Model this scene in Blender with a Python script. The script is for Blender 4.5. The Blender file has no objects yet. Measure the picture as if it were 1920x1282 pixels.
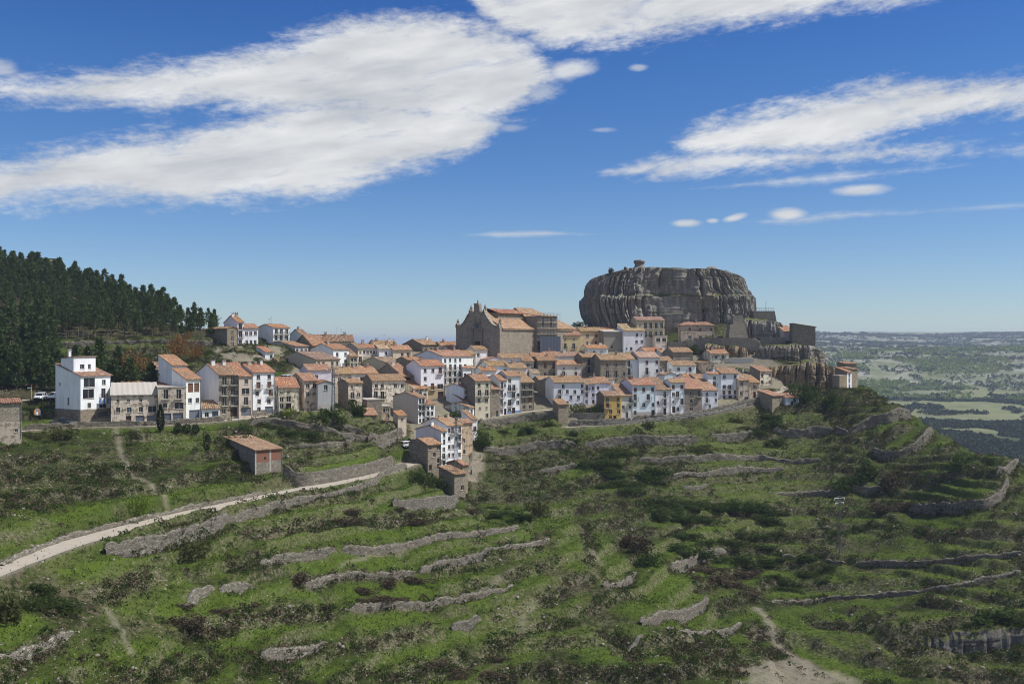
import bpy, math, random
import numpy as np
random.seed(7)
rng = np.random.default_rng(11)
scene = bpy.context.scene
COL = scene.collection
F = 1867.0                       # focal length expressed in photograph pixels (35 mm on 36 mm)
CX, CY = 960.0, 641.0
R = math.radians

# ---------------------------------------------------------------- object helpers
def tag(o, label=None, cat=None, group=None, kind=None):
    if label: o["label"] = label
    if cat: o["category"] = cat
    if group: o["group"] = group
    if kind: o["kind"] = kind
    return o

def empty(name, loc, rz=0.0):
    o = bpy.data.objects.new(name, None)
    COL.objects.link(o)
    o.location = loc
    o.rotation_euler = (0, 0, rz)
    o.empty_display_size = 0.5
    return o

def link_mesh(name, me, parent=None):
    o = bpy.data.objects.new(name, me)
    COL.objects.link(o)
    if parent is not None:
        o.parent = parent
    return o

class MB:
    """collects boxes, quads and tubes, then links them as one mesh object"""
    def __init__(self):
        self.v = []; self.f = []; self.m = []
    def quad(self, *pts, m=0):
        i = len(self.v); self.v += [tuple(p) for p in pts]
        self.f.append(tuple(range(i, i+len(pts)))); self.m.append(m)
    def box(self, x0, y0, z0, x1, y1, z1, m=0):
        i = len(self.v)
        self.v += [(x0,y0,z0),(x1,y0,z0),(x1,y1,z0),(x0,y1,z0),(x0,y0,z1),(x1,y0,z1),(x1,y1,z1),(x0,y1,z1)]
        for q in ((0,3,2,1),(4,5,6,7),(0,1,5,4),(1,2,6,5),(2,3,7,6),(3,0,4,7)):
            self.f.append(tuple(i+k for k in q)); self.m.append(m)
    def hexa(self, b, t, m=0):
        i = len(self.v); self.v += [tuple(p) for p in b] + [tuple(p) for p in t]
        n = len(b)
        self.f.append(tuple(i+k for k in reversed(range(n)))); self.m.append(m)
        self.f.append(tuple(i+n+k for k in range(n))); self.m.append(m)
        for k in range(n):
            k2 = (k+1) % n
            self.f.append((i+k, i+k2, i+n+k2, i+n+k)); self.m.append(m)
    def tube(self, pts, rad, n=6, m=0):
        pts = [np.array(p, float) for p in pts]
        rr = rad if isinstance(rad, (list, tuple)) else [rad]*len(pts)
        base = len(self.v)
        for k, p in enumerate(pts):
            d = pts[min(k+1, len(pts)-1)] - pts[max(k-1, 0)]
            d = d/(np.linalg.norm(d)+1e-9)
            a = np.cross(d, (0,0,1.0) if abs(d[2]) < .9 else (1.0,0,0)); a /= np.linalg.norm(a)
            b = np.cross(d, a)
            for j in range(n):
                t = 2*math.pi*j/n
                q = p + rr[k]*(math.cos(t)*a + math.sin(t)*b)
                self.v.append(tuple(q))
        for k in range(len(pts)-1):
            for j in range(n):
                j2 = (j+1) % n
                self.f.append((base+k*n+j, base+k*n+j2, base+(k+1)*n+j2, base+(k+1)*n+j)); self.m.append(m)
        self.f.append(tuple(base+j for j in reversed(range(n)))); self.m.append(m)
        self.f.append(tuple(base+(len(pts)-1)*n+j for j in range(n))); self.m.append(m)
    def mesh(self, name, mats):
        me = bpy.data.meshes.new(name)
        me.from_pydata(self.v, [], self.f)
        for mm in (mats if isinstance(mats, (list, tuple)) else [mats]):
            me.materials.append(mm)
        if max(self.m or [0]) > 0:
            me.polygons.foreach_set("material_index", self.m)
        me.update()
        return me
    def build(self, name, mats, parent=None):
        return link_mesh(name, self.mesh(name, mats), parent)

def np_mesh(name, V, Fq, mats, smooth=False, attrs=None):
    """mesh from numpy arrays; Fq is (n,3) or (n,4)"""
    me = bpy.data.meshes.new(name)
    V = np.asarray(V, np.float32); Fq = np.asarray(Fq, np.int32)
    k = Fq.shape[1]
    me.vertices.add(len(V)); me.vertices.foreach_set("co", V.ravel())
    me.loops.add(Fq.size); me.loops.foreach_set("vertex_index", Fq.ravel())
    me.polygons.add(len(Fq))
    me.polygons.foreach_set("loop_start", np.arange(0, Fq.size, k, dtype=np.int32))
    if smooth:
        me.polygons.foreach_set("use_smooth", np.ones(len(Fq), bool))
    for a, arr in (attrs or {}).items():
        at = me.attributes.new(a, 'FLOAT', 'POINT')
        at.data.foreach_set("value", np.asarray(arr, np.float32).ravel())
    for mm in (mats if isinstance(mats, (list, tuple)) else [mats]):
        me.materials.append(mm)
    me.update(calc_edges=True)
    me.validate()
    return me

# ---------------------------------------------------------------- value noise
def _h(ix, iy, iz, seed):
    n = (ix.astype(np.uint32)*np.uint32(374761393) + iy.astype(np.uint32)*np.uint32(668265263)
         + iz.astype(np.uint32)*np.uint32(2147483647) + np.uint32(seed*1274126177 & 0xffffffff))
    n = (n ^ (n >> np.uint32(13)))*np.uint32(1274126177)
    n = (n ^ (n >> np.uint32(16)))*np.uint32(2246822519)
    return ((n ^ (n >> np.uint32(15))) & np.uint32(0xffff)).astype(np.float32)/65535.0

def vnoise2(x, y, seed=0):
    x = np.asarray(x, np.float64); y = np.asarray(y, np.float64)
    ix = np.floor(x).astype(np.int64); iy = np.floor(y).astype(np.int64)
    fx = x-ix; fy = y-iy
    fx = fx*fx*(3-2*fx); fy = fy*fy*(3-2*fy)
    z = np.zeros_like(ix)
    a = _h(ix,iy,z,seed); b = _h(ix+1,iy,z,seed); c = _h(ix,iy+1,z,seed); d = _h(ix+1,iy+1,z,seed)
    return (a+(b-a)*fx)*(1-fy) + (c+(d-c)*fx)*fy

def vnoise3(x, y, z, seed=0):
    z = np.asarray(z, np.float64)
    iz = np.floor(z); fz = z-iz; fz = fz*fz*(3-2*fz)
    x = np.asarray(x, np.float64)+iz*17.13; y = np.asarray(y, np.float64)+iz*31.7
    return vnoise2(x, y, seed)*(1-fz) + vnoise2(x+17.13, y+31.7, seed)*fz

def fbm2(x, y, oct=4, seed=0, gain=.5):
    s = 0; a = 1; t = 0
    for k in range(oct):
        s = s + a*vnoise2(x, y, seed+k); t += a; a *= gain; x = x*2.03+5.1; y = y*2.03+9.7
    return s/t

def fbm3(x, y, z, oct=4, seed=0, gain=.5):
    s = 0; a = 1; t = 0
    for k in range(oct):
        s = s + a*vnoise3(x, y, z, seed+k); t += a; a *= gain; x = x*2.03+5.1; y = y*2.03+9.7; z = z*2.03+3.3
    return s/t

def sstep(a, b, x):
    t = np.clip((x-a)/(b-a), 0, 1)
    return t*t*(3-2*t)

# ---------------------------------------------------------------- materials
class G:
    def __init__(self, name, rough=.9, spec=.2):
        self.m = bpy.data.materials.new(name); self.m.use_nodes = True
        self.nt = self.m.node_tree
        self.b = self.nt.nodes["Principled BSDF"]
        self.b.inputs["Roughness"].default_value = rough
        self.b.inputs["Specular IOR Level"].default_value = spec
    def n(self, typ, **kw):
        nd = self.nt.nodes.new(typ)
        for k, v in kw.items():
            if k[0].islower():
                setattr(nd, k, v)
            else:
                self.set(nd.inputs[k.replace('_', ' ')], v)
        return nd
    def set(self, sock, v):
        if isinstance(v, bpy.types.NodeSocket): self.nt.links.new(v, sock)
        elif isinstance(v, bpy.types.Node): self.nt.links.new(v.outputs[0], sock)
        else:
            if isinstance(v, (tuple, list)) and len(v) == 3 and sock.type == 'RGBA': v = (*v, 1)
            sock.default_value = v
    def math(self, op, a, b=0.0, clamp=False):
        nd = self.nt.nodes.new('ShaderNodeMath'); nd.operation = op; nd.use_clamp = clamp
        self.set(nd.inputs[0], a); self.set(nd.inputs[1], b)
        return nd.outputs[0]
    def mix(self, fac, a, b, blend='MIX'):
        nd = self.nt.nodes.new('ShaderNodeMix'); nd.data_type = 'RGBA'; nd.blend_type = blend
        self.set(nd.inputs[0], fac); self.set(nd.inputs[6], a); self.set(nd.inputs[7], b)
        return nd.outputs[2]
    def ramp(self, fac, stops, interp='LINEAR'):
        nd = self.nt.nodes.new('ShaderNodeValToRGB'); nd.color_ramp.interpolation = interp
        e = nd.color_ramp.elements
        while len(e) < len(stops): e.new(.5)
        for k, (p, c) in enumerate(stops):
            e[k].position = p
            e[k].color = (*c, 1) if isinstance(c, (tuple, list)) else (c, c, c, 1)
        self.set(nd.inputs[0], fac)
        return nd.outputs[0]
    def coord(self, scale=(1,1,1), kind='Object'):
        tc = self.nt.nodes.new('ShaderNodeTexCoord')
        mp = self.n('ShaderNodeMapping'); mp.inputs['Scale'].default_value = scale
        self.nt.links.new(tc.outputs[kind], mp.inputs['Vector'])
        return mp.outputs[0]
    def noise(self, scale, detail=5, vec=None, rough=.55, dist=0.0):
        nd = self.n('ShaderNodeTexNoise', Scale=scale, Detail=detail, Roughness=rough, Distortion=dist)
        self.set(nd.inputs['Vector'], vec if vec is not None else self.coord())
        return nd.outputs[0]
    def attr(self, name):
        nd = self.nt.nodes.new('ShaderNodeAttribute'); nd.attribute_name = name
        return nd.outputs['Fac']
    def bump(self, h, strength=.5, dist=.1):
        nd = self.n('ShaderNodeBump', Strength=strength, Distance=dist); self.set(nd.inputs['Height'], h)
        self.set(self.b.inputs['Normal'], nd.outputs[0])
    def objcol(self):
        return self.nt.nodes.new('ShaderNodeObjectInfo').outputs['Color']
    def objrand(self):
        return self.nt.nodes.new('ShaderNodeObjectInfo').outputs['Random']
    def color(self, c):
        self.set(self.b.inputs['Base Color'], c); return self

M = {}
def plain(name, col, rough=.7, spec=.3, metal=0):
    g = G(name, rough, spec)
    n = g.noise(3.0, 4)
    g.color(g.mix(n, tuple(c*.8 for c in col), tuple(min(1, c*1.18) for c in col)))
    g.b.inputs['Metallic'].default_value = metal
    M[name] = g.m
    return g.m

# plaster tinted by object colour: dirt blotches and rain streaks that belong to the wall
g = G('plaster', .92, .1)
oc = g.objcol()
n1 = g.noise(.35, 6); n2 = g.noise(1.0, 5, g.coord((1.6, 1.6, .16)), .65); n3 = g.noise(7, 4)
c = g.mix(g.ramp(n1, [(.45, 0), (.85, 1)]), oc, g.mix(.4, oc, (.42, .39, .35)))
c = g.mix(g.math('MULTIPLY', g.ramp(n2, [(.52, 0), (.75, 1)]), .4), c, (.30, .27, .22))
c = g.mix(g.math('MULTIPLY', n3, .16), c, (.38, .37, .36))
g.color(c); g.bump(n3, .25, .03); M['plaster'] = g.m

# old render with missing patches showing the stone
g = G('old_render', .95, .08)
oc = g.objcol(); n1 = g.noise(.9, 7, None, .62)
v = g.n('ShaderNodeTexVoronoi', Scale=2.6); g.set(v.inputs['Vector'], g.coord((1, 1, 1.8)))
st = g.mix(g.math('MULTIPLY', v.outputs['Color'], .8), (.16, .13, .10), (.36, .30, .22))
c = g.mix(g.ramp(n1, [(.50, 0), (.60, 1)]), oc, st)
n2 = g.noise(1.0, 5, g.coord((1.4, 1.4, .2)), .65)
c = g.mix(g.math('MULTIPLY', g.ramp(n2, [(.5, 0), (.8, 1)]), .5), c, (.17, .14, .11))
g.color(c); g.bump(g.math('ADD', n1, v.outputs['Distance']), .5, .06); M['old_render'] = g.m

# rubble masonry tinted by object colour
def masonry(name, sc, dark, bump, zs=1.7, dm=.70):
    g = G(name, .95, .08)
    oc = g.objcol()
    if name == 'dry_stone': oc = g.mix(1.0, oc, (.60, .61, .58), 'MULTIPLY')
    v = g.n('ShaderNodeTexVoronoi', Scale=sc); g.set(v.inputs['Vector'], g.coord((1, 1, zs)))
    v2 = g.n('ShaderNodeTexVoronoi', Scale=sc, feature='DISTANCE_TO_EDGE'); g.set(v2.inputs['Vector'], g.coord((1, 1, zs)))
    sep = g.n('ShaderNodeSeparateColor'); g.set(sep.inputs[0], v.outputs['Color'])
    n1 = g.noise(.5, 6); n2 = g.noise(12, 3)
    c = g.mix(sep.outputs[0], g.mix(dm, oc, dark), g.mix(.30, oc, (.55, .51, .42)))
    c = g.mix(g.math('MULTIPLY', g.ramp(n1, [(.4, 0), (.8, 1)]), .6), c, (.12, .10, .08))
    joint = g.ramp(v2.outputs['Distance'], [(0.02, 0), (.10, 1)])
    c = g.mix(joint, g.mix(.7, oc, (.05, .045, .035)), c)
    c = g.mix(g.math('MULTIPLY', n2, .3), c, (.42, .38, .32))
    g.color(c); g.bump(g.math('ADD', joint, g.math('MULTIPLY', n2, .5)), bump, .08)
    M[name] = g.m
masonry('rubble_masonry', 2.2, (.12, .10, .075), .8, 1.7, .5)
masonry('dry_stone', 1.9, (.055, .048, .038), 1.0, 1.9)

# clay pantiles tinted by object colour
g = G('roof_tiles', .9, .1)
oc = g.mix(1.0, g.objcol(), (.84, .86, .86), 'MULTIPLY')
v = g.n('ShaderNodeTexVoronoi', Scale=1.0); g.set(v.inputs['Vector'], g.coord((3.6, 2.4, 1.2)))
sep = g.n('ShaderNodeSeparateColor'); g.set(sep.inputs[0], v.outputs['Color'])
n1 = g.noise(.45, 6); n2 = g.noise(1.7, 5)
c = g.mix(sep.outputs[0], g.mix(.55, oc, (.17, .08, .045)), g.mix(.35, oc, (.50, .29, .165)))
c = g.mix(g.ramp(sep.outputs[1], [(.86, 0), (.90, 1)]), c, (.42, .33, .23))
c = g.mix(g.math('MULTIPLY', g.ramp(n1, [(.45, 0), (.72, 1)]), .65), c, (.17, .13, .10))
c = g.mix(g.math('MULTIPLY', g.ramp(n2, [(.58, 0), (.75, 1)]), .5), c, (.36, .30, .20))
w = g.n('ShaderNodeTexWave', Scale=.72, bands_direction='X'); g.set(w.inputs['Vector'], g.coord())
g.color(c); g.bump(g.math('ADD', w.outputs['Fac'], sep.outputs[2]), .8, .12); M['roof_tiles'] = g.m

plain('concrete_roof', (.42, .39, .34), .9, .1)
plain('dark_glass', (.018, .02, .024), .18, .5)
plain('blue_glass', (.05, .08, .11), .15, .6)
plain('wood_shutter', (.15, .075, .04), .75)
plain('dark_wood', (.05, .032, .022), .75)
plain('grey_door', (.13, .15, .18), .6)
plain('pale_frame', (.55, .52, .47), .7)
plain('iron', (.025, .025, .028), .6)
plain('galvanised', (.16, .17, .18), .5, .4, .6)
plain('rust', (.16, .05, .03), .85)
plain('brick_red', (.235, .11, .075), .95)
plain('concrete', (.42, .39, .35), .9, .1)
plain('rubber', (.015, .015, .016), .8)
plain('white_paint', (.78, .79, .80), .3, .5)
plain('dark_blue_paint', (.035, .05, .07), .3, .5)
plain('silver_paint', (.35, .37, .38), .3, .5)
plain('yellow_paint', (.62, .33, .03), .5)
plain('orange_paint', (.75, .28, .03), .5)
plain('red_paint', (.5, .03, .02), .5)
plain('lamp_glass', (.7, .7, .68), .2, .5)
plain('red_glass', (.25, .01, .01), .2, .5)
plain('porcelain', (.7, .7, .68), .3)
plain('blue_cloth', (.10, .20, .45), .9)
plain('white_cloth', (.7, .72, .75), .9)
plain('skin', (.45, .27, .19), .7)
plain('shirt_blue', (.42, .55, .72), .9)
plain('trousers_dark', (.05, .06, .09), .9)
plain('hair', (.03, .02, .015), .7)
plain('bark', (.10, .08, .062), .95)
plain('pine_bark', (.12, .095, .075), .95)
g = G('net_sheet', .8, .1)
n = g.noise(6, 4, g.coord((1, 1, 3))); g.color(g.mix(n, (.025, .032, .05), (.085, .095, .125))); M['net_sheet'] = g.m

def leaf_mat(name, a, b, cc, trans=.25):
    g = G(name, .75, .15)
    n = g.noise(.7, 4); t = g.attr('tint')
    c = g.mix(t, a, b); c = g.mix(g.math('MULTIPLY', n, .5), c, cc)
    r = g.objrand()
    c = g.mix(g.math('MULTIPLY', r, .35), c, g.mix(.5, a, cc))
    g.color(c)
    tr = g.n('ShaderNodeBsdfTranslucent', Color=(b[0]*1.3, b[1]*1.3, b[2]))
    mx = g.n('ShaderNodeMixShader', Fac=trans)
    g.nt.links.new(g.b.outputs[0], mx.inputs[1]); g.nt.links.new(tr.outputs[0], mx.inputs[2])
    g.nt.links.new(mx.outputs[0], g.nt.nodes['Material Output'].inputs['Surface'])
    M[name] = g.m
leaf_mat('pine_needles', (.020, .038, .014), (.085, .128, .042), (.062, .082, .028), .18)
leaf_mat('shrub_leaves', (.018, .032, .008), (.070, .105, .024), (.045, .062, .018))
leaf_mat('olive_leaves', (.035, .045, .014), (.11, .125, .04), (.07, .07, .03))
leaf_mat('fresh_leaves', (.07, .11, .014), (.19, .26, .035), (.12, .17, .03))
leaf_mat('rust_leaves', (.10, .05, .018), (.26, .13, .04), (.16, .085, .03))
leaf_mat('heather_twigs', (.045, .033, .022), (.13, .098, .062), (.08, .07, .04), .1)
leaf_mat('grass_blades', (.022, .036, .008), (.094, .138, .022), (.058, .070, .020))
leaf_mat('dry_blades', (.085, .072, .035), (.21, .175, .095), (.13, .115, .06))
leaf_mat('cypress_leaves', (.008, .016, .006), (.022, .038, .012), (.016, .026, .01), .08)

# rock: bedding, vertical drip streaks, ochre patches
def rockmat(name, base, dark, ochre, streak=.8):
    g = G(name, .96, .08)
    n0 = g.noise(.08, 5); n1 = g.noise(.5, 8, None, .65); n2 = g.noise(1, 7, g.coord((.75, .75, .06)), .68)
    n3 = g.noise(1, 6, g.coord((.06, .06, 1.3)), .6); n4 = g.noise(3.2, 6, None, .7)
    c = g.mix(n1, tuple(x*.72 for x in base), tuple(x*1.3 for x in base))
    c = g.mix(g.math('MULTIPLY', g.ramp(n0, [(.48, 0), (.66, 1)]), .55), c, ochre)
    c = g.mix(g.math('MULTIPLY', g.ramp(n2, [(.46, 0), (.66, 1)]), streak), c, dark)
    c = g.mix(g.math('MULTIPLY', g.ramp(n3, [(.60, 0), (.68, 1)]), .55), c, dark)
    c = g.mix(g.ramp(n4, [(.42, .75), (.56, 0)]), c, tuple(x*.38 for x in base))
    g.color(c); g.bump(g.math('ADD', n1, g.math('MULTIPLY', n4, .5)), .9, .35); M[name] = g.m
rockmat('limestone', (.305, .285, .255), (.075, .070, .064), (.33, .25, .175))
rockmat('shaded_limestone', (.15, .145, .135), (.05, .048, .045), (.17, .14, .11))  # limestone darkened in colour to paint the low outcrop's shade
rockmat('ochre_rock', (.30, .235, .16), (.09, .08, .065), (.36, .23, .12), .6)
g = G('loose_stone', .95, .1)
n = g.noise(2.5, 5); g.color(g.mix(g.attr('tint'), g.mix(n, (.11, .098, .075), (.18, .16, .125)), g.mix(n, (.20, .18, .14), (.34, .31, .25)))); M['loose_stone'] = g.m
# ================================================================ TERRAIN
def ray(px, py, D):
    return np.array([(px-CX)/F*D, D, (CY-py)/F*D])

# path across the slope, nearly level
PATH = [(-90,1105),(0,1066),(60,1044),(120,1022),(200,1000),(270,982),(340,965),(420,948),(500,931),(580,914),(650,900),(720,885),(768,868)]
CP = []
for i, (px, py) in enumerate(PATH):
    z = -29.5 + .7*i/12.0
    CP.append(ray(px, py, z*F/(CY-py)))
for px, py, D in [
    # slope below the path, ravine, right-hand slope
    (0,1282,103),(-150,1282,95),(300,1282,118),(640,1282,138),(960,1282,151),(960,1000,200),(860,935,236),(960,870,256),(960,800,273),
    (1100,1000,214),(1250,1100,194),(1300,1200,166),(1400,1200,180),(1550,1282,163),(1750,1282,160),(1500,900,262),(1500,1000,236),(1500,1100,211),
    (1900,905,226),(1900,1000,206),(1900,1150,181),(1920,1282,160),(1700,1200,173),(1700,950,240),(1300,900,256),(1200,850,266),(1400,840,276),
    # village
    (1000,790,274),(1100,795,274),(1200,788,278),(1300,776,286),(1420,752,297),(1480,732,305),(1560,735,300),(1700,780,284),(1745,799,270),(1800,842,263),(1852,866,250),(1908,866,233),(1640,735,300),
    (1500,800,284),(1600,820,276),(1600,700,318),(1520,690,330),
    (1100,740,303),(1250,730,308),(1100,700,330),(1000,710,318),(1100,655,357),(1250,650,358),(1250,690,336),(1350,662,344),(1350,700,326),(1420,655,350),(1420,700,326),
    (1100,612,372),(1250,606,376),(1400,603,374),(1480,640,352),(1530,642,346),
    (900,665,334),(1040,660,346),(950,700,312),(900,760,280),(860,790,266),(820,800,256),(800,860,243),
    (770,800,258),(770,745,280),(700,775,258),(700,720,285),(800,720,296),(800,690,315),
    (620,765,245),(500,778,234),(400,788,227),(300,796,220),(150,799,216),(40,806,212),(620,825,228),(480,897,205),(400,880,203),(250,880,190),(100,900,176),
    (600,720,272),(520,700,270),(620,700,290),(700,690,302),(600,665,322),(500,655,302),(440,655,292),(420,641,300),(720,655,338),(820,655,344),(880,655,350),
    # wooded hill
    (0,700,268),(150,700,266),(0,750,238),(100,746,238),(100,641,290),(250,640,294),(400,642,297),(330,690,268),(430,690,270),
    (0,585,335),(0,530,400),(100,540,388),(200,590,352),(300,605,345),(400,627,322),(-120,500,400),(-120,700,262),(-100,800,206),(-150,950,150)]:
    CP.append(ray(px, py, D))
# ground the photograph does not see: behind the crest and round the spur
for p in [(-128,440,-6),(-60,440,-14),(10,430,-14),(80,440,-22),(120,420,-30),(-150,470,14),(-220,460,32),(-250,420,30),
          (131,240,-42),(142,215,-48),(128,300,-48),(134,280,-50),(150,260,-62),(112,335,-42),(125,350,-58),(110,375,-56),(150,330,-85),(180,290,-85),
          (150,400,-88),(210,350,-95),(190,240,-70),(115,400,-70),(230,250,-88),(105,318,-24),(160,190,-50),(140,150,-55),
          (-60,60,-40),(0,60,-52),(60,60,-60),(0,110,-50),(90,110,-58)]:
    CP.append(np.array(p, float))
CP = np.array(CP)

NU, ND = 940, 860
UG = np.linspace(-.70, .76, NU)
DG = 62.0*np.exp(np.linspace(0, math.log(478/62.0), ND))
GX = UG[None, :]*DG[:, None]
GY = np.repeat(DG[:, None], NU, 1)

def rbf_fit(P, c=6.0, lam=.8):
    xy = P[:, :2]; n = len(P)
    d = np.sqrt(((xy[:, None]-xy[None])**2).sum(-1)+c*c)
    A = np.zeros((n+3, n+3)); A[:n, :n] = d - lam*np.eye(n)*1.0
    A[:n, n] = 1; A[:n, n+1:] = xy; A[n, :n] = 1; A[n+1:, :n] = xy.T
    w = np.linalg.solve(A, np.concatenate([P[:, 2], [0, 0, 0]]))
    def ev(x, y):
        o = np.empty(x.shape); xf = x.ravel(); yf = y.ravel(); of = o.ravel()
        for k in range(0, len(xf), 40000):
            X = xf[k:k+40000]; Y = yf[k:k+40000]
            dd = np.sqrt((X[:, None]-xy[None, :, 0])**2+(Y[:, None]-xy[None, :, 1])**2+c*c)
            of[k:k+40000] = dd@w[:n] + w[n] + w[n+1]*X + w[n+2]*Y
        return of.reshape(x.shape)
    return ev
base_ev = rbf_fit(CP)
# evaluate on every 4th line, then interpolate up
su = np.linspace(0, NU-1, 236); sd = np.linspace(0, ND-1, 216)
cu = np.interp(su, np.arange(NU), UG); cd = np.interp(sd, np.arange(ND), DG)
Zc = base_ev(cu[None, :]*cd[:, None], np.repeat(cd[:, None], len(cu), 1))
t = np.empty((ND, len(cu)))
for j in range(len(cu)): t[:, j] = np.interp(DG, cd, Zc[:, j])
Z0 = np.empty((ND, NU))
for i in range(ND): Z0[i] = np.interp(UG, cu, t[i])

def grid_z(Z, x, y):
    x = np.asarray(x, float); y = np.asarray(y, float)
    fd = np.clip(np.log(np.maximum(y, 1)/62.0)/math.log(478/62.0)*(ND-1), 0, ND-1.001)
    fu = np.clip((x/np.maximum(y, 1)-UG[0])/(UG[-1]-UG[0])*(NU-1), 0, NU-1.001)
    i = fd.astype(int); j = fu.astype(int); a = fd-i; b = fu-j
    return (Z[i, j]*(1-a)*(1-b)+Z[i+1, j]*a*(1-b)+Z[i, j+1]*(1-a)*b+Z[i+1, j+1]*a*b)

def cast(Z, px, py):
    """first point where the sight line of a photograph pixel meets the ground"""
    u = (px-CX)/F; s = (CY-py)/F
    fu = np.clip((u-UG[0])/(UG[-1]-UG[0])*(NU-1), 0, NU-1.001); j = int(fu); b = fu-j
    col = Z[:, j]*(1-b)+Z[:, j+1]*b
    d = col - s*DG
    k = np.nonzero((d[1:] >= 0) & (d[:-1] < 0))[0]
    k = k[k > 40]
    if len(k) == 0:
        i = int(np.argmax(d[60:]))+60
        return np.array([u*DG[i], DG[i], col[i]])
    i = k[0]; a = d[i]/(d[i]-d[i+1]); D = DG[i]*(1-a)+DG[i+1]*a
    return np.array([u*D, D, s*D])

def cast_line(Z, pts, step=None):
    P = [cast(Z, *p) for p in pts]
    if step is None: return np.array(P)
    return resample(np.array(P), step)

def resample(P, step):
    seg = np.linalg.norm(np.diff(P[:, :2], axis=0), axis=1); s = np.concatenate([[0], np.cumsum(seg)])
    n = max(2, int(s[-1]/step)+1); q = np.linspace(0, s[-1], n)
    return np.stack([np.interp(q, s, P[:, k]) for k in range(P.shape[1])], 1)

# --- terrace edges traced along the slope: (points, step height, label or None for a bare earth bank)
W = []
def T(h, pts, label=None, col=None, top=.25): W.append((h, pts, label, col, top))
T(.9, [(0,1056),(73,1022),(133,999),(213,979),(287,962),(360,946),(493,922)], "long low parapet wall along the uphill edge of the pale path", (0.33,0.30,0.24))
T(3.2, [(197,1040),(233,1036),(330,1013),(380,999),(428,984)], "tall mortared retaining wall below the middle of the pale path", (0.24,0.225,0.19), -.15)
T(1.8, [(418,987),(470,968),(533,951),(640,921),(700,905),(762,888)], "long dry stone retaining wall carrying the upper end of the pale path", (0.24,0.22,0.18), -.15)
T(2.9, [(735,958),(790,954),(858,948)], "tall dry stone wall at the foot of the grass plot below the stone houses", (0.20,0.20,0.18))
T(1.2, [(640,1036),(743,1025),(827,1012),(937,998),(973,992)], "long thin terrace wall with bright grass above and below it", (0.27,0.24,0.20))
T(1.2, [(487,1055),(567,1045),(632,1037)], "low crumbling terrace wall near the green bush under the path", (0.24,0.22,0.17))
T(.9, [(918,1035),(973,1026),(1030,1015)], "short low wall ending at the corner of the ravine", (0.28,0.26,0.21))
T(1.7, [(787,1071),(840,1058),(920,1048)], "curved dry stone wall bulging over a green terrace mid slope", (0.27,0.26,0.21))
T(1.1, [(560,1100),(640,1080),(720,1085),(787,1071)], 'ragged low wall leading to the curved bulging wall', (.27,.24,.19))
T(1.6, [(640,1212),(740,1203),(845,1187)])
T(1.8, [(845,1187),(873,1180),(902,1174)], "short patch of standing dry stone wall on the lower brown bank", (0.27,0.25,0.21))
T(1.6, [(902,1174),(990,1138),(1073,1105)])
T(1.7, [(1130,1107),(1165,1098),(1183,1088),(1193,1078)], "rounded wall end under the small grass tongue beside the ravine", (0.27,0.24,0.20))
T(1.4, [(1120,1102),(1107,1042),(1090,985)])
T(2.0, [(1258,1072),(1283,1064),(1302,1056),(1318,1047),(1360,1042)], "curved dry stone wall hugging the scrubby knoll in the ravine", (0.27,0.25,0.21))
T(2.0, [(1200,1180),(1240,1163),(1280,1157),(1327,1140)], "stepped dry stone wall under the bright grass field of the ravine", (0.22,0.20,0.16))
T(1.1, [(1250,1196),(1280,1189),(1333,1181),(1390,1179)], "low straight wall crossing the ravine floor", (0.27,0.25,0.21))
T(.8, [(1203,1257),(1173,1224),(1113,1174)])
T(1.0, [(1173,1221),(1188,1214),(1203,1208)], "tiny wall fragment closing a triangular grass patch", (0.28,0.26,0.21))
T(.8, [(903,1250),(940,1208),(1007,1175),(1073,1155)])
T(1.4, [(337,1135),(367,1118),(402,1107)], "tumbled dry stone wall sloping down on the lower grass slope", (0.30,0.28,0.23))
T(1.5, [(411,1112),(440,1105),(473,1098)], "short dry stone wall with rubble at its end on the lower slope", (0.27,0.26,0.21))
T(1.2, [(0,1247),(40,1229),(72,1213),(140,1184)], "dry stone wall running uphill in the bottom corner of the slope", (0.28,0.26,0.21))
T(1.5, [(488,1236),(540,1226),(612,1211)], "dark dry stone wall low on the slope near the bottom edge", (0.24,0.22,0.18))
T(1.2, [(250,1282),(300,1262),(420,1250)])
T(1.2, [(150,1120),(260,1085),(330,1072)])
T(1.3, [(330,1185),(450,1160),(560,1150),(640,1150)])
T(1.0, [(640,1150),(800,1135),(900,1118),(960,1100)], 'low grassy wall under the broad pale green terrace', (.27,.24,.19))
T(1.4, [(700,1275),(800,1255),(900,1230)])
T(1.4, [(430,1010),(520,1000),(600,985),(700,980),(820,968),(900,960)])
T(1.6, [(40,806),(90,806),(146,803),(262,800),(340,797),(420,792)], "rough retaining wall holding up the road below the big white house", (0.22,0.20,0.15), -.5)
T(3.6, [(530,907),(575,909),(625,901),(690,886),(738,869)], "high dry stone retaining wall between the brick topped shed and the village", (0.23,0.21,0.17))
T(1.8, [(470,797),(515,795),(560,806),(620,816),(700,830)], "overgrown terrace wall above the brick topped shed", (0.18,0.16,0.13))
T(1.4, [(540,838),(600,842),(660,836)], "low broken wall in the garden plots above the shed", (0.22,0.21,0.16))
T(3.4, [(690,830),(712,834),(735,826),(757,812)], "tall rubble wall under the small beige tower house", (0.25,0.23,0.18))
T(1.8, [(596,800),(640,808),(690,826)], "retaining wall of the garden below the cream tall house", (0.18,0.17,0.14))
T(2.2, [(898,800),(930,794),(990,783),(1040,782)], "dark rubble wall below the road by the blue based house", (0.18,0.17,0.14))
T(2.3, [(1065,797),(1120,801),(1185,797)], "plain retaining wall below the yellow house and its garden", (0.20,0.19,0.17))
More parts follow.
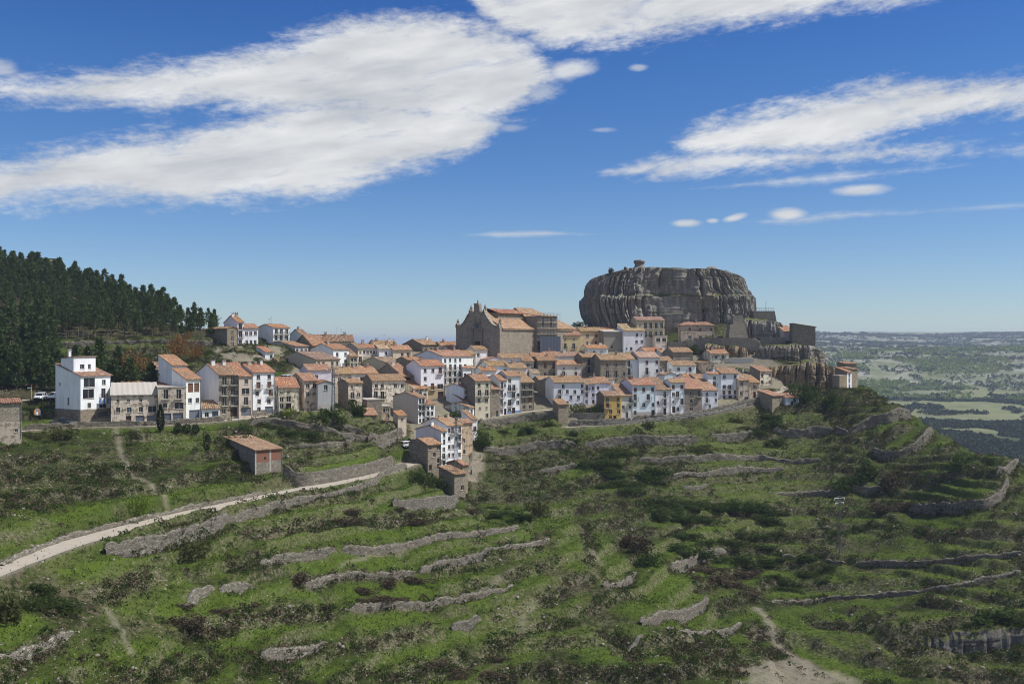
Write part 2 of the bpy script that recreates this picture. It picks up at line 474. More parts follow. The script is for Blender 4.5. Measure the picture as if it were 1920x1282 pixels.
T(2.6, [(1185,797),(1250,794),(1310,786),(1400,766),(1445,752)], "long smooth retaining wall carrying the curved village street", (0.18,0.18,0.16))
T(2.2, [(905,848),(960,846),(1005,840),(1080,834)], "broken terrace wall with bushes below the blue based house", (0.20,0.18,0.15))
T(2.4, [(1095,832),(1170,826),(1240,832),(1310,829)], "long pale terrace wall under the village street", (0.23,0.21,0.17))
T(2.0, [(1333,822),(1370,819),(1412,816)], "smooth grey terrace wall beside the dark ivy bank", (0.22,0.21,0.18))
T(1.6, [(1010,890),(1040,884),(1080,872)], "small grey wall on the steep grass below the street", (0.22,0.21,0.19))
T(1.4, [(1045,920),(1090,907),(1135,896),(1180,890)])
T(1.4, [(1200,905),(1300,890),(1400,880),(1470,880)], 'broken pale terrace wall across the upper slope between the dark bush masses', (.27,.245,.20))
T(1.3, [(1200,865),(1300,862),(1420,858),(1540,862)], 'long half buried wall on the slope beneath the ivy bank', (.26,.235,.195))
T(3.2, [(1448,812),(1487,813),(1525,811),(1562,808)], "tall smooth retaining wall below the small blue white house", (0.21,0.20,0.17))
T(2.0, [(1562,808),(1578,812),(1592,815)], "low wall joining the smooth wall to the curved stone terrace", (0.22,0.21,0.17))
T(3.4, [(1592,815),(1630,800),(1672,789),(1707,774)], "high curved dry stone terrace wall on the nose of the spur", (0.24,0.22,0.17))
T(2.4, [(1600,835),(1665,815),(1720,796)])
T(2.8, [(1632,848),(1677,853),(1718,835),(1750,810)], "lower rounded stone terrace on the nose of the spur", (0.23,0.21,0.17))
T(2.4, [(1868,898),(1885,888),(1899,878),(1910,866)], "stub of dry stone wall at the far edge of the spur", (0.26,0.24,0.19))
T(2.4, [(1705,958),(1780,955),(1842,953),(1874,935),(1890,906)], "long curving dry stone wall sweeping round the grassy spur", (0.24,0.22,0.17))
T(1.7, [(1597,922),(1625,924),(1652,923)], "short dry stone wall between two dark bushes on the terraces", (0.24,0.22,0.18))
T(1.4, [(1278,914),(1305,914),(1327,910)], "squat dry stone wall at the edge of the dark scrub belt", (0.24,0.23,0.19))
T(1.4, [(1352,960),(1420,960),(1490,957)])
T(1.2, [(1520,992),(1540,992),(1558,991)], "short wall near the foot of the lattice pole on the terraces", (0.27,0.24,0.20))
T(1.8, [(1575,994),(1630,990),(1690,982)])
T(1.5, [(1713,993),(1757,1003),(1860,1010),(1930,1012)])
T(1.3, [(1467,1050),(1498,1049),(1527,1053)], "low grey wall above the dark thicket of the terraces", (0.24,0.22,0.19))
T(1.4, [(1547,1056),(1565,1060),(1583,1062)], "small dry stone wall below the lattice pole", (0.23,0.21,0.17))
T(1.3, [(1600,1062),(1633,1060),(1713,1060),(1813,1050),(1920,1040)], 'long dark terrace wall running to the edge past the lone lattice pole', (.25,.225,.185))
T(1.3, [(1380,1012),(1430,1010),(1500,1004),(1560,996)])
T(1.5, [(1513,1092),(1580,1102),(1647,1100),(1747,1086)])
T(.9, [(1447,1130),(1550,1122),(1647,1114),(1780,1102),(1913,1070)], 'very long low line of stones along the lower green terrace', (.26,.24,.20))
T(1.4, [(1500,1165),(1600,1180),(1700,1172)])
T(1.2, [(1360,960),(1300,985),(1240,1010)])
T(1.4, [(1700,905),(1760,908),(1850,880)])
T(1.2, [(1440,930),(1520,925),(1590,925)], 'grey terrace wall above the dark scrub belt', (.27,.245,.205))
T(5.5, [(1640,1212),(1690,1203),(1760,1197),(1840,1195),(1930,1186),(1990,1180)])
T(1.6, [(96,648),(180,644),(260,643),(340,645),(405,649)], "long pale retaining wall at the foot of the pine wood", (0.20,0.19,0.17))

dZ = np.zeros_like(Z0); stone = np.zeros_like(Z0); lush = np.zeros_like(Z0)
def seg_field(P, margin):
    """signed distance (uphill positive), along-fraction and index window for a polyline"""
    xs = P[:, 0]; ys = P[:, 1]
    i0 = np.searchsorted(DG, ys.min()-margin); i1 = min(ND, np.searchsorted(DG, ys.max()+margin))
    ulo = min((x-margin)/max(y-margin, 30) for x, y in zip(xs, ys)); ulo = min(ulo, min((x-margin)/(y+margin) for x, y in zip(xs, ys)))
    uhi = max((x+margin)/max(y-margin, 30) for x, y in zip(xs, ys)); uhi = max(uhi, max((x+margin)/(y+margin) for x, y in zip(xs, ys)))
    j0 = max(0, np.searchsorted(UG, ulo)); j1 = min(NU, np.searchsorted(UG, uhi))
    X = GX[i0:i1, j0:j1]; Y = GY[i0:i1, j0:j1]
    best = np.full(X.shape, 1e9); sg = np.zeros(X.shape); al = np.zeros(X.shape)
    L = np.concatenate([[0], np.cumsum(np.hypot(*np.diff(P[:, :2], axis=0).T))])
    for k in range(len(P)-1):
        ax, ay = P[k, :2]; bx, by = P[k+1, :2]; dx = bx-ax; dy = by-ay; l2 = dx*dx+dy*dy+1e-9
        tt = np.clip(((X-ax)*dx+(Y-ay)*dy)/l2, 0, 1)
        ex = X-ax-tt*dx; ey = Y-ay-tt*dy; dd = np.hypot(ex, ey)
        s = (-dy*(X-ax)+dx*(Y-ay))/math.sqrt(l2)
        mk = dd < best
        best = np.where(mk, dd, best); sg = np.where(mk, np.where(s >= 0, 1, -1), sg)
        al = np.where(mk, L[k]+tt*(L[k+1]-L[k]), al)
    return (slice(i0, i1), slice(j0, j1)), best, sg, al, L[-1]

WALLS = []
for (h, pts, label, col, top) in W:
    P = cast_line(Z0, pts, 1.0)
    # soften and roughen the traced line
    Q = P.copy()
    for _ in range(3):
        Q[1:-1] = (Q[:-2]+2*Q[1:-1]+Q[2:])/4
    s = np.arange(len(Q)); amp = .25 if label else .8
    Q[:, 0] += amp*(fbm2(s*.25, s*0+len(WALLS)*7.1, 3, 3)-.5)*2
    Q[:, 1] += amp*(fbm2(s*.25, s*0+len(WALLS)*3.3, 3, 9)-.5)*2
    win, d, sg, al, L = seg_field(Q, 16)
    ends = sstep(0, 3.5, al)*sstep(0, 3.5, L-al)
    ends = np.where((al <= 0) | (al >= L), ends*0, ends)
    wdt = .3 if label else 1.0
    prof = np.clip(d/wdt, 0, 1)*sg*np.exp(-d/6.5)
    hh = h if label else h*(.55+.9*fbm2(al*.12, al*0+h, 2, 5))
    dZ[win] += prof*hh*.5*ends
    stone[win] = np.maximum(stone[win], ends*np.exp(-(d/(.8 if label else 1.5))**2))
    lush[win] = np.maximum(lush[win], ends*np.where(sg > 0, np.exp(-((d-4.2)/3.6)**2), .75*np.exp(-((d-4)/2.6)**2)))
    WALLS.append((h, Q, label, col, top))

Z1 = Z0+dZ
# older, half collapsed terraces between the walls follow the contours
brk = sstep(.29, .43, fbm2(GX*.045+3, GY*.045, 4, 61))*sstep(3, 12, np.abs(GX)*0+20)
ph = Z0/2.1+1.5*fbm2(GX*.02, GY*.02, 4, 63)+.22*fbm2(GX*.3, GY*.3, 3, 64)
fr = ph-np.floor(ph)
inwall = np.clip(stone*1.3, 0, 1)
tprof = sstep(0, .22, fr)-fr
zone = np.where((GY > 84) & (GY < 320), 1.0, 0)*brk
DZT = zone*(1-inwall)*tprof*1.75
STT = zone*(1-inwall)*np.exp(-((fr-.11)/.085)**2)
# natural roughness, calmer in the village
vil = np.zeros_like(Z0)
pxg = CX+F*UG[None, :]; pyg = CY-F*Z0/DG[:, None]
def inpoly(poly, X, Y):
    r = np.zeros(np.broadcast(X, Y).shape, bool)
    n = len(poly)
    for k in range(n):
        x0, y0 = poly[k]; x1, y1 = poly[(k+1) % n]
        c = ((y0 > Y) != (y1 > Y)) & (X < (x1-x0)*(Y-y0)/((y1-y0) or 1e-9)+x0)
        r ^= c
    return r
# plan outlines (ground points under traced corners) of the built-up area, the pale dirt and the fresh fields
def plan_mask(pts, soft=3.0):
    P = cast_line(Z0, pts)
    m = inpoly([tuple(p[:2]) for p in P], GX, GY)
    return m
village = plan_mask([(100,800),(300,798),(500,782),(620,770),(700,790),(770,800),(765,870),(880,880),(895,800),(1000,780),(1120,800),(1300,785),(1450,745),(1480,700),(1400,660),(1250,650),(1090,655),(900,655),(700,655),(565,650),(552,690),(500,760),(300,768),(100,768)])
GN = fbm2(GX*.09, GY*.09, 5, 21)-.5
GN2 = fbm2(GX*.55, GY*.55, 4, 35)-.5
rough = np.where(village, .15, 1.0)
forest0 = plan_mask([(-160,760),(-160,500),(0,500),(200,560),(410,625),(400,640),(100,640),(100,700),(290,730),(100,744)])
open_ = np.where(village | forest0, 0.0, 1.0)
Z1 = Z1+DZT*open_
stone = np.maximum(stone, .92*STT*open_)
lush = np.maximum(lush, .85*zone*(1-inwall)*np.exp(-((fr-.52)/.20)**2)*open_*sstep(.36,.52,fbm2(GX*.06+20, GY*.06, 3, 66)))
gy_, gx_ = np.gradient(Z0); steep = np.hypot(gy_/np.gradient(DG)[:, None], 0)
stone = np.maximum(stone, .55*sstep(.42, .75, steep)*open_)
Z1 = Z1+rough*(GN*1.6+GN2*.55)

# roads and path: the ground is levelled across their width
ROADS = []
def road(pts, half, name, label, Zs=None, lift=0.0):
    P = cast_line(Z0 if Zs is None else Zs, pts, 1.0)
    for _ in range(6): P[1:-1] = (P[:-2]+2*P[1:-1]+P[2:])/4
    P[:, 2] += lift
    win, d, sg, al, L = seg_field(P, half+5)
    s = np.concatenate([[0], np.cumsum(np.hypot(*np.diff(P[:, :2], axis=0).T))])
    zr = np.interp(al, s, P[:, 2])
    w = 1-sstep(half+.3, half+2.2, d)
    Z1[win] = Z1[win]*(1-w)+(zr-.06)*w
    stone[win] *= (1-w*.9); dirtmap[win] = np.maximum(dirtmap[win], .8*(1-sstep(half+.1, half+.9, d)))
    ROADS.append((P, half, name, label))
dirtmap = np.zeros_like(Z0)
road(PATH, 2.3, 'path', 'pale concrete path climbing across the green slope to the village')
road([(14,810),(60,805),(120,801),(200,799),(300,797),(400,790),(480,782),(560,774),(625,765)], 2.2, 'road', 'pale concrete road in front of the white houses below the pine wood')
road([(893,787),(925,781),(960,775),(1000,770),(1032,768)], 1.5, 'street', 'narrow street along the blue based house')
road([(1060,800),(1120,797),(1180,793),(1250,785),(1330,776),(1400,760),(1440,745),(1462,732),(1482,724),(1510,721)], 1.7, 'street', 'curved village street in front of the lowest white houses')
road([(-30,752),(40,750),(112,748)], 3.0, 'parking_area', 'gravel parking area beside the big white house')

dirt = np.where(village, .8, dirtmap)
trail = lambda pts, w: None
for pts, w, a in [([(215,800),(240,880),(275,905),(310,940)], .5, .6),([(255,805),(275,830)], .6, .5),([(200,1140),(232,1185),(250,1230)], .4, .5),
               ([(1420,1140),(1450,1200),(1500,1240),(1560,1290)], 1.0, .7),([(900,1105),(935,1085),(975,1060)], .4, .5),([(1450,1282),(1500,1255),(1540,1270)], 5.0, .75),
               ([(884,900),(892,870),(898,850)], 1.6, .9),([(970,1180),(1000,1130)], .4, .5),([(550,1080),(600,1105)], .6, .5),([(1100,1010),(1130,1060)],.4,.5),([(640,1060),(700,1040),(760,1035)],.5,.5)]:
    P = cast_line(Z1, pts, 1.0)
    win, d, sg, al, L = seg_field(P, w+2)
    dirt[win] = np.maximum(dirt[win], a*(1-sstep(w*.5, w*1.4, d+(GN2[win])*w*1.6)))
# fresh green fields and dark scrub belts
for pts, a in [([(700,925),(740,905),(840,915),(850,935),(760,945),(690,945)], 1), ([(1180,1170),(1210,1110),(1240,1070),(1290,1100),(1325,1130),(1240,1155)], 1),
            ([(1100,1030),(1150,1025),(1185,1070),(1130,1100)], .9), ([(960,960),(1075,950),(1080,990),(960,1010)], .9), ([(1440,1170),(1510,1190),(1720,1290),(1600,1290),(1500,1230)], .9),
            ([(1330,890),(1500,885),(1560,915),(1340,930)], .8), ([(1740,930),(1850,905),(1870,925),(1840,945),(1750,950)], .9), ([(1560,1030),(1780,1030),(1700,1045),(1560,1045)], .8),
            ([(270,800),(400,795),(400,850),(300,860)], .6), ([(1400,860),(1540,850),(1560,870),(1400,875)], .6), ([(1800,860),(1890,868),(1860,890),(1790,890)], .7),
            ([(640,1100),(900,1085),(1050,1090),(960,1130),(640,1150)], .5), ([(640,1020),(930,985),(960,1000),(700,1050)], .6)]:
    m = plan_mask(pts)
    lush = np.maximum(lush, m*a)
for pts, a in [([(405,645),(530,660),(530,690),(470,700),(400,690)], .75), ([(470,790),(640,800),(760,800),(750,850),(600,860),(540,850)], .6), ([(1480,735),(1620,735),(1720,770),(1600,790),(1480,775)], .6),
            ([(880,835),(1080,830),(1300,840),(1300,880),(1080,880),(900,880)], .45), ([(1690,1190),(1930,1190),(1930,1282),(1690,1282)], .5), ([(1200,880),(1560,870),(1560,890),(1200,900)], .5), ([(1260,1210),(1470,1200),(1540,1282),(1260,1282)], .7)]:
    m = plan_mask(pts); k_ = sstep(.42, .58, fbm2(GX*.16, GY*.16, 4, 99))
    stone = np.maximum(stone, m*a*k_); lush = lush*(1-m*.6)
m = plan_mask([(405,645),(530,660),(530,690),(470,700),(400,690)]); dirt = np.maximum(dirt, .8*m*sstep(.42, .56, fbm2(GX*.2, GY*.2, 4, 98)))
for _ in range(2):      # soften
    for A in (lush, dirt, stone):
        A[1:-1, 1:-1] = (A[1:-1, 1:-1]*2+A[:-2, 1:-1]+A[2:, 1:-1]+A[1:-1, :-2]+A[1:-1, 2:])/6
forest = plan_mask([(-160,760),(-160,500),(0,500),(200,560),(410,625),(400,640),(100,640),(100,700),(290,730),(100,744)])
# far rim drops out of sight
rim = sstep(440, 478, GY)
Z1 = Z1*(1-rim)+(-118)*rim
ZF = Z1

def zt(x, y): return grid_z(ZF, x, y)

g = G('hillside_ground', .97, .05)
oc = g.coord()
nA = g.noise(.035, 6); nB = g.noise(.22, 7, None, .62); nC = g.noise(1.1, 6, None, .65); nD = g.noise(5, 4)
dark = g.mix(nD, (.010, .014, .006), (.034, .042, .014))
mid = g.mix(nD, (.026, .040, .008), (.062, .088, .018))
c = g.mix(g.ramp(nB, [(.42, 0), (.60, 1)]), dark, mid)
dry = g.mix(nD, (.085, .070, .042), (.16, .138, .09))
c = g.mix(g.math('MULTIPLY', g.ramp(g.math('ADD', g.math('MULTIPLY', nA, .5), g.math('MULTIPLY', nC, .5)), [(.51, 0), (.60, 1)]), .75), c, dry)
fresh = g.mix(nD, (.046, .072, .010), (.108, .158, .022))
c = g.mix(g.math('MULTIPLY', g.attr('lush'), g.ramp(nC, [(.34, .2), (.50, .95)])), c, fresh)
bank = g.mix(g.ramp(g.noise(2.2, 6, None, .72), [(.40, 0), (.62, 1)]), (.022, .022, .012), (.200, .175, .122))
c = g.mix(g.math('MULTIPLY', g.attr('stone'), g.ramp(nC, [(.40, .08), (.53, 1)])), c, bank)
earth = g.mix(nD, (.18, .155, .115), (.31, .275, .215))
c = g.mix(g.math('MULTIPLY', g.attr('dirt'), g.ramp(nC, [(.30, .45), (.48, 1)])), c, earth)
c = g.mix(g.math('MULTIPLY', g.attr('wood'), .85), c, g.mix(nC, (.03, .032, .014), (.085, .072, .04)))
v = g.n('ShaderNodeTexVoronoi', Scale=1.5); g.set(v.inputs['Vector'], oc)
sv = g.n('ShaderNodeSeparateColor'); g.set(sv.inputs[0], v.outputs['Color'])
peb = g.math('MULTIPLY', g.ramp(v.outputs['Distance'], [(.10, 1), (.16, 0)]), g.ramp(sv.outputs[0], [(.72, 0), (.76, 1)]))
c = g.mix(g.math('MULTIPLY', peb, g.ramp(nB, [(.40, .2), (.55, .9)])), c, (.36, .33, .27))
g.color(c); g.bump(g.math('ADD', nC, g.math('MULTIPLY', nD, .5)), .9, .35)
M['hillside_ground'] = g.m

idx = np.arange(ND*NU).reshape(ND, NU)
Fq = np.stack([idx[:-1, :-1], idx[:-1, 1:], idx[1:, 1:], idx[1:, :-1]], -1).reshape(-1, 4)
V = np.stack([GX, GY, ZF], -1).reshape(-1, 3)
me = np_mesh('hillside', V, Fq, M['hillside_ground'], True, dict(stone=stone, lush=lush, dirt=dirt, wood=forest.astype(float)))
tag(link_mesh('hillside', me), 'green terraced hillside of dry stone walls, scrub and grass below the village', 'hillside', kind='structure')

# road sheets
g = G('pale_concrete', .95, .1)
n = g.noise(.5, 6); n2 = g.noise(4, 5)
g.color(g.mix(g.math('MULTIPLY', n2, .45), g.mix(n, (.31, .275, .22), (.47, .42, .345)), (.30, .26, .2))); g.bump(n2, .3, .05)
M['pale_concrete'] = g.m
for P, half, name, label in ROADS:
    n = len(P); d = np.gradient(P[:, :2], axis=0); d /= np.linalg.norm(d, axis=1)[:, None]+1e-9
    nn = np.stack([-d[:, 1], d[:, 0]], 1)
    s = np.arange(n)
    offs = np.linspace(-1, 1, 7)
    V = []
    for k, o in enumerate(offs):
        wob = half*o + (0 if abs(o) < .9 else .35*(fbm2(s*.3, s*0+k*9.1, 3, 2)-.5))
        q = P[:, :2]+nn*np.array(wob)[:, None] if np.ndim(wob) else P[:, :2]+nn*wob
        zz = np.maximum(zt(q[:, 0], q[:, 1])+.05, P[:, 2]-.03)
        V.append(np.column_stack([q, zz]))
    V = np.stack(V, 1).reshape(-1, 3)
    ii = np.arange(n*7).reshape(n, 7)
    Fq = np.stack([ii[:-1, :-1], ii[1:, :-1], ii[1:, 1:], ii[:-1, 1:]], -1).reshape(-1, 4)[:, ::-1]
    me = np_mesh(name, V, Fq, M['pale_concrete'], True)
    tag(link_mesh(name, me), label, 'path' if name == 'path' else 'road', kind='structure')

# dry stone walls
def stone_wall(P, h, label, col, group=None, name='dry_stone_wall', thick=.55, up=.25, mat='dry_stone', cat='stone wall'):
    Q = resample(P, .4); n = len(Q)
    d = np.gradient(Q[:, :2], axis=0); d /= np.linalg.norm(d, axis=1)[:, None]+1e-9
    nn = np.stack([-d[:, 1], d[:, 0]], 1)
    lo = Q[:, :2]-nn*.55; hi = Q[:, :2]+nn*.5
    zb = zt(lo[:, 0], lo[:, 1])-.7
    ztop = np.maximum(zt(hi[:, 0], hi[:, 1])+up, zb+.7+h*.75)
    for _ in range(4): ztop[1:-1] = (ztop[:-2]+2*ztop[1:-1]+ztop[2:])/4
    s = np.arange(n)*.4
    sd_ = float(Q[0, 0]*3.1+Q[0, 1])
    ztop = ztop+.5*(fbm2(s*.5, s*0+sd_, 3, 4)-.5)+.5*(vnoise2(s*2.3, s*0+sd_, 8)-.5)-(h*.35 if (h < 1.75 and len(Q) < 90) else 0)*sstep(.62, .72, fbm2(s*.16, s*0+sd_, 2, 12))
    endt = np.minimum(1, np.minimum(s, s[-1]-s)/.9); ztop = zb+.7+(ztop-zb-.7)*(.35+.65*endt)
    NV = max(5, int(h/.3)+3)
    rows = []
    for k in range(NV):
        t = k/(NV-1); z = zb+(ztop-zb)*t
        off = -.30+.12*t+.34*(vnoise2(s*2.2, z*2.6, 5)-.5)
        q = Q[:, :2]+nn*off[:, None]
        rows.append(np.column_stack([q, z]))
    for t, dz in ((.45, -.02), (1.0, -.04), (1.0, -.9)):
        off = -.18+thick*t+.1*(vnoise2(s*2.6, s*0+t*9, 6)-.5)
        rows.append(np.column_stack([Q[:, :2]+nn*off[:, None], ztop+dz]))
    V = np.stack(rows, 0); m = len(rows)
    ii = np.arange(m*n).reshape(m, n)
    Fq = np.stack([ii[:-1, :-1], ii[:-1, 1:], ii[1:, 1:], ii[1:, :-1]], -1).reshape(-1, 4)
    me = np_mesh(name, V.reshape(-1, 3), Fq, M[mat])
    o = link_mesh(name, me); o.color = (*(col or (.34, .30, .25)), 1)
    return tag(o, label, cat, group or 'dry stone walls on the terraces', kind='thing')
for h, Q, label, col, top in WALLS:
    if label: stone_wall(Q, h, label, col, up=top)
# ================================================================ HOUSES
WHITE = (.81,.83,.87); CREAM = (.62,.54,.42); BEIGE = (.50,.44,.34); STONE = (.33,.28,.21); DSTONE = (.24,.205,.16); GREY = (.47,.46,.45); GABLE_SHADE = (.70,.73,.80)  # the last tone paints bluish shade onto gables of white houses
OCHRE = (.55,.36,.09); PALEYEL = (.62,.50,.27); PINK = (.62,.48,.44); TAN = (.42,.32,.19); OLIVE = (.46,.42,.32)
ORANGE = (.45,.19,.09); SALMON = (.46,.24,.14); BROWN = (.25,.16,.105); OLD = (.35,.215,.12); RED = (.45,.16,.10); PALE = (.55,.40,.27); GREYB = (.27,.20,.165)
hr = random.Random(5)

PANE = {'L':('dark_glass',2.6,2.1), 't':('dark_glass',.55,.6), 'w':('dark_glass',.8,1.05), 'W':('dark_glass',1.7,1.35), 's':('wood_shutter',.85,1.15), 'S':('wood_shutter',1.1,2.0), 'b':('dark_glass',.95,2.05), 'B':('wood_shutter',.95,2.05),
        'n':('dark_glass',.7,1.7), 'd':('dark_wood',1.0,2.1), 'D':('dark_wood',2.2,2.6), 'g':('grey_door',2.4,2.3), 'G':('blue_glass',.9,1.1), 'e':('wood_shutter',1.0,2.1), 'a':('dark_glass',.7,1.3), 'k':('brick_red',.9,1.2)}

def openings(spec, w, h, base=0.0, grid=None):
    """rows from the top; returns (type, x0, z0, x1, z1)"""
    out = []
    if not spec: return out
    rows = spec.split('|'); nr = len(rows); rh = (h-.25)/nr
    for r, row in enumerate(rows):
        row = row.replace(' ', '')
        zf = (nr-1-r)*rh
        nc = len(row)
        cw = (w-.3)/nc
        for k, ch in enumerate(row):
            if ch == '.' or ch not in PANE: continue
            _, ww, hh = PANE[ch]
            ww = min(ww*1.12, cw*.76); hh = min(hh*1.08, rh*.84)
            cx = .15+(k+.5)*cw + hr.uniform(-.06, .06)*cw
            if ch in 'dDge': z0 = zf+.02 if r == nr-1 else zf+.05
            elif ch in 'bBSn': z0 = zf+rh*.10
            else: z0 = zf+(rh-hh)*.52+hr.uniform(-.05, .05)
            out.append((ch, cx-ww/2, max(.02, z0), cx+ww/2, max(.02, z0)+hh))
    return out

def wall_grid(mb, w, z0, z1, ops, O, U, depth=.2, N=(0, 1, 0)):
    """a vertical wall sheet from O along U with real holes and reveals; N points into the house"""
    O = np.array(O, float); U = np.array(U, float); N = np.array(N, float)
    xs = sorted({0.0, w, *[o[1] for o in ops], *[o[3] for o in ops]})
    zs = sorted({z0, z1, *[o[2] for o in ops], *[o[4] for o in ops]})
    P = lambda x, z, d=0: tuple(O+U*x+N*d+np.array((0, 0, z)))
    for a, b in zip(xs[:-1], xs[1:]):
        run = None
        for c, d in zip(zs[:-1], zs[1:]):
            mx, mz = (a+b)/2, (c+d)/2
            hole = any(o[1] < mx < o[3] and o[2] < mz < o[4] for o in ops)
            if hole:
                if run is not None: mb.quad(P(a, run), P(b, run), P(b, c), P(a, c)); run = None
            elif run is None: run = c
        if run is not None: mb.quad(P(a, run), P(b, run), P(b, z1), P(a, z1))
    for (_, x0, a, x1, b) in ops:
        mb.quad(P(x0, a), P(x0, b), P(x0, b, depth), P(x0, a, depth)); mb.quad(P(x1, a, depth), P(x1, b, depth), P(x1, b), P(x1, a))
        mb.quad(P(x0, b), P(x1, b), P(x1, b, depth), P(x0, b, depth)); mb.quad(P(x0, a, depth), P(x1, a, depth), P(x1, a), P(x0, a))

def add_openings(root, ops, O, U, N, depth=.2, frame='pale_frame'):
    ang = math.atan2(U[1], U[0])
    for (ch, x0, z0, x1, z1) in ops:
        w = x1-x0; h = z1-z0
        kind = {'d':'door','D':'door','e':'door','g':'garage_door'}.get(ch, 'window')
        mb = MB()
        mb.quad((0, depth-.02, 0), (w, depth-.02, 0), (w, depth-.02, h), (0, depth-.02, h), m=0)
        fr = .06
        for q in ((0, 0, fr, h), (w-fr, 0, w, h), (fr, h-fr, w-fr, h), (fr, 0, w-fr, fr)):
            mb.box(q[0], depth-.075, q[1], q[2], depth-.022, q[3], m=1)
        if ch in 'wWbtGnL' and w > .6:
            mb.box(w/2-.03, depth-.07, fr, w/2+.03, depth-.023, h-fr, m=1)
        if ch in 'gD':
            for k in range(1, 5): mb.box(fr, depth-.05, h*k/5-.02, w-fr, depth-.021, h*k/5+.02, m=0)
        if kind == 'window' and ch in 'wWstGL':
            mb.box(-.08, -.10, -.07, w+.08, .02, -.003, m=2)
        o = mb.build(kind, [M[PANE[ch][0]], M[frame if ch not in 'dDeg' else 'dark_wood'], M['concrete']], root)
        p = np.array(O, float)+np.array(U, float)*x0+np.array((0, 0, z0)); o.location = p; o.rotation_euler = (0, 0, ang)
        if ch in 'bB':
            bw = w+.7; b = MB(); b.box(-.35, -.62, -.16, bw-.35, .01, -.02, m=0)
            b.box(-.35, -.62, .92, bw-.35, -.585, .96, m=1); b.box(-.35, -.585, .92, -.315, 0, .96, m=1); b.box(bw-.385, -.585, .92, bw-.35, 0, .96, m=1)
            nb = max(5, int(bw/.16))
            for k in range(nb+1):
                x = -.335+(bw-.06)*k/nb; b.box(x-.012, -.612, -.02, x+.012, -.592, .92, m=1)
            for yy in (-.4, -.2):
                b.box(-.345, yy-.012, -.02, -.32, yy+.012, .92, m=1); b.box(bw-.38, yy-.012, -.02, bw-.355, yy+.012, .92, m=1)
            b.build('balcony', [M['concrete'], M['iron']], o)

def slab(mb, a, b, c, d, th=.16, m=0):
    """roof slope with thickness from four corners (counter-clockwise from above)"""
    up = [np.array(p, float) for p in (a, b, c, d)]
    lo = [p-np.array((0, 0, th)) for p in up]
    mb.hexa(lo, up, m)

def sag_slope(mb, e0, e1, r1, r0, th=.17, n=6, amp=.06):
    """pantile slope with slightly uneven courses: e0-e1 eave, r0-r1 ridge"""
    e0, e1, r1, r0 = [np.array(p, float) for p in (e0, e1, r1, r0)]
    L = np.linalg.norm(e1-e0); nx = max(4, int(L/.55)); ph = hr.uniform(0, 99)
    rows = []
    for j in range(n+1):
        t = j/n; row = []
        for i in range(nx+1):
            s = i/nx; p = (e0*(1-s)+e1*s)*(1-t)+(r0*(1-s)+r1*s)*t
            dz = amp*2*(float(vnoise2(np.array([s*L*.5+ph]), np.array([t*3+ph]), 3)[0])-.5)+.035*((i % 2)*2-1)*(1 if 0 < i < nx else 0)
            row.append(p+np.array((0, 0, dz)))
        rows.append(row)
    base = len(mb.v)
    for row in rows: mb.v += [tuple(p) for p in row]
    W_ = nx+1
    for j in range(n):
        for i in range(nx):
            mb.f.append((base+j*W_+i, base+j*W_+i+1, base+(j+1)*W_+i+1, base+(j+1)*W_+i)); mb.m.append(0)
    # underside and edges
    b2 = len(mb.v)
    mb.v += [tuple(p-np.array((0, 0, th))) for p in (e0, e1, r1, r0)]
    mb.f.append((b2+3, b2+2, b2+1, b2)); mb.m.append(0)
    for i in range(nx): mb.quad(tuple(e0+(e1-e0)*i/nx-np.array((0,0,th))), tuple(e0+(e1-e0)*(i+1)/nx-np.array((0,0,th))), mb.v[base+i+1], mb.v[base+i])
    mb.quad(mb.v[b2+3], mb.v[b2], *[mb.v[base+j*W_] for j in range(n+1)])
    mb.quad(mb.v[b2+1], mb.v[b2+2], *[mb.v[base+j*W_+nx] for j in range(n, -1, -1)])

def chimney(root, x, y, z, w=.7, h=1.3, col=None, cap=True, parent=None):
    mb = MB(); mb.box(-w/2, -w*.35, -.6, w/2, w*.35, h, m=0)
    mb.box(-w/2-.09, -w*.35-.09, h, w/2+.09, w*.35+.09, h+.1, m=1)
    if cap:
        for sx in (-1, 1): mb.box(sx*w*.38-.08, -w*.3, h+.1, sx*w*.38+.08, w*.3, h+.38, m=0)
        mb.box(-w/2-.06, -w*.35-.06, h+.38, w/2+.06, w*.35+.06, h+.46, m=1)
    o = mb.build('chimney', [M['plaster'], M['concrete']], parent or root); o.location = (x, y, z); o.color = (*(col or (.36, .27, .21)), 1)
    return o

def aerial(root, x, y, z, h=2.2):
    mb = MB(); mb.tube([(0, 0, -.3), (0, 0, h)], .03, 5)
    mb.tube([(-.5, 0, h-.1), (.5, .1, h-.1)], .022, 4)
    for k in range(-3, 4): mb.tube([(k*.14, -.25, h-.1), (k*.14, .25, h-.1)], .015, 4)
    o = mb.build('aerial', M['iron'], root); o.location = (x, y, z); return o

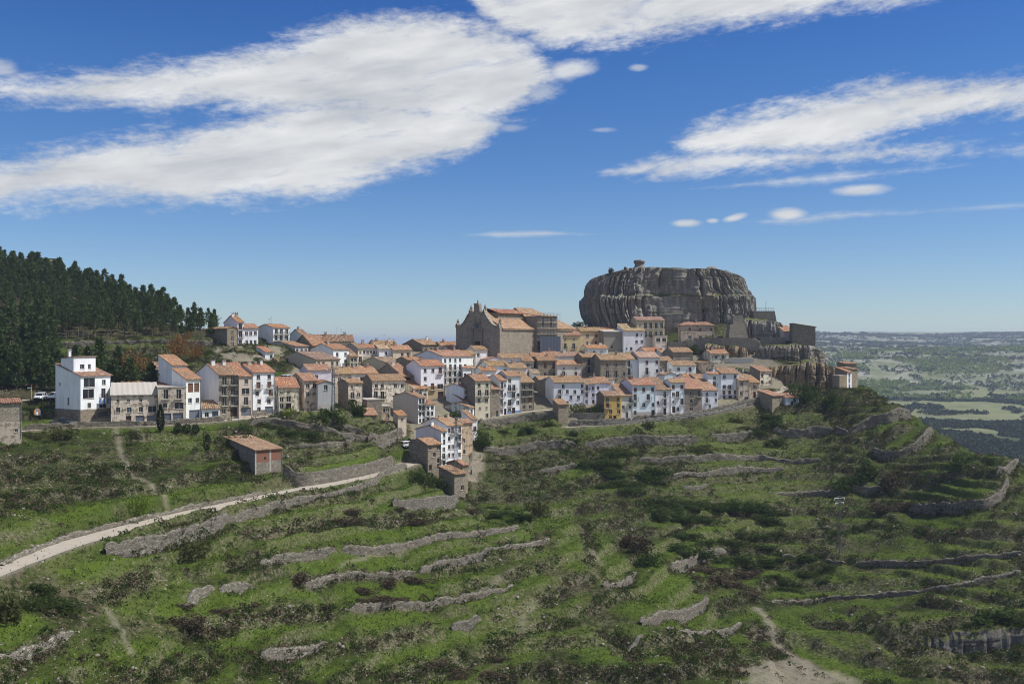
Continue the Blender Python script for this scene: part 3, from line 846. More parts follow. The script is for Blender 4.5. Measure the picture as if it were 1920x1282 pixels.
def house(label, xl, xr, ye, yb, a, xg=None, roof='gable', wall='plaster', col=WHITE, rcol=OLD, win='', side='', d=None, D=None, pitch=.32, base=None, bcol=DSTONE, gcol=None, name='house', cat='house',
          chim=0, aer=0, group='houses of the hill village', ov=.38, rmat='roof_tiles', right='', ch_col=None, gwall=None):
    a = R(a); yb2 = yb
    P = cast(Z0, xl, yb2) if D is None else ray(xl, yb2, D)
    D0 = P[1]; u = np.array((math.cos(a), math.sin(a)))
    tr = (xr-CX)/F
    w = (tr*D0-P[0])/(u[0]-tr*u[1])
    w = max(1.5, min(40, w))
    if d is None:
        d = 8.0
        if xg is not None:
            tg = (xg-CX)/F
            den = math.sin(a)+tg*math.cos(a)
            d = (P[0]-tg*D0)/den if abs(den) > .03 else 8.0
            d = max(2.5, min(22, d))
    h = (yb2-ye)/F*D0
    root = empty(name, P, a)
    tag(root, label, cat, group)
    jit = lambda c: tuple(min(.85, max(.02, x*hr.uniform(.95, 1.04))) for x in c)
    col = jit(col); FND = 5.0
    ops = openings(win, w, h)
    mb = MB()
    wall_grid(mb, w, -FND, h, ops, (0, 0, 0), (1, 0, 0))
    sops = openings(side, d, h)
    rops = openings(right, d, h)
    rise = {'gable': d/2*pitch, 'mono': d*pitch, 'frontgable': w/2*pitch, 'hip': min(w, d)/2*pitch, 'flat': 0, 'monou': w*pitch, 'monol': w*pitch}[roof]
    mg = MB() if gwall else mb
    # left side runs from the front corner to the back
    wall_grid(mg, d, -FND, h, [(o[0], d-o[3], o[2], d-o[1], o[4]) for o in sops], (0, d, 0), (0, -1, 0), N=(1, 0, 0))
    wall_grid(mb, d, -FND, h, rops, (w, 0, 0), (0, 1, 0), N=(-1, 0, 0))
    mb.quad((w, d, -FND), (0, d, -FND), (0, d, h), (w, d, h))
    if roof == 'gable':
        mg.quad((0, d, h), (0, 0, h), (0, d/2, h+rise)); mb.quad((w, 0, h), (w, d, h), (w, d/2, h+rise))
    elif roof == 'mono':
        mg.quad((0, d, h), (0, 0, h), (0, d, h+rise)); mb.quad((w, 0, h), (w, d, h), (w, d, h+rise)); mb.quad((w, d, h), (0, d, h), (0, d, h+rise), (w, d, h+rise))
    elif roof == 'frontgable':
        mb.quad((0, 0, h), (w, 0, h), (w/2, 0, h+rise)); mb.quad((w, d, h), (0, d, h), (w/2, d, h+rise))
    elif roof == 'monou':
        mb.quad((0, 0, h), (w, 0, h), (0, 0, h+rise)); mb.quad((w, d, h), (0, d, h), (0, d, h+rise)); mg.quad((0, d, h), (0, 0, h), (0, 0, h+rise), (0, d, h+rise))
    elif roof == 'monol':
        mb.quad((0, 0, h), (w, 0, h), (w, 0, h+rise)); mb.quad((w, d, h), (0, d, h), (w, d, h+rise)); mb.quad((w, 0, h), (w, d, h), (w, d, h+rise), (w, 0, h+rise))
    wo = mb.build('wall', M[wall], root); wo.color = (*col, 1)
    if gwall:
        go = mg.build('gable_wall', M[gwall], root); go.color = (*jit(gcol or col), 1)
    rm = MB(); e = ov; gv = .16
    if roof == 'gable':
        dz = e*pitch
        sag_slope(rm, (-gv, -e, h-dz+.17), (w+gv, -e, h-dz+.17), (w+gv, d/2, h+rise+.17), (-gv, d/2, h+rise+.17))
        sag_slope(rm, (w+gv, d+e, h-dz+.17), (-gv, d+e, h-dz+.17), (-gv, d/2, h+rise+.17), (w+gv, d/2, h+rise+.17))
    elif roof == 'mono':
        sag_slope(rm, (-gv, -e, h-e*pitch+.17), (w+gv, -e, h-e*pitch+.17), (w+gv, d+.1, h+rise+.1*pitch+.17), (-gv, d+.1, h+rise+.1*pitch+.17))
    elif roof == 'frontgable':
        dz = e*pitch
        sag_slope(rm, (-e, d+gv, h-dz+.17), (-e, -gv, h-dz+.17), (w/2, -gv, h+rise+.17), (w/2, d+gv, h+rise+.17))
        sag_slope(rm, (w+e, -gv, h-dz+.17), (w+e, d+gv, h-dz+.17), (w/2, d+gv, h+rise+.17), (w/2, -gv, h+rise+.17))
    elif roof == 'hip':
        m2 = min(w, d)/2; dz = e*pitch; zt_ = h+rise+.17; ze = h-dz+.17
        if w >= d: A_, B_ = (m2, d/2, zt_), (w-m2, d/2, zt_)
        else: A_, B_ = (w/2, m2, zt_), (w/2, d-m2, zt_)
        c0, c1, c2, c3 = (-e, -e, ze), (w+e, -e, ze), (w+e, d+e, ze), (-e, d+e, ze)
        if w >= d:
            sag_slope(rm, c0, c1, B_, A_); sag_slope(rm, c2, c3, A_, B_); sag_slope(rm, c1, c2, B_, B_); sag_slope(rm, c3, c0, A_, A_)
        else:
            sag_slope(rm, c1, c2, B_, A_); sag_slope(rm, c3, c0, A_, B_); sag_slope(rm, c0, c1, A_, A_); sag_slope(rm, c2, c3, B_, B_)
    elif roof == 'flat':
        rm.box(-.12, -.12, h+.002, w+.12, d+.12, h+.2)
    elif roof == 'monou':
        sag_slope(rm, (w+e, -gv, h-e*pitch+.17), (w+e, d+gv, h-e*pitch+.17), (-.1, d+gv, h+rise+.1*pitch+.17), (-.1, -gv, h+rise+.1*pitch+.17))
    elif roof == 'monol':
        sag_slope(rm, (-e, d+gv, h-e*pitch+.17), (-e, -gv, h-e*pitch+.17), (w+.1, -gv, h+rise+.1*pitch+.17), (w+.1, d+gv, h+rise+.1*pitch+.17))
    ro = rm.build('roof', M[rmat if roof != 'flat' else 'concrete_roof'], root); kf = hr.uniform(.74, 1.1); ro.color = (min(.8, rcol[0]*kf), min(.8, rcol[1]*kf*hr.uniform(.92, 1.18)), min(.8, rcol[2]*kf*hr.uniform(.9, 1.25)), 1)
    add_openings(root, ops, (0, 0, 0), (1, 0, 0), (0, 1, 0))
    add_openings(root, [(o[0], d-o[3], o[2], d-o[1], o[4]) for o in sops], (0, d, 0), (0, -1, 0), (1, 0, 0))
    add_openings(root, rops, (w, 0, 0), (0, 1, 0), (-1, 0, 0))
    if base:
        bh, bmat = base; bm = MB()
        bops = [o for o in ops if o[2] < bh]
        lo = [(o[0], o[1], max(o[2], -FND+.1), o[3], min(o[4], bh-.01)) for o in bops]
        wall_grid(bm, w+.08, -FND, bh, [(o[0], o[1]+.04, o[2], o[3]+.04, o[4]) for o in lo], (-.04, -.04, 0), (1, 0, 0), .04)
        bm.quad((-.04, d, -FND), (-.04, -.04, -FND), (-.04, -.04, bh), (-.04, d, bh)); bm.quad((w+.04, -.04, -FND), (w+.04, d, -FND), (w+.04, d, bh), (w+.04, -.04, bh))
        bm.quad((-.04, -.04, bh), (w+.04, -.04, bh), (w+.04, .0, bh), (-.04, .0, bh)); bm.quad((-.04, d, bh), (-.04, -.04, bh), (0, -.04, bh), (0, d, bh))
        bo = bm.build('plinth', M[bmat], root); bo.color = (*bcol, 1)
    # drain pipe on some fronts
    if w > 3 and h > 5 and hr.random() < .6:
        pm = MB(); pm.tube([(w-.12, -.09, .1), (w-.12, -.09, h-.25)], .05, 6); pm.build('drain_pipe', M['galvanised'], root)
    for k in range(chim):
        if roof in ('flat',): yy = d*.5; zz = h+.2
        elif roof == 'mono': yy = d*.55; zz = h+rise*.55
        else: yy = d*.42; zz = h+rise*.8
        xx = w*(hr.uniform(.2, .8) if chim == 1 else (.22+.55*k/(max(1, chim-1))))
        chimney(root, xx, yy, zz, hr.uniform(.55, .85), hr.uniform(.8, 1.3), ch_col or hr.choice([(.36,.25,.19), (.72,.72,.72), (.42,.37,.3), (.3,.16,.1)]), hr.random() < .6)
    for k in range(aer): aerial(root, w*hr.uniform(.2, .8), d*.5, h+rise, hr.uniform(1.6, 3))
    return root, w, d, h, rise

H = house
# ---- row along the road below the pine wood
big, bw_, bd_, bh_, br_ = H("big white detached house with attic block and stone lower storey", 151, 208, 705, 793, 58, 104, 'mono', win='Lw|Lb|wW|.g', col=WHITE, rcol=BROWN, pitch=.28, base=(2.9, 'rubble_masonry'), bcol=(.30,.24,.17), side='..t|.n.|.n.', chim=0)
H("long low beige building with pale flat-looking roof beside the big white house", 208, 296, 741, 795, 22, None, 'mono', 'old_render', (.60,.55,.46), (.50,.46,.38), 'ttt.|wGwW|.dgg', d=11, pitch=.2, rmat='concrete_roof')
H("shabby beige building with bare brick band and four blue grey garage fronts", 296, 349, 727, 793, 22, None, 'flat', 'old_render', (.55,.49,.40), (.3,.1,.07), 'bb|wW|gg', d=9)
H("low building under dark red sheet roofs behind the shabby garages", 228, 334, 724, 748, 22, None, "mono", "old_render", (.50,.44,.36), (.24,.07,.045), "", d=7, D=238, pitch=.12)
H("small white huts with red tiled roofs at the foot of the grey gable", 497, 513, 660, 676, 34, 480, "mono", "plaster", WHITE, ORANGE, ".w", pitch=.2)
H("narrow white house with paired tall windows over a garage", 349, 377, 711, 790, 45, 322, 'mono', 'plaster', WHITE, SALMON, 'SS|ww|g', pitch=.32)
H("white tower like block rising behind the narrow white house", 322, 351, 685, 770, 48, 297, 'mono', 'plaster', WHITE, SALMON, '.w|..|..', D=242, pitch=.38)
H("small grey rendered outbuilding behind the brick banded building", 296, 322, 702, 760, 30, 272, 'gable', 'plaster', GREY, OLD, '', D=246)
H("stone fronted house with white gable and four long dark balconies", 410, 448, 703, 782, 38, 366, 'gable', 'rubble_masonry', (.42,.35,.25), BROWN, 'bb|bb|bb|wD', chim=2, ch_col=(.75,.75,.75), gwall='plaster', gcol=(.74,.73,.72))
H("small white garage house in front of the big blank white gable", 379, 412, 766, 788, 22, None, 'mono', 'plaster', WHITE, BROWN, 'wg', d=5, pitch=.3)
H("narrow beige house squeezed between stone front and white house", 448, 474, 705, 780, 38, None, 'mono', 'plaster', (.52,.45,.36), ORANGE, 'w|W|b|g', d=9)
H("tall white house with brown shuttered balconies and orange roof", 474, 515, 698, 776, 38, 438, 'gable', 'plaster', WHITE, ORANGE, 'ww|BB|w.B|ww|wg', chim=3, base=(.9, 'rubble_masonry'))
H("small cream house beside the lattice pole with crooked roof", 521, 561, 727, 768, 22, None, 'mono', 'old_render', (.66,.58,.45), ORANGE, 'tt.|wb.|wD.', d=7)
H("beige corner house behind the small cream house", 570, 597, 714, 762, 32, 543, 'gable', 'old_render', (.56,.48,.38), SALMON, 'ww|wt|t.')
H("grey concrete transformer tower house with slit vents", 596, 626, 719, 770, 20, None, 'frontgable', 'plaster', (.42,.43,.45), ORANGE, '.W.|...|...|...', d=7, base=(1.6, 'concrete'), bcol=(.3,.3,.31))
H("tall cream house with dark stone side wall above the garden", 653, 680, 718, 778, 36, 634, 'gable', 'old_render', (.58,.51,.41), OLD, 't.|bw|n.|nn', gwall='rubble_masonry', gcol=DSTONE)
H("wide cream and white house with dark side and small windows", 698, 761, 714, 750, 24, 680, 'gable', 'old_render', (.72,.66,.56), OLD, 'ww.ww|bb.ww', gwall='rubble_masonry', gcol=(.26,.23,.18))
H("windowless dark stone block below the wide cream house", 688, 716, 750, 784, 28, None, 'flat', 'rubble_masonry', (.20,.18,.15), DSTONE, '', d=7)
H("ruined ochre walled hut with small openings below the cream house", 715, 732, 762, 786, 26, None, 'flat', 'old_render', (.46,.36,.22), DSTONE, 'ww|.w', d=5)
H("little stone shed with tiled roof among the garden walls", 683, 707, 778, 792, 22, None, 'mono', 'rubble_masonry', DSTONE, SALMON, '', d=5)
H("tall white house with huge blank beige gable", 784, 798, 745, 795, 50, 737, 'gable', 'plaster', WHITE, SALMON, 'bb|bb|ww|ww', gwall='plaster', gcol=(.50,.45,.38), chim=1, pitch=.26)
H("small white house with orange roof tucked against the beige gabled house", 798, 815, 758, 792, 40, None, 'mono', 'plaster', WHITE, ORANGE, 'ww|bw|ww', d=7)
H("tiny beige tower house with orange roof on a tall rubble wall", 746, 762, 779, 815, 30, 737, 'mono', 'plaster', (.60,.52,.40), ORANGE, 't|.|.')
H("white house with ochre ground floor and big dark doorway", 789, 834, 686, 748, 30, None, 'gable', 'plaster', WHITE, ORANGE, 'wwB|w..|sBW|..D', d=10, base=(3.6, 'plaster'), bcol=(.40,.29,.15), chim=1)
H("long white terrace of tall balconied houses below the church front", 829, 887, 668, 722, 44, 776, 'gable', 'plaster', WHITE, SALMON, 'wwww..|BBbbbw|BBbbbw|BBbbww', gcol=GABLE_SHADE, gwall='plaster', chim=2, pitch=.26)
H("stone house with a row of small square windows and orange roof", 764, 790, 675, 718, 40, 743, 'gable', 'rubble_masonry', (.36,.32,.22), ORANGE, 'www|wwww|wwww', chim=1, pitch=.28)
H("wide beige hall with dark arched openings and brown ribbed roof", 721, 755, 679, 700, 46, 679, 'gable', 'plaster', OLIVE, GREYB, 'aWa', d=None, pitch=.26)
H("large beige hall with big blank gable and grey brown roof", 592, 637, 674, 702, 50, 520, 'gable', 'plaster', OLIVE, GREYB, 'ww.ww|WwWWw', chim=0, pitch=.24)
H("white house with two rows of dark windows above the large beige hall", 625, 656, 655, 690, 46, 582, 'gable', 'plaster', WHITE, ORANGE, 'ww|bb', chim=1, pitch=.28)
H("long grey gabled house with orange roof under the top white houses", 553, 578, 649, 664, 55, 492, 'gable', 'plaster', (.40,.40,.42), SALMON, 'www', aer=1, pitch=.2)
H("white house with long balcony on the skyline above the grey gable", 512, 543, 614, 640, 46, 483, 'gable', 'plaster', WHITE, ORANGE, 'bbb|bbb', aer=2, D=312, gwall='plaster', gcol=(.66,.68,.72), pitch=.24)  # gable colour dimmed to paint its shade
H("white house with narrow windows beside the pine wood", 457, 484, 615, 651, 32, None, 'gable', 'plaster', WHITE, SALMON, 'www|nnn', d=8)
H("tall thin white house with chimneys at the end of the pine wood", 445, 457, 604, 648, 34, 420, 'gable', 'plaster', WHITE, ORANGE, 'b|b|w', chim=2, D=296)
H("rough stone cottage with tiled gable at the edge of the pines", 426, 446, 616, 652, 34, 386, 'frontgable', 'rubble_masonry', (.42,.35,.24), SALMON, '.t.|.n.|.n.', D=290)
H("white skyline house with steep orange roof and dark side", 565, 578, 628, 650, 32, 543, 'gable', 'plaster', WHITE, BROWN, 'w', D=330, chim=1)
H("low house with long sloping orange roof below the skyline", 586, 612, 648, 662, 28, 545, 'gable', 'rubble_masonry', STONE, ORANGE, '', D=316)
H("house under the long dark brown roof on the skyline", 598, 664, 640, 662, 16, None, "gable", "plaster", CREAM, (.20,.13,.09), ".w..w.", D=345, pitch=.42, aer=2, d=11, chim=2)
H("low brown roofed house between the skyline house and the long dark roof", 574, 602, 636, 658, 20, None, "gable", "rubble_masonry", STONE, OLD, ".w", D=338, d=8, chim=1)
H("row house with rusty roof closing the skyline before the dark stone house", 700, 744, 646, 664, 20, None, "gable", "plaster", (.62,.58,.52), OLD, "w.w.", D=334, d=8, chim=2, aer=1)
H("tan rendered house squeezed under the church corner", 868, 892, 664, 690, 26, None, "gable", "old_render", (.52,.45,.34), OLD, "ww", d=7, D=312)
H("small white house among the roofs above the cream tall house", 868, 890, 690, 716, 30, None, "gable", "plaster", WHITE, SALMON, "w.w", d=7, chim=1)
H("old stone house with sagging roof beside the white hut", 1010, 1042, 712, 734, 16, None, "gable", "rubble_masonry", STONE, OLD, ".w.", d=6)
H("small white house with terrace below the long dark roof", 586, 606, 640, 658, 28, None, 'mono', 'plaster', WHITE, ORANGE, 'wb', d=6, D=322)
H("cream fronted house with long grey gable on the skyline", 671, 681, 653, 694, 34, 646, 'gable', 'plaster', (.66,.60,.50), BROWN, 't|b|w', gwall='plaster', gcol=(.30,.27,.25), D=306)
H("small beige house between the cream front and the white house", 656, 671, 668, 690, 30, None, 'mono', 'plaster', OLIVE, BROWN, 'ww|ww', d=6)
H("house with row of small openings under an orange roof near the skyline", 679, 711, 652, 668, 26, None, 'gable', 'plaster', (.68,.64,.58), ORANGE, 'wwwww', d=8, chim=2)
H("plain white house under a pale roof near the skyline", 711, 737, 654, 670, 26, None, 'gable', 'plaster', WHITE, PALE, '.w.', d=8, chim=1)
H("low house with orange roof left of the dark stone house on the ridge", 737, 772, 656, 672, 24, None, 'gable', 'plaster', CREAM, SALMON, '.ww', d=9, aer=1, chim=1)
H("dark stone house with broad gable standing on the ridge line", 792, 824, 646, 664, 46, 755, 'gable', 'rubble_masonry', (.17,.145,.12), OLD, 'ww.', chim=1, D=336, pitch=.34)
H("low roofs house on the ridge beside the church", 826, 862, 648, 668, 22, None, 'gable', 'plaster', CREAM, ORANGE, 'tt', d=8, D=338, chim=1)
H("squat house with red brown roof against the church wall", 842, 868, 655, 672, 22, None, 'gable', 'plaster', (.6,.56,.5), (.36,.19,.12), 't', d=8, D=330)
H("white low house with louvred beige front behind the transformer tower", 577, 621, 694, 718, 26, None, 'gable', 'plaster', (.66,.66,.68), SALMON, '.w..', d=9)
H("cream house with two square windows in the middle terraces", 622, 662, 701, 722, 26, None, 'gable', 'old_render', (.62,.56,.46), OLD, '.w.w', d=10, chim=2)
H("broad low house with many coloured old roof tiles and dark porch", 662, 709, 700, 722, 26, None, 'gable', 'plaster', (.70,.67,.62), SALMON, '.W.w', d=11, chim=2)
H("house with deep shaded balcony under an orange roof", 755, 774, 705, 738, 30, 702, 'gable', 'rubble_masonry', (.32,.28,.22), SALMON, 'D|b|w', chim=1)
H("low white and stone house under a salmon roof by the ochre doorway", 774, 802, 729, 752, 30, None, 'mono', 'old_render', (.68,.66,.62), SALMON, 'wbw', d=8)
H("white house with bluish shaded gable facing the street bend", 869, 885, 727, 768, 46, 836, 'gable', 'plaster', WHITE, PALE, 'w.|bw|ww', gwall='plaster', gcol=GABLE_SHADE, pitch=.28)
H("small white gabled annex below the bluish shaded gable", 869, 880, 752, 772, 34, 833, 'gable', 'plaster', WHITE, ORANGE, 'w', gwall='plaster', gcol=GABLE_SHADE)
H("weathered grey gabled house with streaked render at the bend", 880, 889, 764, 790, 50, 834, 'gable', 'plaster', WHITE, OLD, 'w|w', gwall='old_render', gcol=(.50,.52,.56), pitch=.26)
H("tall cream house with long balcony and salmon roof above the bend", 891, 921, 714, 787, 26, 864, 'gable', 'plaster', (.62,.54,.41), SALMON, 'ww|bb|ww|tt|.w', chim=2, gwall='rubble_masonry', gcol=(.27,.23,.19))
H("narrow bare stone house wedged beside the tall cream house", 921, 937, 730, 784, 26, None, 'mono', 'rubble_masonry', (.40,.32,.22), OLD, 't.|..|.n', d=7)
H("slim white house with stacked dark balconies", 937, 951, 713, 780, 26, 912, 'gable', 'plaster', WHITE, SALMON, 'bt|bt|bt|wD', gcol=GABLE_SHADE, gwall='plaster')
H("white house with blue painted base and pale balconies", 951, 976, 705, 776, 24, 931, 'gable', 'plaster', WHITE, SALMON, 'w..|bb.|.bw|b.w|wd.', base=(.9, 'plaster'), bcol=(.08,.22,.50), gwall='plaster', gcol=GABLE_SHADE)
H("stone house with white corner strip and wooden balconies", 976, 1001, 717, 770, 22, None, 'mono', 'rubble_masonry', (.42,.36,.26), OLD, 'bb|bb|wS|ww', d=9, chim=1)
H("low white house with orange roof above the balconied terrace end", 903, 931, 695, 722, 26, 888, 'gable', 'plaster', WHITE, ORANGE, '.ww', chim=1)
H("white house with brown shutter and mossy roof below the beige gable", 915, 955, 686, 706, 20, None, 'gable', 'plaster', WHITE, OLD, '..s', d=9)
H("cream walled house with ragged roof in the middle rows", 955, 988, 690, 712, 18, None, 'gable', 'plaster', (.72,.69,.62), OLD, '.w.', d=9, chim=1)
H("white gabled house with orange roof sloping down beside it", 914, 940, 674, 696, 18, None, 'frontgable', 'plaster', WHITE, SALMON, '.w|ww', d=9)
H("whitewashed house with stone gable and weathered roof", 940, 977, 671, 692, 18, None, 'gable', 'plaster', (.70,.70,.70), OLD, '..s', d=8)
H("white fronted house with beige gable right below the church", 914, 934, 642, 664, 26, 883, 'gable', 'plaster', WHITE, SALMON, 'ww|ss', gwall='plaster', gcol=(.50,.44,.34), D=330, chim=1)
H("long pale house under a thin salmon roof below the nave", 934, 969, 647, 668, 14, None, 'mono', 'plaster', (.66,.66,.70), SALMON, '....', d=7)
H("beige house with one green window below the nave", 969, 993, 647, 668, 14, None, 'mono', 'plaster', (.42,.38,.32), SALMON, '.G.|.d.', d=7)
H("small white house with patched roofs left of the beige gable", 890, 914, 656, 690, 24, None, 'gable', 'plaster', WHITE, OLD, 'w.|.b', d=8, D=318)
H("white house corner with flat cornice and brown door below the long pale house", 935, 951, 657, 672, 14, None, 'flat', 'plaster', WHITE, WHITE, '.s', d=5)
H("small plain cream house beside the stepped lane", 980, 1001, 677, 702, 16, None, 'mono', 'old_render', (.55,.50,.42), OLD, '.w.|...', d=7)
H("tiny white hut with one window above the old stone wall", 998, 1012, 700, 712, 14, None, 'mono', 'plaster', WHITE, (.4,.36,.3), '.w', d=4)
# ---- upper right rows
H("long house under a wide salmon roof below the scaffold", 997, 1046, 668, 682, 12, None, 'gable', 'plaster', (.72,.72,.74), SALMON, '', d=10, chim=1)
H("house under a brown purple roof with white chimney below the yellow house", 1046, 1090, 668, 684, 12, None, 'gable', 'plaster', (.72,.72,.76), (.34,.22,.18), '', d=9, chim=1, ch_col=(.78,.78,.78))
H("brown rubble house with wooden shutters in the upper rows", 1009, 1044, 676, 710, 14, 996, 'gable', 'rubble_masonry', (.27,.215,.16), OLD, '.S.S|.w.w', chim=1)
H("pale cream house with salmon roof beside the brown rubble house", 1045, 1092, 684, 716, 14, None, 'gable', 'plaster', (.66,.61,.54), SALMON, '.t..t.|.b..s.|....s.', d=9)
H("yellow rendered house with iron balconies right of the scaffold", 1047, 1089, 628, 656, 12, None, 'gable', 'plaster', (.60,.48,.27), SALMON, '.t.t.|.b.b.', d=8)
H("half yellow half pink house with pale blue shutters", 1089, 1131, 621, 650, 12, None, 'gable', 'plaster', (.60,.48,.30), OLD, '.G.s.|.G.w.', d=9, chim=1)
H("low house with many old tiles beneath the great rock", 1131, 1160, 619, 640, 12, None, 'gable', 'plaster', (.66,.58,.52), SALMON, 'w.', d=9, chim=1, D=362)
H("white cottage with vivid orange roof and white dormer chimney", 1102, 1140, 653, 668, 14, 1089, 'gable', 'plaster', WHITE, (.55,.21,.10), '.s.s.', chim=2, ch_col=(.8,.8,.8))
H("blank taupe rendered house behind the white cottage", 1132, 1171, 622, 660, 10, None, 'mono', 'plaster', (.29,.255,.21), (.3,.27,.23), '..t.|.s..', d=7, pitch=.1, rmat='concrete_roof')
H("tall white house with pale roof in front of the windowed beige house", 1169, 1209, 620, 660, 10, None, 'mono', 'plaster', WHITE, PALE, '..wt|..ww|tw.W', d=8)
H("brown tiled house right under the foot of the great rock", 1166, 1194, 609, 636, 12, 1152, 'gable', 'rubble_masonry', (.33,.27,.2), OLD, '..', D=366)
H("big beige mansion with two storeys of tall dark windows below the rock", 1194, 1246, 600, 634, 12, 1181, 'gable', 'plaster', (.47,.41,.30), (.36,.23,.19), 'tbbbb|bbbbb', D=357, base=(.7, 'concrete'))
H("flat roofed cream box house with two wide windows", 1229, 1251, 630, 656, 14, None, 'flat', 'plaster', (.66,.58,.50), WHITE, 'WW|...', d=6)
H("low white house under a bright orange roof in the upper rows", 1208, 1240, 658, 676, 14, 1194, 'gable', 'plaster', WHITE, (.56,.20,.08), '...b', chim=0)
H("small white house with faded roof left of the two tone stone house", 1239, 1262, 661, 680, 12, None, 'gable', 'plaster', WHITE, SALMON, 'w..', d=8, chim=1)
H("two tone stone and cream house with tall dark openings", 1262, 1299, 660, 694, 12, None, 'gable', 'rubble_masonry', (.46,.40,.31), OLD, '.t..t|.b..b', d=9)
H("grey stone house with balcony door and mottled roof", 1092, 1126, 670, 716, 14, 1077, 'gable', 'rubble_masonry', (.38,.33,.26), OLD, '.b..|.b.t|....', chim=1)
H("very wide grey stone house with irregular windows and balconies", 1126, 1175, 675, 726, 12, None, 'gable', 'rubble_masonry', (.38,.32,.24), OLD, '.s.w.t|.b.b.w|......', d=11, chim=2)
H("slim white house with three stacked balcony doors", 1175, 1198, 673, 720, 12, None, 'gable', 'plaster', WHITE, SALMON, 'b..|b..|b..', d=10)
H("white house with four brown windows above the lane", 1198, 1237, 670, 720, 12, None, 'gable', 'plaster', (.76,.76,.78), PALE, '.s.s|.b.w|w...', d=11)
H("old stone house with pale blue door beside the white house", 1237, 1261, 676, 704, 12, None, 'gable', 'rubble_masonry', (.40,.33,.24), OLD, '.t.|.G.', d=8)
H("white house pair with one wide window below the two tone house", 1261, 1305, 685, 710, 10, None, 'gable', 'plaster', WHITE, OLD, '.w..W.|......', d=8)
H("derelict stone house with patched walls and hipped salmon roof under the rock", 1277, 1339, 609, 640, 8, 1271, 'hip', 'old_render', (.50,.43,.33), SALMON, '.k.k.k|.G.G..', chim=1, D=356, pitch=.5)
H("pale house with flat salmon roof below the ruined tower", 1332, 1366, 663, 684, 8, 1317, 'gable', 'old_render', (.62,.58,.53), SALMON, '.w.W.|.....', chim=1)
H("stone house with three tall windows and gable front", 1322, 1339, 681, 704, 6, None, 'frontgable', 'old_render', (.55,.47,.36), OLD, 'www', d=13)
H("white house with blue grey base and row of brown windows by the upper street", 1352, 1385, 700, 750, 12, None, 'gable', 'plaster', WHITE, OLD, 'G.w|...|bb.|sss|sds', d=10, base=(1.6, 'plaster'), bcol=(.45,.47,.55))
H("white house with salmon roof and few windows next to the lane steps", 1327, 1352, 701, 750, 14, 1317, 'gable', 'plaster', (.74,.75,.78), SALMON, '.w.|.b.|...|.w.', chim=1, ch_col=(.8,.8,.8))
H("small tan house with narrow windows at the street end", 1385, 1405, 713, 752, 14, None, 'mono', 'old_render', (.52,.45,.36), OLD, 'w.|..|w.|.g', d=7)
H("low cream cottage between tan house and tall cream house", 1405, 1425, 717, 746, 14, None, 'mono', 'old_render', (.58,.50,.38), SALMON, '.w.|.d.', d=6)
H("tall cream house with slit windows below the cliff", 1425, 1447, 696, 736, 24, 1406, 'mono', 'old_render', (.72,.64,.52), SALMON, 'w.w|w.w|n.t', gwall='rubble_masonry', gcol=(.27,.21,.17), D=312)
H("dark stone barn with long orange roof at the end of the street", 1448, 1467, 742, 774, 34, 1420, 'mono', 'rubble_masonry', (.40,.32,.23), (.55,.24,.15), '.t|..', pitch=.22)
H("small blue white cottage with red roof beside the barn", 1473, 1498, 745, 766, 18, None, 'gable', 'plaster', (.62,.68,.76), (.50,.18,.13), '.w.', d=6, base=(1.0, 'rubble_masonry'))
H("white cottage with gabled front above the first row", 1246, 1270, 703, 724, 12, 1226, 'frontgable', 'plaster', WHITE, OLD, '.ww.', d=9, chim=2)
H("white house with brown window below an orange patched roof", 1281, 1304, 706, 728, 12, 1270, 'gable', 'plaster', (.74,.75,.78), ORANGE, '.s.', chim=1)
H("small stone cream house left of the large white pair", 1304, 1328, 710, 732, 12, None, 'gable', 'old_render', (.6,.55,.48), OLD, '.ww', d=8)
# ---- front row on the curved street
H("wide white house with many small scattered windows", 1038, 1096, 717, 762, 12, None, 'gable', 'plaster', (.74,.78,.84), OLD, '..w....w|.b.G.w.w|.w..G.w.|...d....', d=10, chim=1)
H("pale blue white house with one brown balcony beside the wide white house", 1096, 1117, 720, 760, 12, None, 'gable', 'plaster', (.68,.72,.79), OLD, 'B.w|s.w|G.s', d=9)
H("white gabled house with orange roof above the yellow house", 1117, 1144, 718, 752, 16, 1095, 'gable', 'plaster', (.72,.76,.82), SALMON, 'w...|....', chim=1)
H("small white house with tiled roof behind the white gabled house", 1122, 1152, 711, 736, 12, None, 'gable', 'plaster', WHITE, OLD, '...', d=7, chim=1, ch_col=(.8,.8,.8), D=312)
H("bright ochre yellow house with dark windows on the village street", 1133, 1165, 742, 789, 14, 1118, 'gable', 'plaster', OCHRE, (.26,.17,.13), 'w.w|B.w|.w.w|.wd.', gwall='rubble_masonry', gcol=(.24,.2,.16))
H("narrow cream house attached to the yellow house", 1165, 1186, 742, 784, 14, None, 'mono', 'plaster', (.64,.60,.53), (.36,.2,.14), '..b|w.w|.g.', d=9)
H("bluish white house with dark awning on its balcony", 1186, 1229, 722, 781, 14, 1162, 'gable', 'plaster', (.70,.76,.86), (.52,.23,.15), 's.s.s|b..b.|w.w.w|w...d', base=(1.3, 'plaster'), bcol=(.38,.35,.33), gwall='plaster', gcol=(.66,.66,.74), chim=1)  # gable's darker tone paints its shade
H("whitewashed house with crooked brown roof and two balconies", 1229, 1258, 731, 778, 14, None, 'mono', 'plaster', (.74,.74,.73), BROWN, '..b.|w.b.|..d.', d=10, base=(.7, 'concrete'))
H("tall white house with orange roof and brown upper windows on the street", 1258, 1284, 717, 774, 14, 1245, 'gable', 'plaster', (.74,.78,.86), OLD, 's.s|wb.|t.b|dw.')
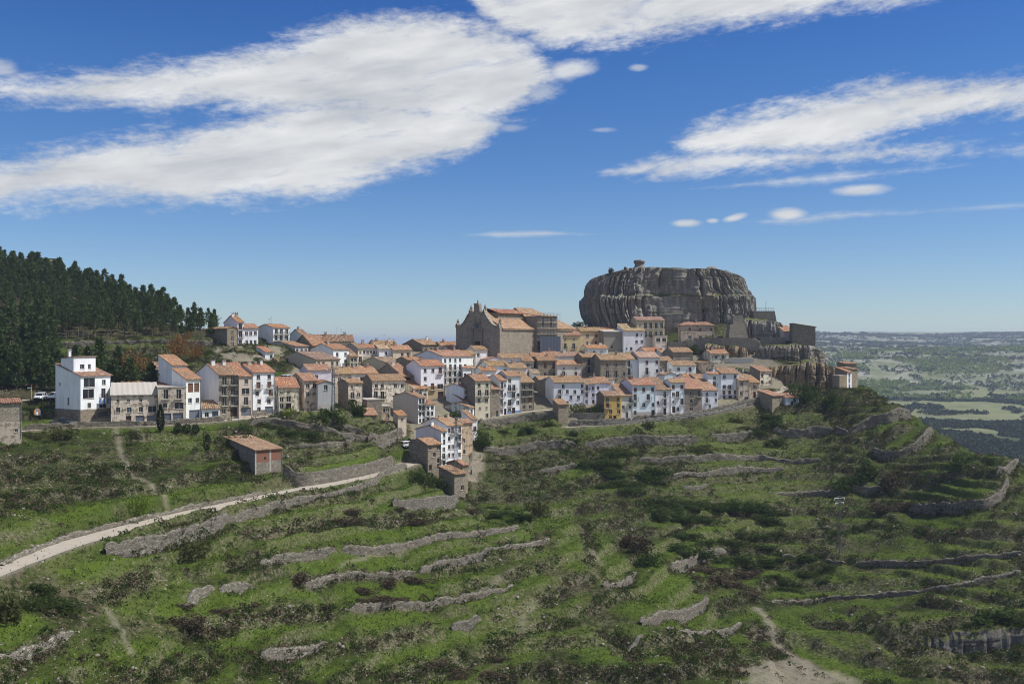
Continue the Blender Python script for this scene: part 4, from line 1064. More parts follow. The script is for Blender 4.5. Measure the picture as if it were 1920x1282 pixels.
H("grey brown stone house between two white houses on the street", 1284, 1316, 729, 774, 12, None, 'mono', 'rubble_masonry', (.36,.30,.22), (.46,.22,.14), '.w.b|.w..|.w..', d=9)
H("white house with faded writing free front and salmon roof near the street bend", 1316, 1346, 732, 768, 12, None, 'mono', 'plaster', (.76,.79,.84), (.50,.25,.16), '.w..w|.b..w|..w..', d=9)
H("little rubble hut with sagging tiles in the yellow house garden", 1047, 1065, 758, 790, 22, 1036, 'mono', 'rubble_masonry', (.36,.29,.21), OLD, '', pitch=.3)
# ---- lower group beside the pale path
H("tall white house with blank gable in bluish shade in the lower group", 827, 838, 808, 876, 48, 780, 'gable', 'plaster', WHITE, SALMON, 'w|n|w|b|n', gwall='plaster', gcol=(.63,.64,.74), chim=1, ch_col=(.8,.8,.8), D=241, pitch=.24)  # bluish shade put into the gable colour
H("white house with wooden balcony and many windows in the lower group", 838, 866, 798, 862, 40, 792, 'gable', 'plaster', WHITE, SALMON, 'wb.b|w.wb|ww.n|ww.w', chim=2, D=246)
H("tan house end with hanging laundry in the lower group", 866, 886, 793, 858, 34, 848, 'gable', 'old_render', (.50,.40,.27), SALMON, '...|w..|w..', D=250)
H("stone house with shaded gable and arched door where the path meets the village", 802, 827, 834, 882, 42, 766, 'gable', 'rubble_masonry', (.40,.32,.22), SALMON, 't.w|.w.|..a|d.n', gwall='rubble_masonry', gcol=(.25,.22,.19), D=236)  # gable masonry darkened to paint shade beside the sunlit front
H("little stone house with orange roof below the white lower group", 867, 877, 872, 902, 44, 837, 'gable', 'rubble_masonry', (.46,.36,.22), SALMON, '', D=237)
H("lowest stone shed with thin tiled roof on the grass slope", 852, 873, 889, 924, 40, 823, 'mono', 'rubble_masonry', (.38,.32,.24), OLD, '..|.w', D=231, pitch=.2)
H("white strip of a house behind the tan house end", 885, 895, 786, 820, 30, None, 'mono', 'plaster', WHITE, OLD, 'w', d=6, D=256)
# ---- outlying buildings
shed, sw, sd_, sh, sr = H("stone barn with red brick upper front and broad old tiled roof by the path", 478, 529, 844, 898, 38, 419, 'mono', 'rubble_masonry', (.30,.26,.20), (.50,.30,.21), '', pitch=.09, D=205)
H("half seen brick and rubble barn at the edge of the road", -14, 40, 756, 826, 29, None, 'mono', 'rubble_masonry', (.40,.35,.28), (.3,.11,.08), '...|..t', d=9, D=196, pitch=.04, base=(3.6, 'old_render'), bcol=(.42,.37,.30))
H("dark stone house with lean roof standing on the cliff edge", 1486, 1529, 613, 646, -6, None, 'monou', 'rubble_masonry', (.23,.195,.165), OLD, '..t.|....|...t', d=6, D=338, pitch=.15)
H("small pink house with orange roof behind the cliff edge house", 1469, 1487, 621, 636, 4, None, 'mono', 'plaster', (.66,.52,.48), ORANGE, '.w', d=6, D=346)
H("slender white and stone house clinging to the spur", 1588, 1597, 697, 730, 40, 1566, 'mono', 'plaster', (.78,.78,.78), ORANGE, 'w|n|w', gwall='rubble_masonry', gcol=(.27,.21,.16), D=304, pitch=.3)
H("squat brown stone block in front of the slender house on the spur", 1574, 1588, 705, 732, 36, 1561, 'flat', 'rubble_masonry', (.40,.30,.18), DSTONE, '', D=299)
H("rubble house with flat tiled roof at the tip of the spur", 1597, 1608, 692, 732, 38, 1576, 'mono', 'rubble_masonry', (.38,.30,.20), OLD, '', D=308, pitch=.12)
H("ruined brown wall house above the slender house on the spur", 1585, 1605, 682, 712, 20, 1570, 'mono', 'rubble_masonry', (.36,.28,.19), OLD, '', D=316, pitch=.15)

# attic block, chimney and satellite pieces of the big white house
b = MB(); w0, d0, zb = bw_*.02, bd_*.30, bh_+bd_*.28*.28
wall_grid(b, bw_*.72, zb-.6, bh_+bd_*.28+1.6, [('w', 1.6, zb+.75, 2.7, zb+1.8), ('w', 3.6, zb+.75, 4.3, zb+1.8)], (w0, d0, 0), (1, 0, 0))
b.quad((w0, bd_*.8, zb-.6), (w0, d0, zb-.6), (w0, d0, bh_+bd_*.28+1.6), (w0, bd_*.8, bh_+bd_*.28+1.2)); b.quad((w0+bw_*.72, d0, zb-.6), (w0+bw_*.72, bd_*.8, zb-.6), (w0+bw_*.72, bd_*.8, bh_+bd_*.28+1.2), (w0+bw_*.72, d0, bh_+bd_*.28+1.6))
at = b.build('attic', M['plaster'], big); at.color = (*WHITE, 1)
add_openings(at, [('w', 1.6, zb+.75, 2.7, zb+1.8), ('w', 3.6, zb+.75, 4.3, zb+1.8)], (w0, d0, 0), (1, 0, 0), (0, 1, 0))
b = MB(); slab(b, (w0-.15, d0-.3, bh_+bd_*.28+1.8), (w0+bw_*.72+.2, d0-.3, bh_+bd_*.28+1.8), (w0+bw_*.72+.2, bd_*.8, bh_+bd_*.28+1.35), (w0-.15, bd_*.8, bh_+bd_*.28+1.35), .15)
ao = b.build('attic_roof', M['roof_tiles'], big); ao.color = (*PALE, 1)
chimney(big, w0+.7, d0+2.5, bh_+bd_*.28+1.9, .6, 1.0, (.75,.75,.75))
# brick panels on the barn
b = MB()
b.quad((.35, -.012, sh-2.5), (sw*.52, -.012, sh-2.5), (sw*.52, -.012, sh-.15), (.35, -.012, sh-.15)); b.quad((sw*.6, -.012, sh-2.3), (sw-.3, -.012, sh-2.3), (sw-.3, -.012, sh-.15), (sw*.6, -.012, sh-.15))
b.build('brick_panel', M['brick_red'], shed)
b = MB(); b.box(0, -.03, -1, .3, 0, sh-.1); b.box(sw*.53, -.03, -1, sw*.59, 0, sh-.1); b.box(sw-.28, -.03, -1, sw, 0, sh-.1); b.build('pier', M['concrete'], shed)
b = MB(); b.quad((sw*.33, -.02, sh-2.0), (sw*.41, -.02, sh-2.0), (sw*.41, -.02, sh-1.5), (sw*.33, -.02, sh-1.5)); b.build('opening', M['dark_glass'], shed)

# ================================================================ CHURCH
cp = ray(855, 662, 334)
ca = R(-38)
church = empty('church', cp, ca); tag(church, 'large stone church with scrolled baroque front, long nave roof and scaffolded transept', 'church')
uc = np.array((math.cos(ca), math.sin(ca)))
tr = (937-CX)/F; FW = (tr*cp[1]-cp[0])/(uc[0]-tr*uc[1])
sc = lambda y: (662-y)/F*cp[1]*.955          # facade heights, mean depth of the front
prof = [(0,609),(.02,603),(.05,607),(.12,607),(.17,603),(.22,597),(.26,590),(.30,585),(.31,581),(.33,577),(.345,581),(.36,583),(.41,582),(.42,569),(.43,566),(.53,566),(.54,569),(.55,582),(.62,583),(.635,581),(.65,576),(.665,581),(.68,585),(.72,592),(.78,600),(.84,606),(.90,609),(.965,609),(.985,603),(1,611)]
TH = 1.2
mb = MB(); zf = -8
top = [(x*FW, sc(y)) for x, y in prof]
for (x0, z0), (x1, z1) in zip(top[:-1], top[1:]):
    mb.quad((x0, 0, zf), (x1, 0, zf), (x1, 0, z1), (x0, 0, z0)); mb.quad((x1, TH, zf), (x0, TH, zf), (x0, TH, z0), (x1, TH, z1)); mb.quad((x0, 0, z0), (x1, 0, z1), (x1, TH, z1), (x0, TH, z0))
mb.quad((0, TH, zf), (0, 0, zf), (0, 0, top[0][1]), (0, TH, top[0][1])); mb.quad((FW, 0, zf), (FW, TH, zf), (FW, TH, top[-1][1]), (FW, 0, top[-1][1]))
o = mb.build('facade', M['rubble_masonry'], church); o.color = (.37,.32,.265,1)
# cornice following the scroll
mb = MB()
for (x0, z0), (x1, z1) in zip(top[:-1], top[1:]):
    if abs(x1-x0) > .25:
        mb.hexa([(x0, -.35, z0-.45), (x1, -.35, z1-.45), (x1, 0-.003, z1-.45), (x0, 0-.003, z0-.45)], [(x0, -.35, z0+.12), (x1, -.35, z1+.12), (x1, TH+.1, z1+.12), (x0, TH+.1, z0+.12)])
o = mb.build('cornice', M['rubble_masonry'], church); o.color = (.42,.37,.30,1)
# portal: niche window, pilasters, door
zc = FW*.5; mb = MB()
mb.box(zc-.55, -.06, sc(614), zc+.55, -.005, sc(606)); mb.build('window', M['blue_glass'], church)
mb = MB()
for s in (-1, 1):
    mb.box(zc+s*2.0-.3, -.5, -2, zc+s*2.0+.3, -.004, sc(615)); mb.box(zc+s*1.05-.18, -.35, sc(616), zc+s*1.05+.18, -.004, sc(603))
mb.box(zc-2.6, -.65, sc(615)+.003, zc+2.6, -.004, sc(613)); mb.box(zc-1.4, -.5, sc(603)+.003, zc+1.4, -.004, sc(601))
o = mb.build('portal', M['rubble_masonry'], church); o.color = (.30,.26,.22,1)
mb = MB(); mb.box(zc-1.1, -.07, -2, zc+1.1, -.006, 4.0); mb.build('door', M['dark_wood'], church)
mb = MB()
for x in (.02, .33, .65, .985):
    zz = sc({.02:603, .33:577, .65:576, .985:603}[x]); 
    mb.tube([(x*FW, .6, zz-.3), (x*FW, .6, zz+.2), (x*FW, .6, zz+.5), (x*FW, .6, zz+.9), (x*FW, .6, zz+1.5)], [.5, .35, .5, .3, .03], 8)
mb.tube([(FW*.48, .6, sc(566)), (FW*.48, .6, sc(566)+.5), (FW*.48, .6, sc(566)+1.4)], [.12, .3, .03], 8)
o = mb.build('finial', M['rubble_masonry'], church); o.color = (.28,.24,.2,1)
# nave
vc = np.array((-math.sin(ca), math.cos(ca)))
def nave_len(px):
    t = (px-CX)/F; q = cp[:2]+uc*FW
    return (t*q[1]-q[0])/(vc[0]-t*vc[1])
NL = nave_len(1004); NE = nave_len(1079); hE = sc(613)*1.0; hR = sc(584)+.6
mb = MB()
mb.quad((FW-.02, TH, zf), (FW-.02, NE, zf), (FW-.02, NE, hE), (FW-.02, TH, hE)); mb.quad((.02, NE, zf), (.02, TH, zf), (.02, TH, hE), (.02, NE, hE)); mb.quad((FW-.02, NE, zf), (.02, NE, zf), (.02, NE, hE), (FW-.02, NE, hE))
o = mb.build('wall', M['rubble_masonry'], church); o.color = (.40,.345,.27,1)
mb = MB()
sag_slope(mb, (FW+.5, TH+.1, hE-.2), (FW+.5, NE+.4, hE-.2), (FW*.5, NL+ (NE-NL)*.45, hR), (FW*.5, TH+.1, hR), n=10)
sag_slope(mb, (-.5, NE+.4, hE-.2), (-.5, TH+.1, hE-.2), (FW*.5, TH+.1, hR), (FW*.5, NL+(NE-NL)*.45, hR), n=10)
sag_slope(mb, (FW+.5, NE+.4, hE-.2), (-.5, NE+.4, hE-.2), (FW*.5, NL+(NE-NL)*.45, hR), (FW*.5, NL+(NE-NL)*.45, hR), n=8)
o = mb.build('roof', M['roof_tiles'], church); o.color = (.47,.30,.18,1)
mb = MB(); mb.box(FW-.02+.003, TH, hE-.75, FW+.35, NE, hE-.32); o = mb.build('eaves_cornice', M['rubble_masonry'], church); o.color = (.46,.40,.31,1)
mb = MB(); k0, k1, k2 = nave_len(1006), nave_len(1034), NE
def zabs(py, L): return (CY-py)/F*(cp[1]+uc[1]*FW*.5+vc[1]*L)-cp[2]
hA = zabs(578, k1)
sag_slope(mb, (FW+.6, k0, hE+.1), (FW+.6, k2+.5, hE+.1), (FW*.5, k1+1, hA), (FW*.5, k0, hA), n=10)
sag_slope(mb, (-.6, k2+.5, hE+.1), (-.6, k0, hE+.1), (FW*.5, k0, hA), (FW*.5, k1+1, hA), n=10)
sag_slope(mb, (FW+.6, k2+.5, hE+.1), (-.6, k2+.5, hE+.1), (FW*.5, k1+1, hA), (FW*.5, k1+1, hA), n=8)
mb.quad((FW+.5, k0+.01, hE), (FW*.5, k0+.01, hA-.1), (-.5, k0+.01, hE))
o = mb.build('apse_roof', M['roof_tiles'], church); o.color = (.42,.29,.18,1)
# raised red roofed clerestory and transept block
c0 = nave_len(957); c1 = nave_len(1004)
mb = MB(); zt2 = hR+.2
mb.box(FW*.30, c0, hE+1, FW*.72, c1, zt2-.6); o = mb.build('clerestory', M['rubble_masonry'], church); o.color = (.38,.32,.25,1)
mb = MB(); sag_slope(mb, (FW*.76, c0-.4, zt2-.7), (FW*.76, c1+.4, zt2-.7), (FW*.50, c1+.4, zt2+.8), (FW*.50, c0-.4, zt2+.8)); sag_slope(mb, (FW*.26, c1+.4, zt2-.7), (FW*.26, c0-.4, zt2-.7), (FW*.50, c0-.4, zt2+.8), (FW*.50, c1+.4, zt2+.8))
o = mb.build('red_roof', M['roof_tiles'], church); o.color = (.36,.10,.065,1)
t0, t1 = nave_len(1003), nave_len(1040)
mb = MB(); hT = hE+4.2
mb.box(FW*.80, t0, zf, FW+.9, t1, hT); o = mb.build('transept', M['rubble_masonry'], church); o.color = (.36,.31,.25,1)
mb = MB(); slab(mb, (FW+1.2, t0-.3, hT+.15), (FW+1.2, t1+.3, hT+.15), (FW*.78, t1+.3, hT+1.0), (FW*.78, t0-.3, hT+1.0), .2); o = mb.build('transept_roof', M['roof_tiles'], church); o.color = (.47,.30,.18,1)
mb = MB()
for k in (.3, .7):
    y = t0+(t1-t0)*k; mb.box(FW+.9+.004, y-.45, hE+.5, FW+.93, y+.45, hE+3.6)
mb.build('transept_window', M['dark_glass'], church)
# scaffold
q = cp[:2]+uc*(FW+1.0)+vc*t0
scf = empty('scaffold', (q[0], q[1], cp[2]), ca); tag(scf, 'tube scaffold with boards and dark netting against the church transept', 'scaffold')
LT = t1-t0; nb = 6; HT = hT+1.0
for k in range(nb+1):
    for xo in (.15, 1.25):
        mb = MB(); mb.tube([(xo, LT*k/nb, -6), (xo, LT*k/nb, HT)], .05, 5); mb.build('pole', M['galvanised'], scf)
lv = [HT-.9-2.0*k for k in range(8)]
for z in lv:
    mb = MB(); mb.box(.2, -.1, z-.03, 1.2, LT+.1, z+.03); mb.build('platform', M['pale_frame'], scf)
    mb = MB()
    for dz in (.5, 1.0): mb.tube([(1.25, -.2, z+dz), (1.25, LT+.2, z+dz)], .03, 5)
    mb.build('guard_rail', M['galvanised'], scf)
mb = MB(); ny = 14
for j in range(8):
    for i in range(ny):
        f0, f1 = i/ny, (i+1)/ny; z0 = -5+j*(HT*.42+5)/8; z1 = -5+(j+1)*(HT*.42+5)/8
        bx = lambda f: 1.36+.07*math.sin(f*37)
        mb.quad((bx(f0), -.3+(LT+.6)*f0, z0), (bx(f1), -.3+(LT+.6)*f1, z0), (bx(f1), -.3+(LT+.6)*f1, z1), (bx(f0), -.3+(LT+.6)*f0, z1))
mb.build('netting', M['net_sheet'], scf)
# ================================================================ ROCKS AND CLIFFS
def mossy(name, src):
    """rock whose level ledges carry turf (by the slope of the surface)"""
    m = M[src].copy(); m.name = name; nt_ = m.node_tree
    g = G.__new__(G); g.m = m; g.nt = nt_; g.b = nt_.nodes['Principled BSDF']
    link = g.b.inputs['Base Color'].links[0].from_socket
    ge = nt_.nodes.new('ShaderNodeNewGeometry'); sp = nt_.nodes.new('ShaderNodeSeparateXYZ'); nt_.links.new(ge.outputs['True Normal'], sp.inputs[0])
    n = g.noise(.6, 5); n2 = g.noise(2.5, 4)
    f = g.ramp(g.math('ADD', sp.outputs[2], g.math('MULTIPLY', n, .5)), [(.86, 0), (1.0, 1)])
    g.set(g.b.inputs['Base Color'], g.mix(f, link, g.mix(n2, (.045, .065, .016), (.13, .13, .06))))
    M[name] = m
mossy('turfed_shaded_limestone', 'shaded_limestone'); mossy('turfed_limestone', 'limestone'); mossy('turfed_ochre_rock', 'ochre_rock')

def rock_relief(s, z, seed, amp=1.0, col_w=3.0):
    """outward offset of a limestone face: columns, cracks and bedding ledges"""
    o = 2.2*(fbm2(s/14.0, z/22.0, 4, seed)-.5)
    o += 1.3*(fbm2(s/col_w, z/11.0, 4, seed+3)-.5)
    cr = np.abs(fbm2(s/(col_w*1.3)+3, z/30.0, 3, seed+7)-.5)*2
    o -= 1.7*np.exp(-(cr/.06)**2)
    cr = np.abs(fbm2(s/(col_w*.5)+13, z/18.0, 3, seed+8)-.5)*2; o -= .7*np.exp(-(cr/.07)**2)
    bed = np.abs(fbm2(s/30.0, z/1.9, 3, seed+11)-.5)*2
    o -= .35*np.exp(-(bed/.06)**2)
    o += .8*(fbm2(s/1.1, z/1.3, 4, seed+13)-.5)
    # fractured blocks: joints split the face into offset slabs
    for bw, bh, am, q in ((4.2, 12.0, 1.0, 17), (1.7, 6.0, .6, 19), (.8, 2.4, .3, 23)):
        jz = z/bh+1.5*(vnoise2(s/9.0, s*0+q, seed+q)-.5); row = np.floor(jz)
        js = s/bw+_h(row.astype(np.int64), row.astype(np.int64)*0, row.astype(np.int64)*0, seed+q)*3+.5*(vnoise2(z/3.0, s/6.0, seed+q+1)-.5)
        o += am*(_h(np.floor(js).astype(np.int64), row.astype(np.int64), np.zeros_like(row, np.int64), seed+q+2)-.5)
    return o*amp

# ---- the great rock above the village
RK_D = 388.0
TOPL = [(1086,540),(1094,530),(1110,518),(1125,514),(1142,511),(1160,506),(1180,502),(1210,502),(1250,504),(1290,505),(1320,505),(1342,509),(1360,513),(1387,516),(1398,519),(1405,529),(1414,540)]
EDL = [(640,1104),(610,1100),(600,1096),(588,1090),(570,1087),(558,1088),(552,1092),(540,1093),(528,1096),(518,1102),(508,1116)]
EDR = [(640,1416),(600,1412),(585,1415),(565,1414),(552,1412),(545,1409),(541,1404),(530,1401),(520,1397),(512,1385)]
def mx(px): return (px-CX)/F*RK_D
RK_Z = 368.0
def mz(py): return (CY-py)/F*RK_Z
EDL = [(a, b+5) for a, b in EDL]; EDR = [(a, b-12) for a, b in EDR]
tl = np.array(TOPL, float); el_ = np.array(EDL[::-1], float); er = np.array(EDR[::-1], float)
nth, nt_ = 900, 130
th = np.linspace(0, 2*math.pi, nth, endpoint=False)
c, s = np.cos(th), np.sin(th)
pc = np.sign(c)*np.abs(c)**.44; ps = np.sign(s)*np.abs(s)**.46
zb = mz(652); ztop_all = mz(502)
V = []
XC = mx(1250); 
arc = th*34.0
crr = np.random.default_rng(12); CRK = [(a_+crr.normal()*.8, crr.uniform(1.0, 2.4), int(crr.integers(0, 2))) for a_ in np.arange(2, 213, 3.1)]
for k in range(nt_):
    t = k/(nt_-1)
    zr = zb+(ztop_all-zb)*t; py = CY-zr*F/RK_Z
    xl = mx(np.interp(py, el_[:, 0], el_[:, 1])); xr_ = mx(np.interp(py, er[:, 0], er[:, 1]))
    x = (xl+xr_)/2+(xr_-xl)/2*pc
    # limit height by the skyline above this x
    ztx = mz(np.interp(CX+x*F/RK_D, tl[:, 0], tl[:, 1]))
    z = np.minimum(zr, ztx+.15*(zr-ztx))
    dep = 25*(1-.10*t)*(.92+.16*fbm2(np.cos(th)*2+5, np.sin(th)*2+5, 3, 4))
    y = RK_D+dep*ps
    ledge = -1.2*sstep(mz(557), mz(550), z)+ .9*np.exp(-((z-mz(560))/1.2)**2)
    o = rock_relief(arc, z, 40, .85)+.9*(fbm3(x*.9, y*.9, z*.7, 4, 44)-.5)+ledge*.8
    o = o*np.where(np.abs(c) > .9, .45, 1.0)
    tier = (z > mz(556)).astype(int)
    for cw_, am_ in ((5.5, 1.5), (2.3, .8)):
        ci = np.floor(arc/cw_+.35*(vnoise2(arc/3.0, z*.15, 71)-.5)).astype(np.int64)
        o = o+am_*(_h(ci, tier.astype(np.int64)*3, np.zeros_like(ci), 73)-.5)
    for ak, dk_, tk in CRK:
        wob = .9*(vnoise2(z*.22+ak, z*0+ak, 75)-.5)
        o = o-dk_*np.exp(-((arc-ak-wob)/.30)**2)*np.where(tier == tk, 1.0, .15)
    # push outward along the plan normal
    x = x+o*c*.8; y = y+o*s
    V.append(np.stack([x, y, z], 1))
top = V[-1]
cen = top.mean(0)
for k, f in enumerate((.94, .86, .75, .6, .42, .22)):
    q = cen+(top-cen)*np.array([f, f, 1])
    ztx = mz(np.interp(CX+q[:, 0]*F/RK_D, tl[:, 0], tl[:, 1]))
    q[:, 2] = ztx+.35+1.3*(fbm2(q[:, 0]*.35, q[:, 1]*.35, 4, 6)-.5)
    V.append(q)
m = len(V); V = np.concatenate(V)
ii = np.arange(m*nth).reshape(m, nth); jj = np.roll(ii, -1, 1)
Fq = np.stack([ii[:-1], jj[:-1], jj[1:], ii[1:]], -1).reshape(-1, 4)
V = np.vstack([V, [cen[0], cen[1], V[ii[-1], 2].mean()]])
Ft = np.stack([ii[-1], jj[-1], np.full(nth, len(V)-1), np.full(nth, len(V)-1)], -1)
fq = np.vstack([Fq, np.stack([ii[-1], jj[-1], jj[-1], np.full(nth, len(V)-1)], -1)[:0]])
me = np_mesh('rock', V, fq, M['turfed_limestone'])
rock = tag(link_mesh('great_rock', me), 'huge grey limestone crag with sheer columned faces towering over the village', 'rock')
rock["kind"] = "thing"

def lump(name, cx, cy, cz, rx, ry, rz, seed, parent=None, mat='limestone', prof=None, amp=.25, n=40):
    """weathered boulder or stack with an outline given by prof(t) -> radius factor"""
    V = []; nv = n//2
    tt = np.linspace(0, 2*math.pi, n, endpoint=False)
    for k in range(nv+1):
        t = k/nv
        r = prof(t) if prof else math.sqrt(max(0, 1-(2*t-1)**2))
        x = np.cos(tt)*r; y = np.sin(tt)*r; z = np.full(n, t*2-1.0 if not prof else t)
        q = 1+amp*2*(fbm3(x*1.7+seed, y*1.7, z*2.3+seed*2, 4, seed)-.5)
        V.append(np.stack([cx+x*rx*q, cy+y*ry*q, cz+z*rz+amp*.3*rz*(fbm2(x*3+seed, y*3, 3, seed)-.5)], 1))
    V = np.concatenate(V); ii = np.arange((nv+1)*n).reshape(nv+1, n); jj = np.roll(ii, -1, 1)
    Fq = np.stack([ii[:-1], jj[:-1], jj[1:], ii[1:]], -1).reshape(-1, 4)
    o = link_mesh(name, np_mesh(name, V, Fq, M[mat]), parent)
    return o
pin = lump('pinnacle', mx(1197)*.965, RK_D-16, mz(505), 1.75, 1.9, mz(485)-mz(505), 3, rock, prof=lambda t: float(np.interp(t, [0,.15,.35,.55,.62,.8,.93,1], [2.3,1.5,1.05,.95,1.12,1.25,1.15,.05])), amp=.13)
lump('boulder', mx(1333)*.965, RK_D-15, mz(507), 2.6, 3, 1.9, 8, rock, amp=.2)
for px, dy, r in ((1260,-12,1.0),(1300,-14,.9),(1225,-15,.8),(1365,-8,1.1),(1172,-10,.9)):
    zz = mz(np.interp(px, tl[:, 0], tl[:, 1]))
    lump('boulder', mx(px), RK_D+dy, zz, r*1.6, r*1.5, r*.9, int(px) % 17, rock, amp=.25, n=24)

def cliff(name, label, pts, back, mat='turfed_limestone', seed=1, amp=.8, colw=3.0, cat='cliff', lean=.12, drop=2.0):
    """pts: (px, D, ytop, ybase) along the foot; a rocky bank with relief, top sheet and back"""
    P = np.array([[(px-CX)/F*D, D, (CY-yt)/F*D, (CY-yb)/F*D] for px, D, yt, yb in pts])
    P = resample(P, .35); n = len(P)
    for _ in range(8): P[1:-1] = (P[:-2]+2*P[1:-1]+P[2:])/4
    d = np.gradient(P[:, :2], axis=0); d /= np.linalg.norm(d, axis=1)[:, None]+1e-9
    nn = np.stack([d[:, 1], -d[:, 0]], 1)           # outward, towards the viewer
    s = np.arange(n)*.35; rows = []
    H_ = float((P[:, 2]-P[:, 3]).max()); nv = max(10, int((H_+drop)/.35))
    zt_ = P[:, 2]+1.2*(fbm2(s/5, s*0, 4, seed)-.5)
    for k in range(nv+1):
        t = k/nv; z = P[:, 3]-drop+(zt_-P[:, 3]+drop)*t
        o = rock_relief(s+seed*31, z, seed, amp, colw)-lean*(z-P[:, 3])-.9*max(0, t-.9)/.1*.8
        rows.append(np.column_stack([P[:, :2]+nn*o[:, None], z]))
    lastq = rows[-1]
    for f in (.15, .4, .7, 1.0):
        q = lastq.copy(); q[:, :2] -= nn*back*f; q[:, 2] += .06*back*f+1.0*(fbm2(q[:, 0]*.3, q[:, 1]*.3, 4, seed+2)-.5)
        rows.append(q)
    q = rows[-1].copy(); q[:, 2] -= H_+drop+2; rows.append(q)
    # close the two ends
    V = np.stack(rows, 0); m = len(rows)
    ii = np.arange(m*n).reshape(m, n)
    Fq = np.stack([ii[:-1, :-1], ii[:-1, 1:], ii[1:, 1:], ii[1:, :-1]], -1).reshape(-1, 4)
    V = V.reshape(-1, 3).tolist(); Fq = Fq.tolist()
    for e in (0, n-1):
        c_ = np.mean([V[ii[k, e]] for k in range(m)], 0); V.append(list(c_)); ci = len(V)-1
        for k in range(m-1):
            Fq.append([ii[k, e], ii[k+1, e], ci, ci] if e == n-1 else [ii[k+1, e], ii[k, e], ci, ci])
    V = np.array(V)
    tri = [f[:3] for f in Fq if f[2] == f[3]]; quad = [f for f in Fq if f[2] != f[3]]
    me = bpy.data.meshes.new(name); me.from_pydata(V.tolist(), [], [tuple(int(x) for x in f) for f in quad+tri]); me.materials.append(M[mat]); me.update()
    o = link_mesh(name, me); tag(o, label, cat, 'limestone cliffs'); o["kind"] = "thing"
    return o
cliff('cliff', 'grey cliff band with turf ledge below the railed lookout', [(1392,352,598,650),(1420,350,600,654),(1450,349,600,654),(1470,350,604,652),(1478,356,612,648)], 14, seed=5, amp=.7, lean=.08)
cliff('cliff', 'shadowed cliff under the dark house on the edge', [(1418,337,650,700),(1440,333,648,704),(1480,330,647,700),(1520,329,648,690),(1543,331,652,686),(1549,338,662,684)], 14, seed=9, amp=.95, lean=.05)
cliff('cliff', 'ochre stained lower cliff with a grass ledge near the spur houses', [(1428,324,690,728),(1465,321,684,732),(1500,318,682,732),(1535,317,680,732),(1560,318,682,730),(1569,324,690,728)], 12, 'turfed_ochre_rock', seed=14, amp=.9, lean=.02, colw=1.8)
cliff('cliff', 'broken rock shelf under the walled terrace of the tower', [(1322,343,646,668),(1360,340,648,680),(1395,338,650,692),(1425,338,660,700)], 9, 'turfed_ochre_rock', seed=19, amp=.9)
cliff('cliff', 'crumbling rock step above the white house with blue grey base', [(1330,331,692,716),(1362,329,688,716),(1400,326,690,718),(1432,322,700,722)], 7, seed=23, amp=.9)
cliff('cliff', 'brown rock crest showing above the pine wood', [(22,440,488,512),(45,436,484,514),(70,434,488,522),(84,434,502,532),(94,438,520,540)], 16, 'turfed_ochre_rock', seed=27, amp=1.1, drop=5)
cliff('cliff', 'low grey outcrop in shade at the bottom corner of the terraces', [(1640,175,1207,1235),(1690,173,1199,1255),(1760,171.5,1193,1270),(1840,171,1191,1272),(1930,171,1182,1270),(1985,172,1176,1250)], 2.2, 'turfed_shaded_limestone', seed=31, amp=.35, colw=4.5, drop=3)
0 and cliff('cliff', 'rocky knob beside the white strip house on the steep grass', [(872,249,868,900),(884,244,872,915),(895,243,880,930),(903,247,895,935)], 3, 'turfed_ochre_rock', seed=37, amp=.4, colw=1.4)
cliff('cliff', 'dry rocky bank under the stone cottage at the pine edge', [(404,290,648,668),(440,288,652,672),(490,286,662,684),(520,286,672,690)], 6, 'turfed_ochre_rock', seed=41, amp=.6)
0 and cliff('cliff', 'pale rock ledges on the steep grass below the street wall', [(905,254,868,884),(950,254,864,882),(1000,256,862,880),(1030,258,862,876)], 3.5, seed=43, amp=.6, colw=1.5)

# ---- ruined tower below the great rock, its walled terrace and the lookout
tp = ray(1362, 651, 349); k = 349/F
twr = empty('ruined_tower', tp); tag(twr, 'squat ruined stone tower on a sloping masonry base under the rock', 'tower')
def zz(py): return (651-py)*k
mb = MB(); mb.hexa([(0,0,-4),(9.0,-.5,-4),(9.0,6,-4),(0,6,-4)], [(1.6,1.2,zz(608)),(6.8,1.2,zz(608)),(6.8,6,zz(608)),(1.6,6,zz(608))]); o = mb.build('base', M['rubble_masonry'], twr); o.color = (.42,.36,.28,1)
mb = MB(); mb.hexa([(2.6,1.6,zz(608)-.5),(6.5,1.6,zz(608)-.5),(6.5,5,zz(608)-.5),(2.6,5,zz(608)-.5)], [(2.8,1.7,zz(591)),(6.3,1.7,zz(590)),(6.3,5,zz(592)),(2.8,5,zz(589))]); o = mb.build('keep', M['rubble_masonry'], twr); o.color = (.36,.31,.25,1)
mb = MB(); mb.hexa([(7.2,.2,-4),(9.6,-.8,-4),(9.6,2,-4),(7.2,2.4,-4)], [(6.6,1.4,zz(616)),(7.4,1.2,zz(620)),(7.4,2.6,zz(620)),(6.6,2.6,zz(616))]); o = mb.build('buttress', M['rubble_masonry'], twr); o.color = (.46,.40,.31,1)
mb = MB(); mb.box(-4.2, 2, -3, -2.6, 4, zz(627)); o = mb.build('gate_pier', M['rubble_masonry'], twr); o.color = (.36,.3,.23,1)
mb = MB(); mb.box(-2.59, 2.4, -3, -.6, 2.5, zz(630)); mb.build('gate', M['dark_wood'], twr)
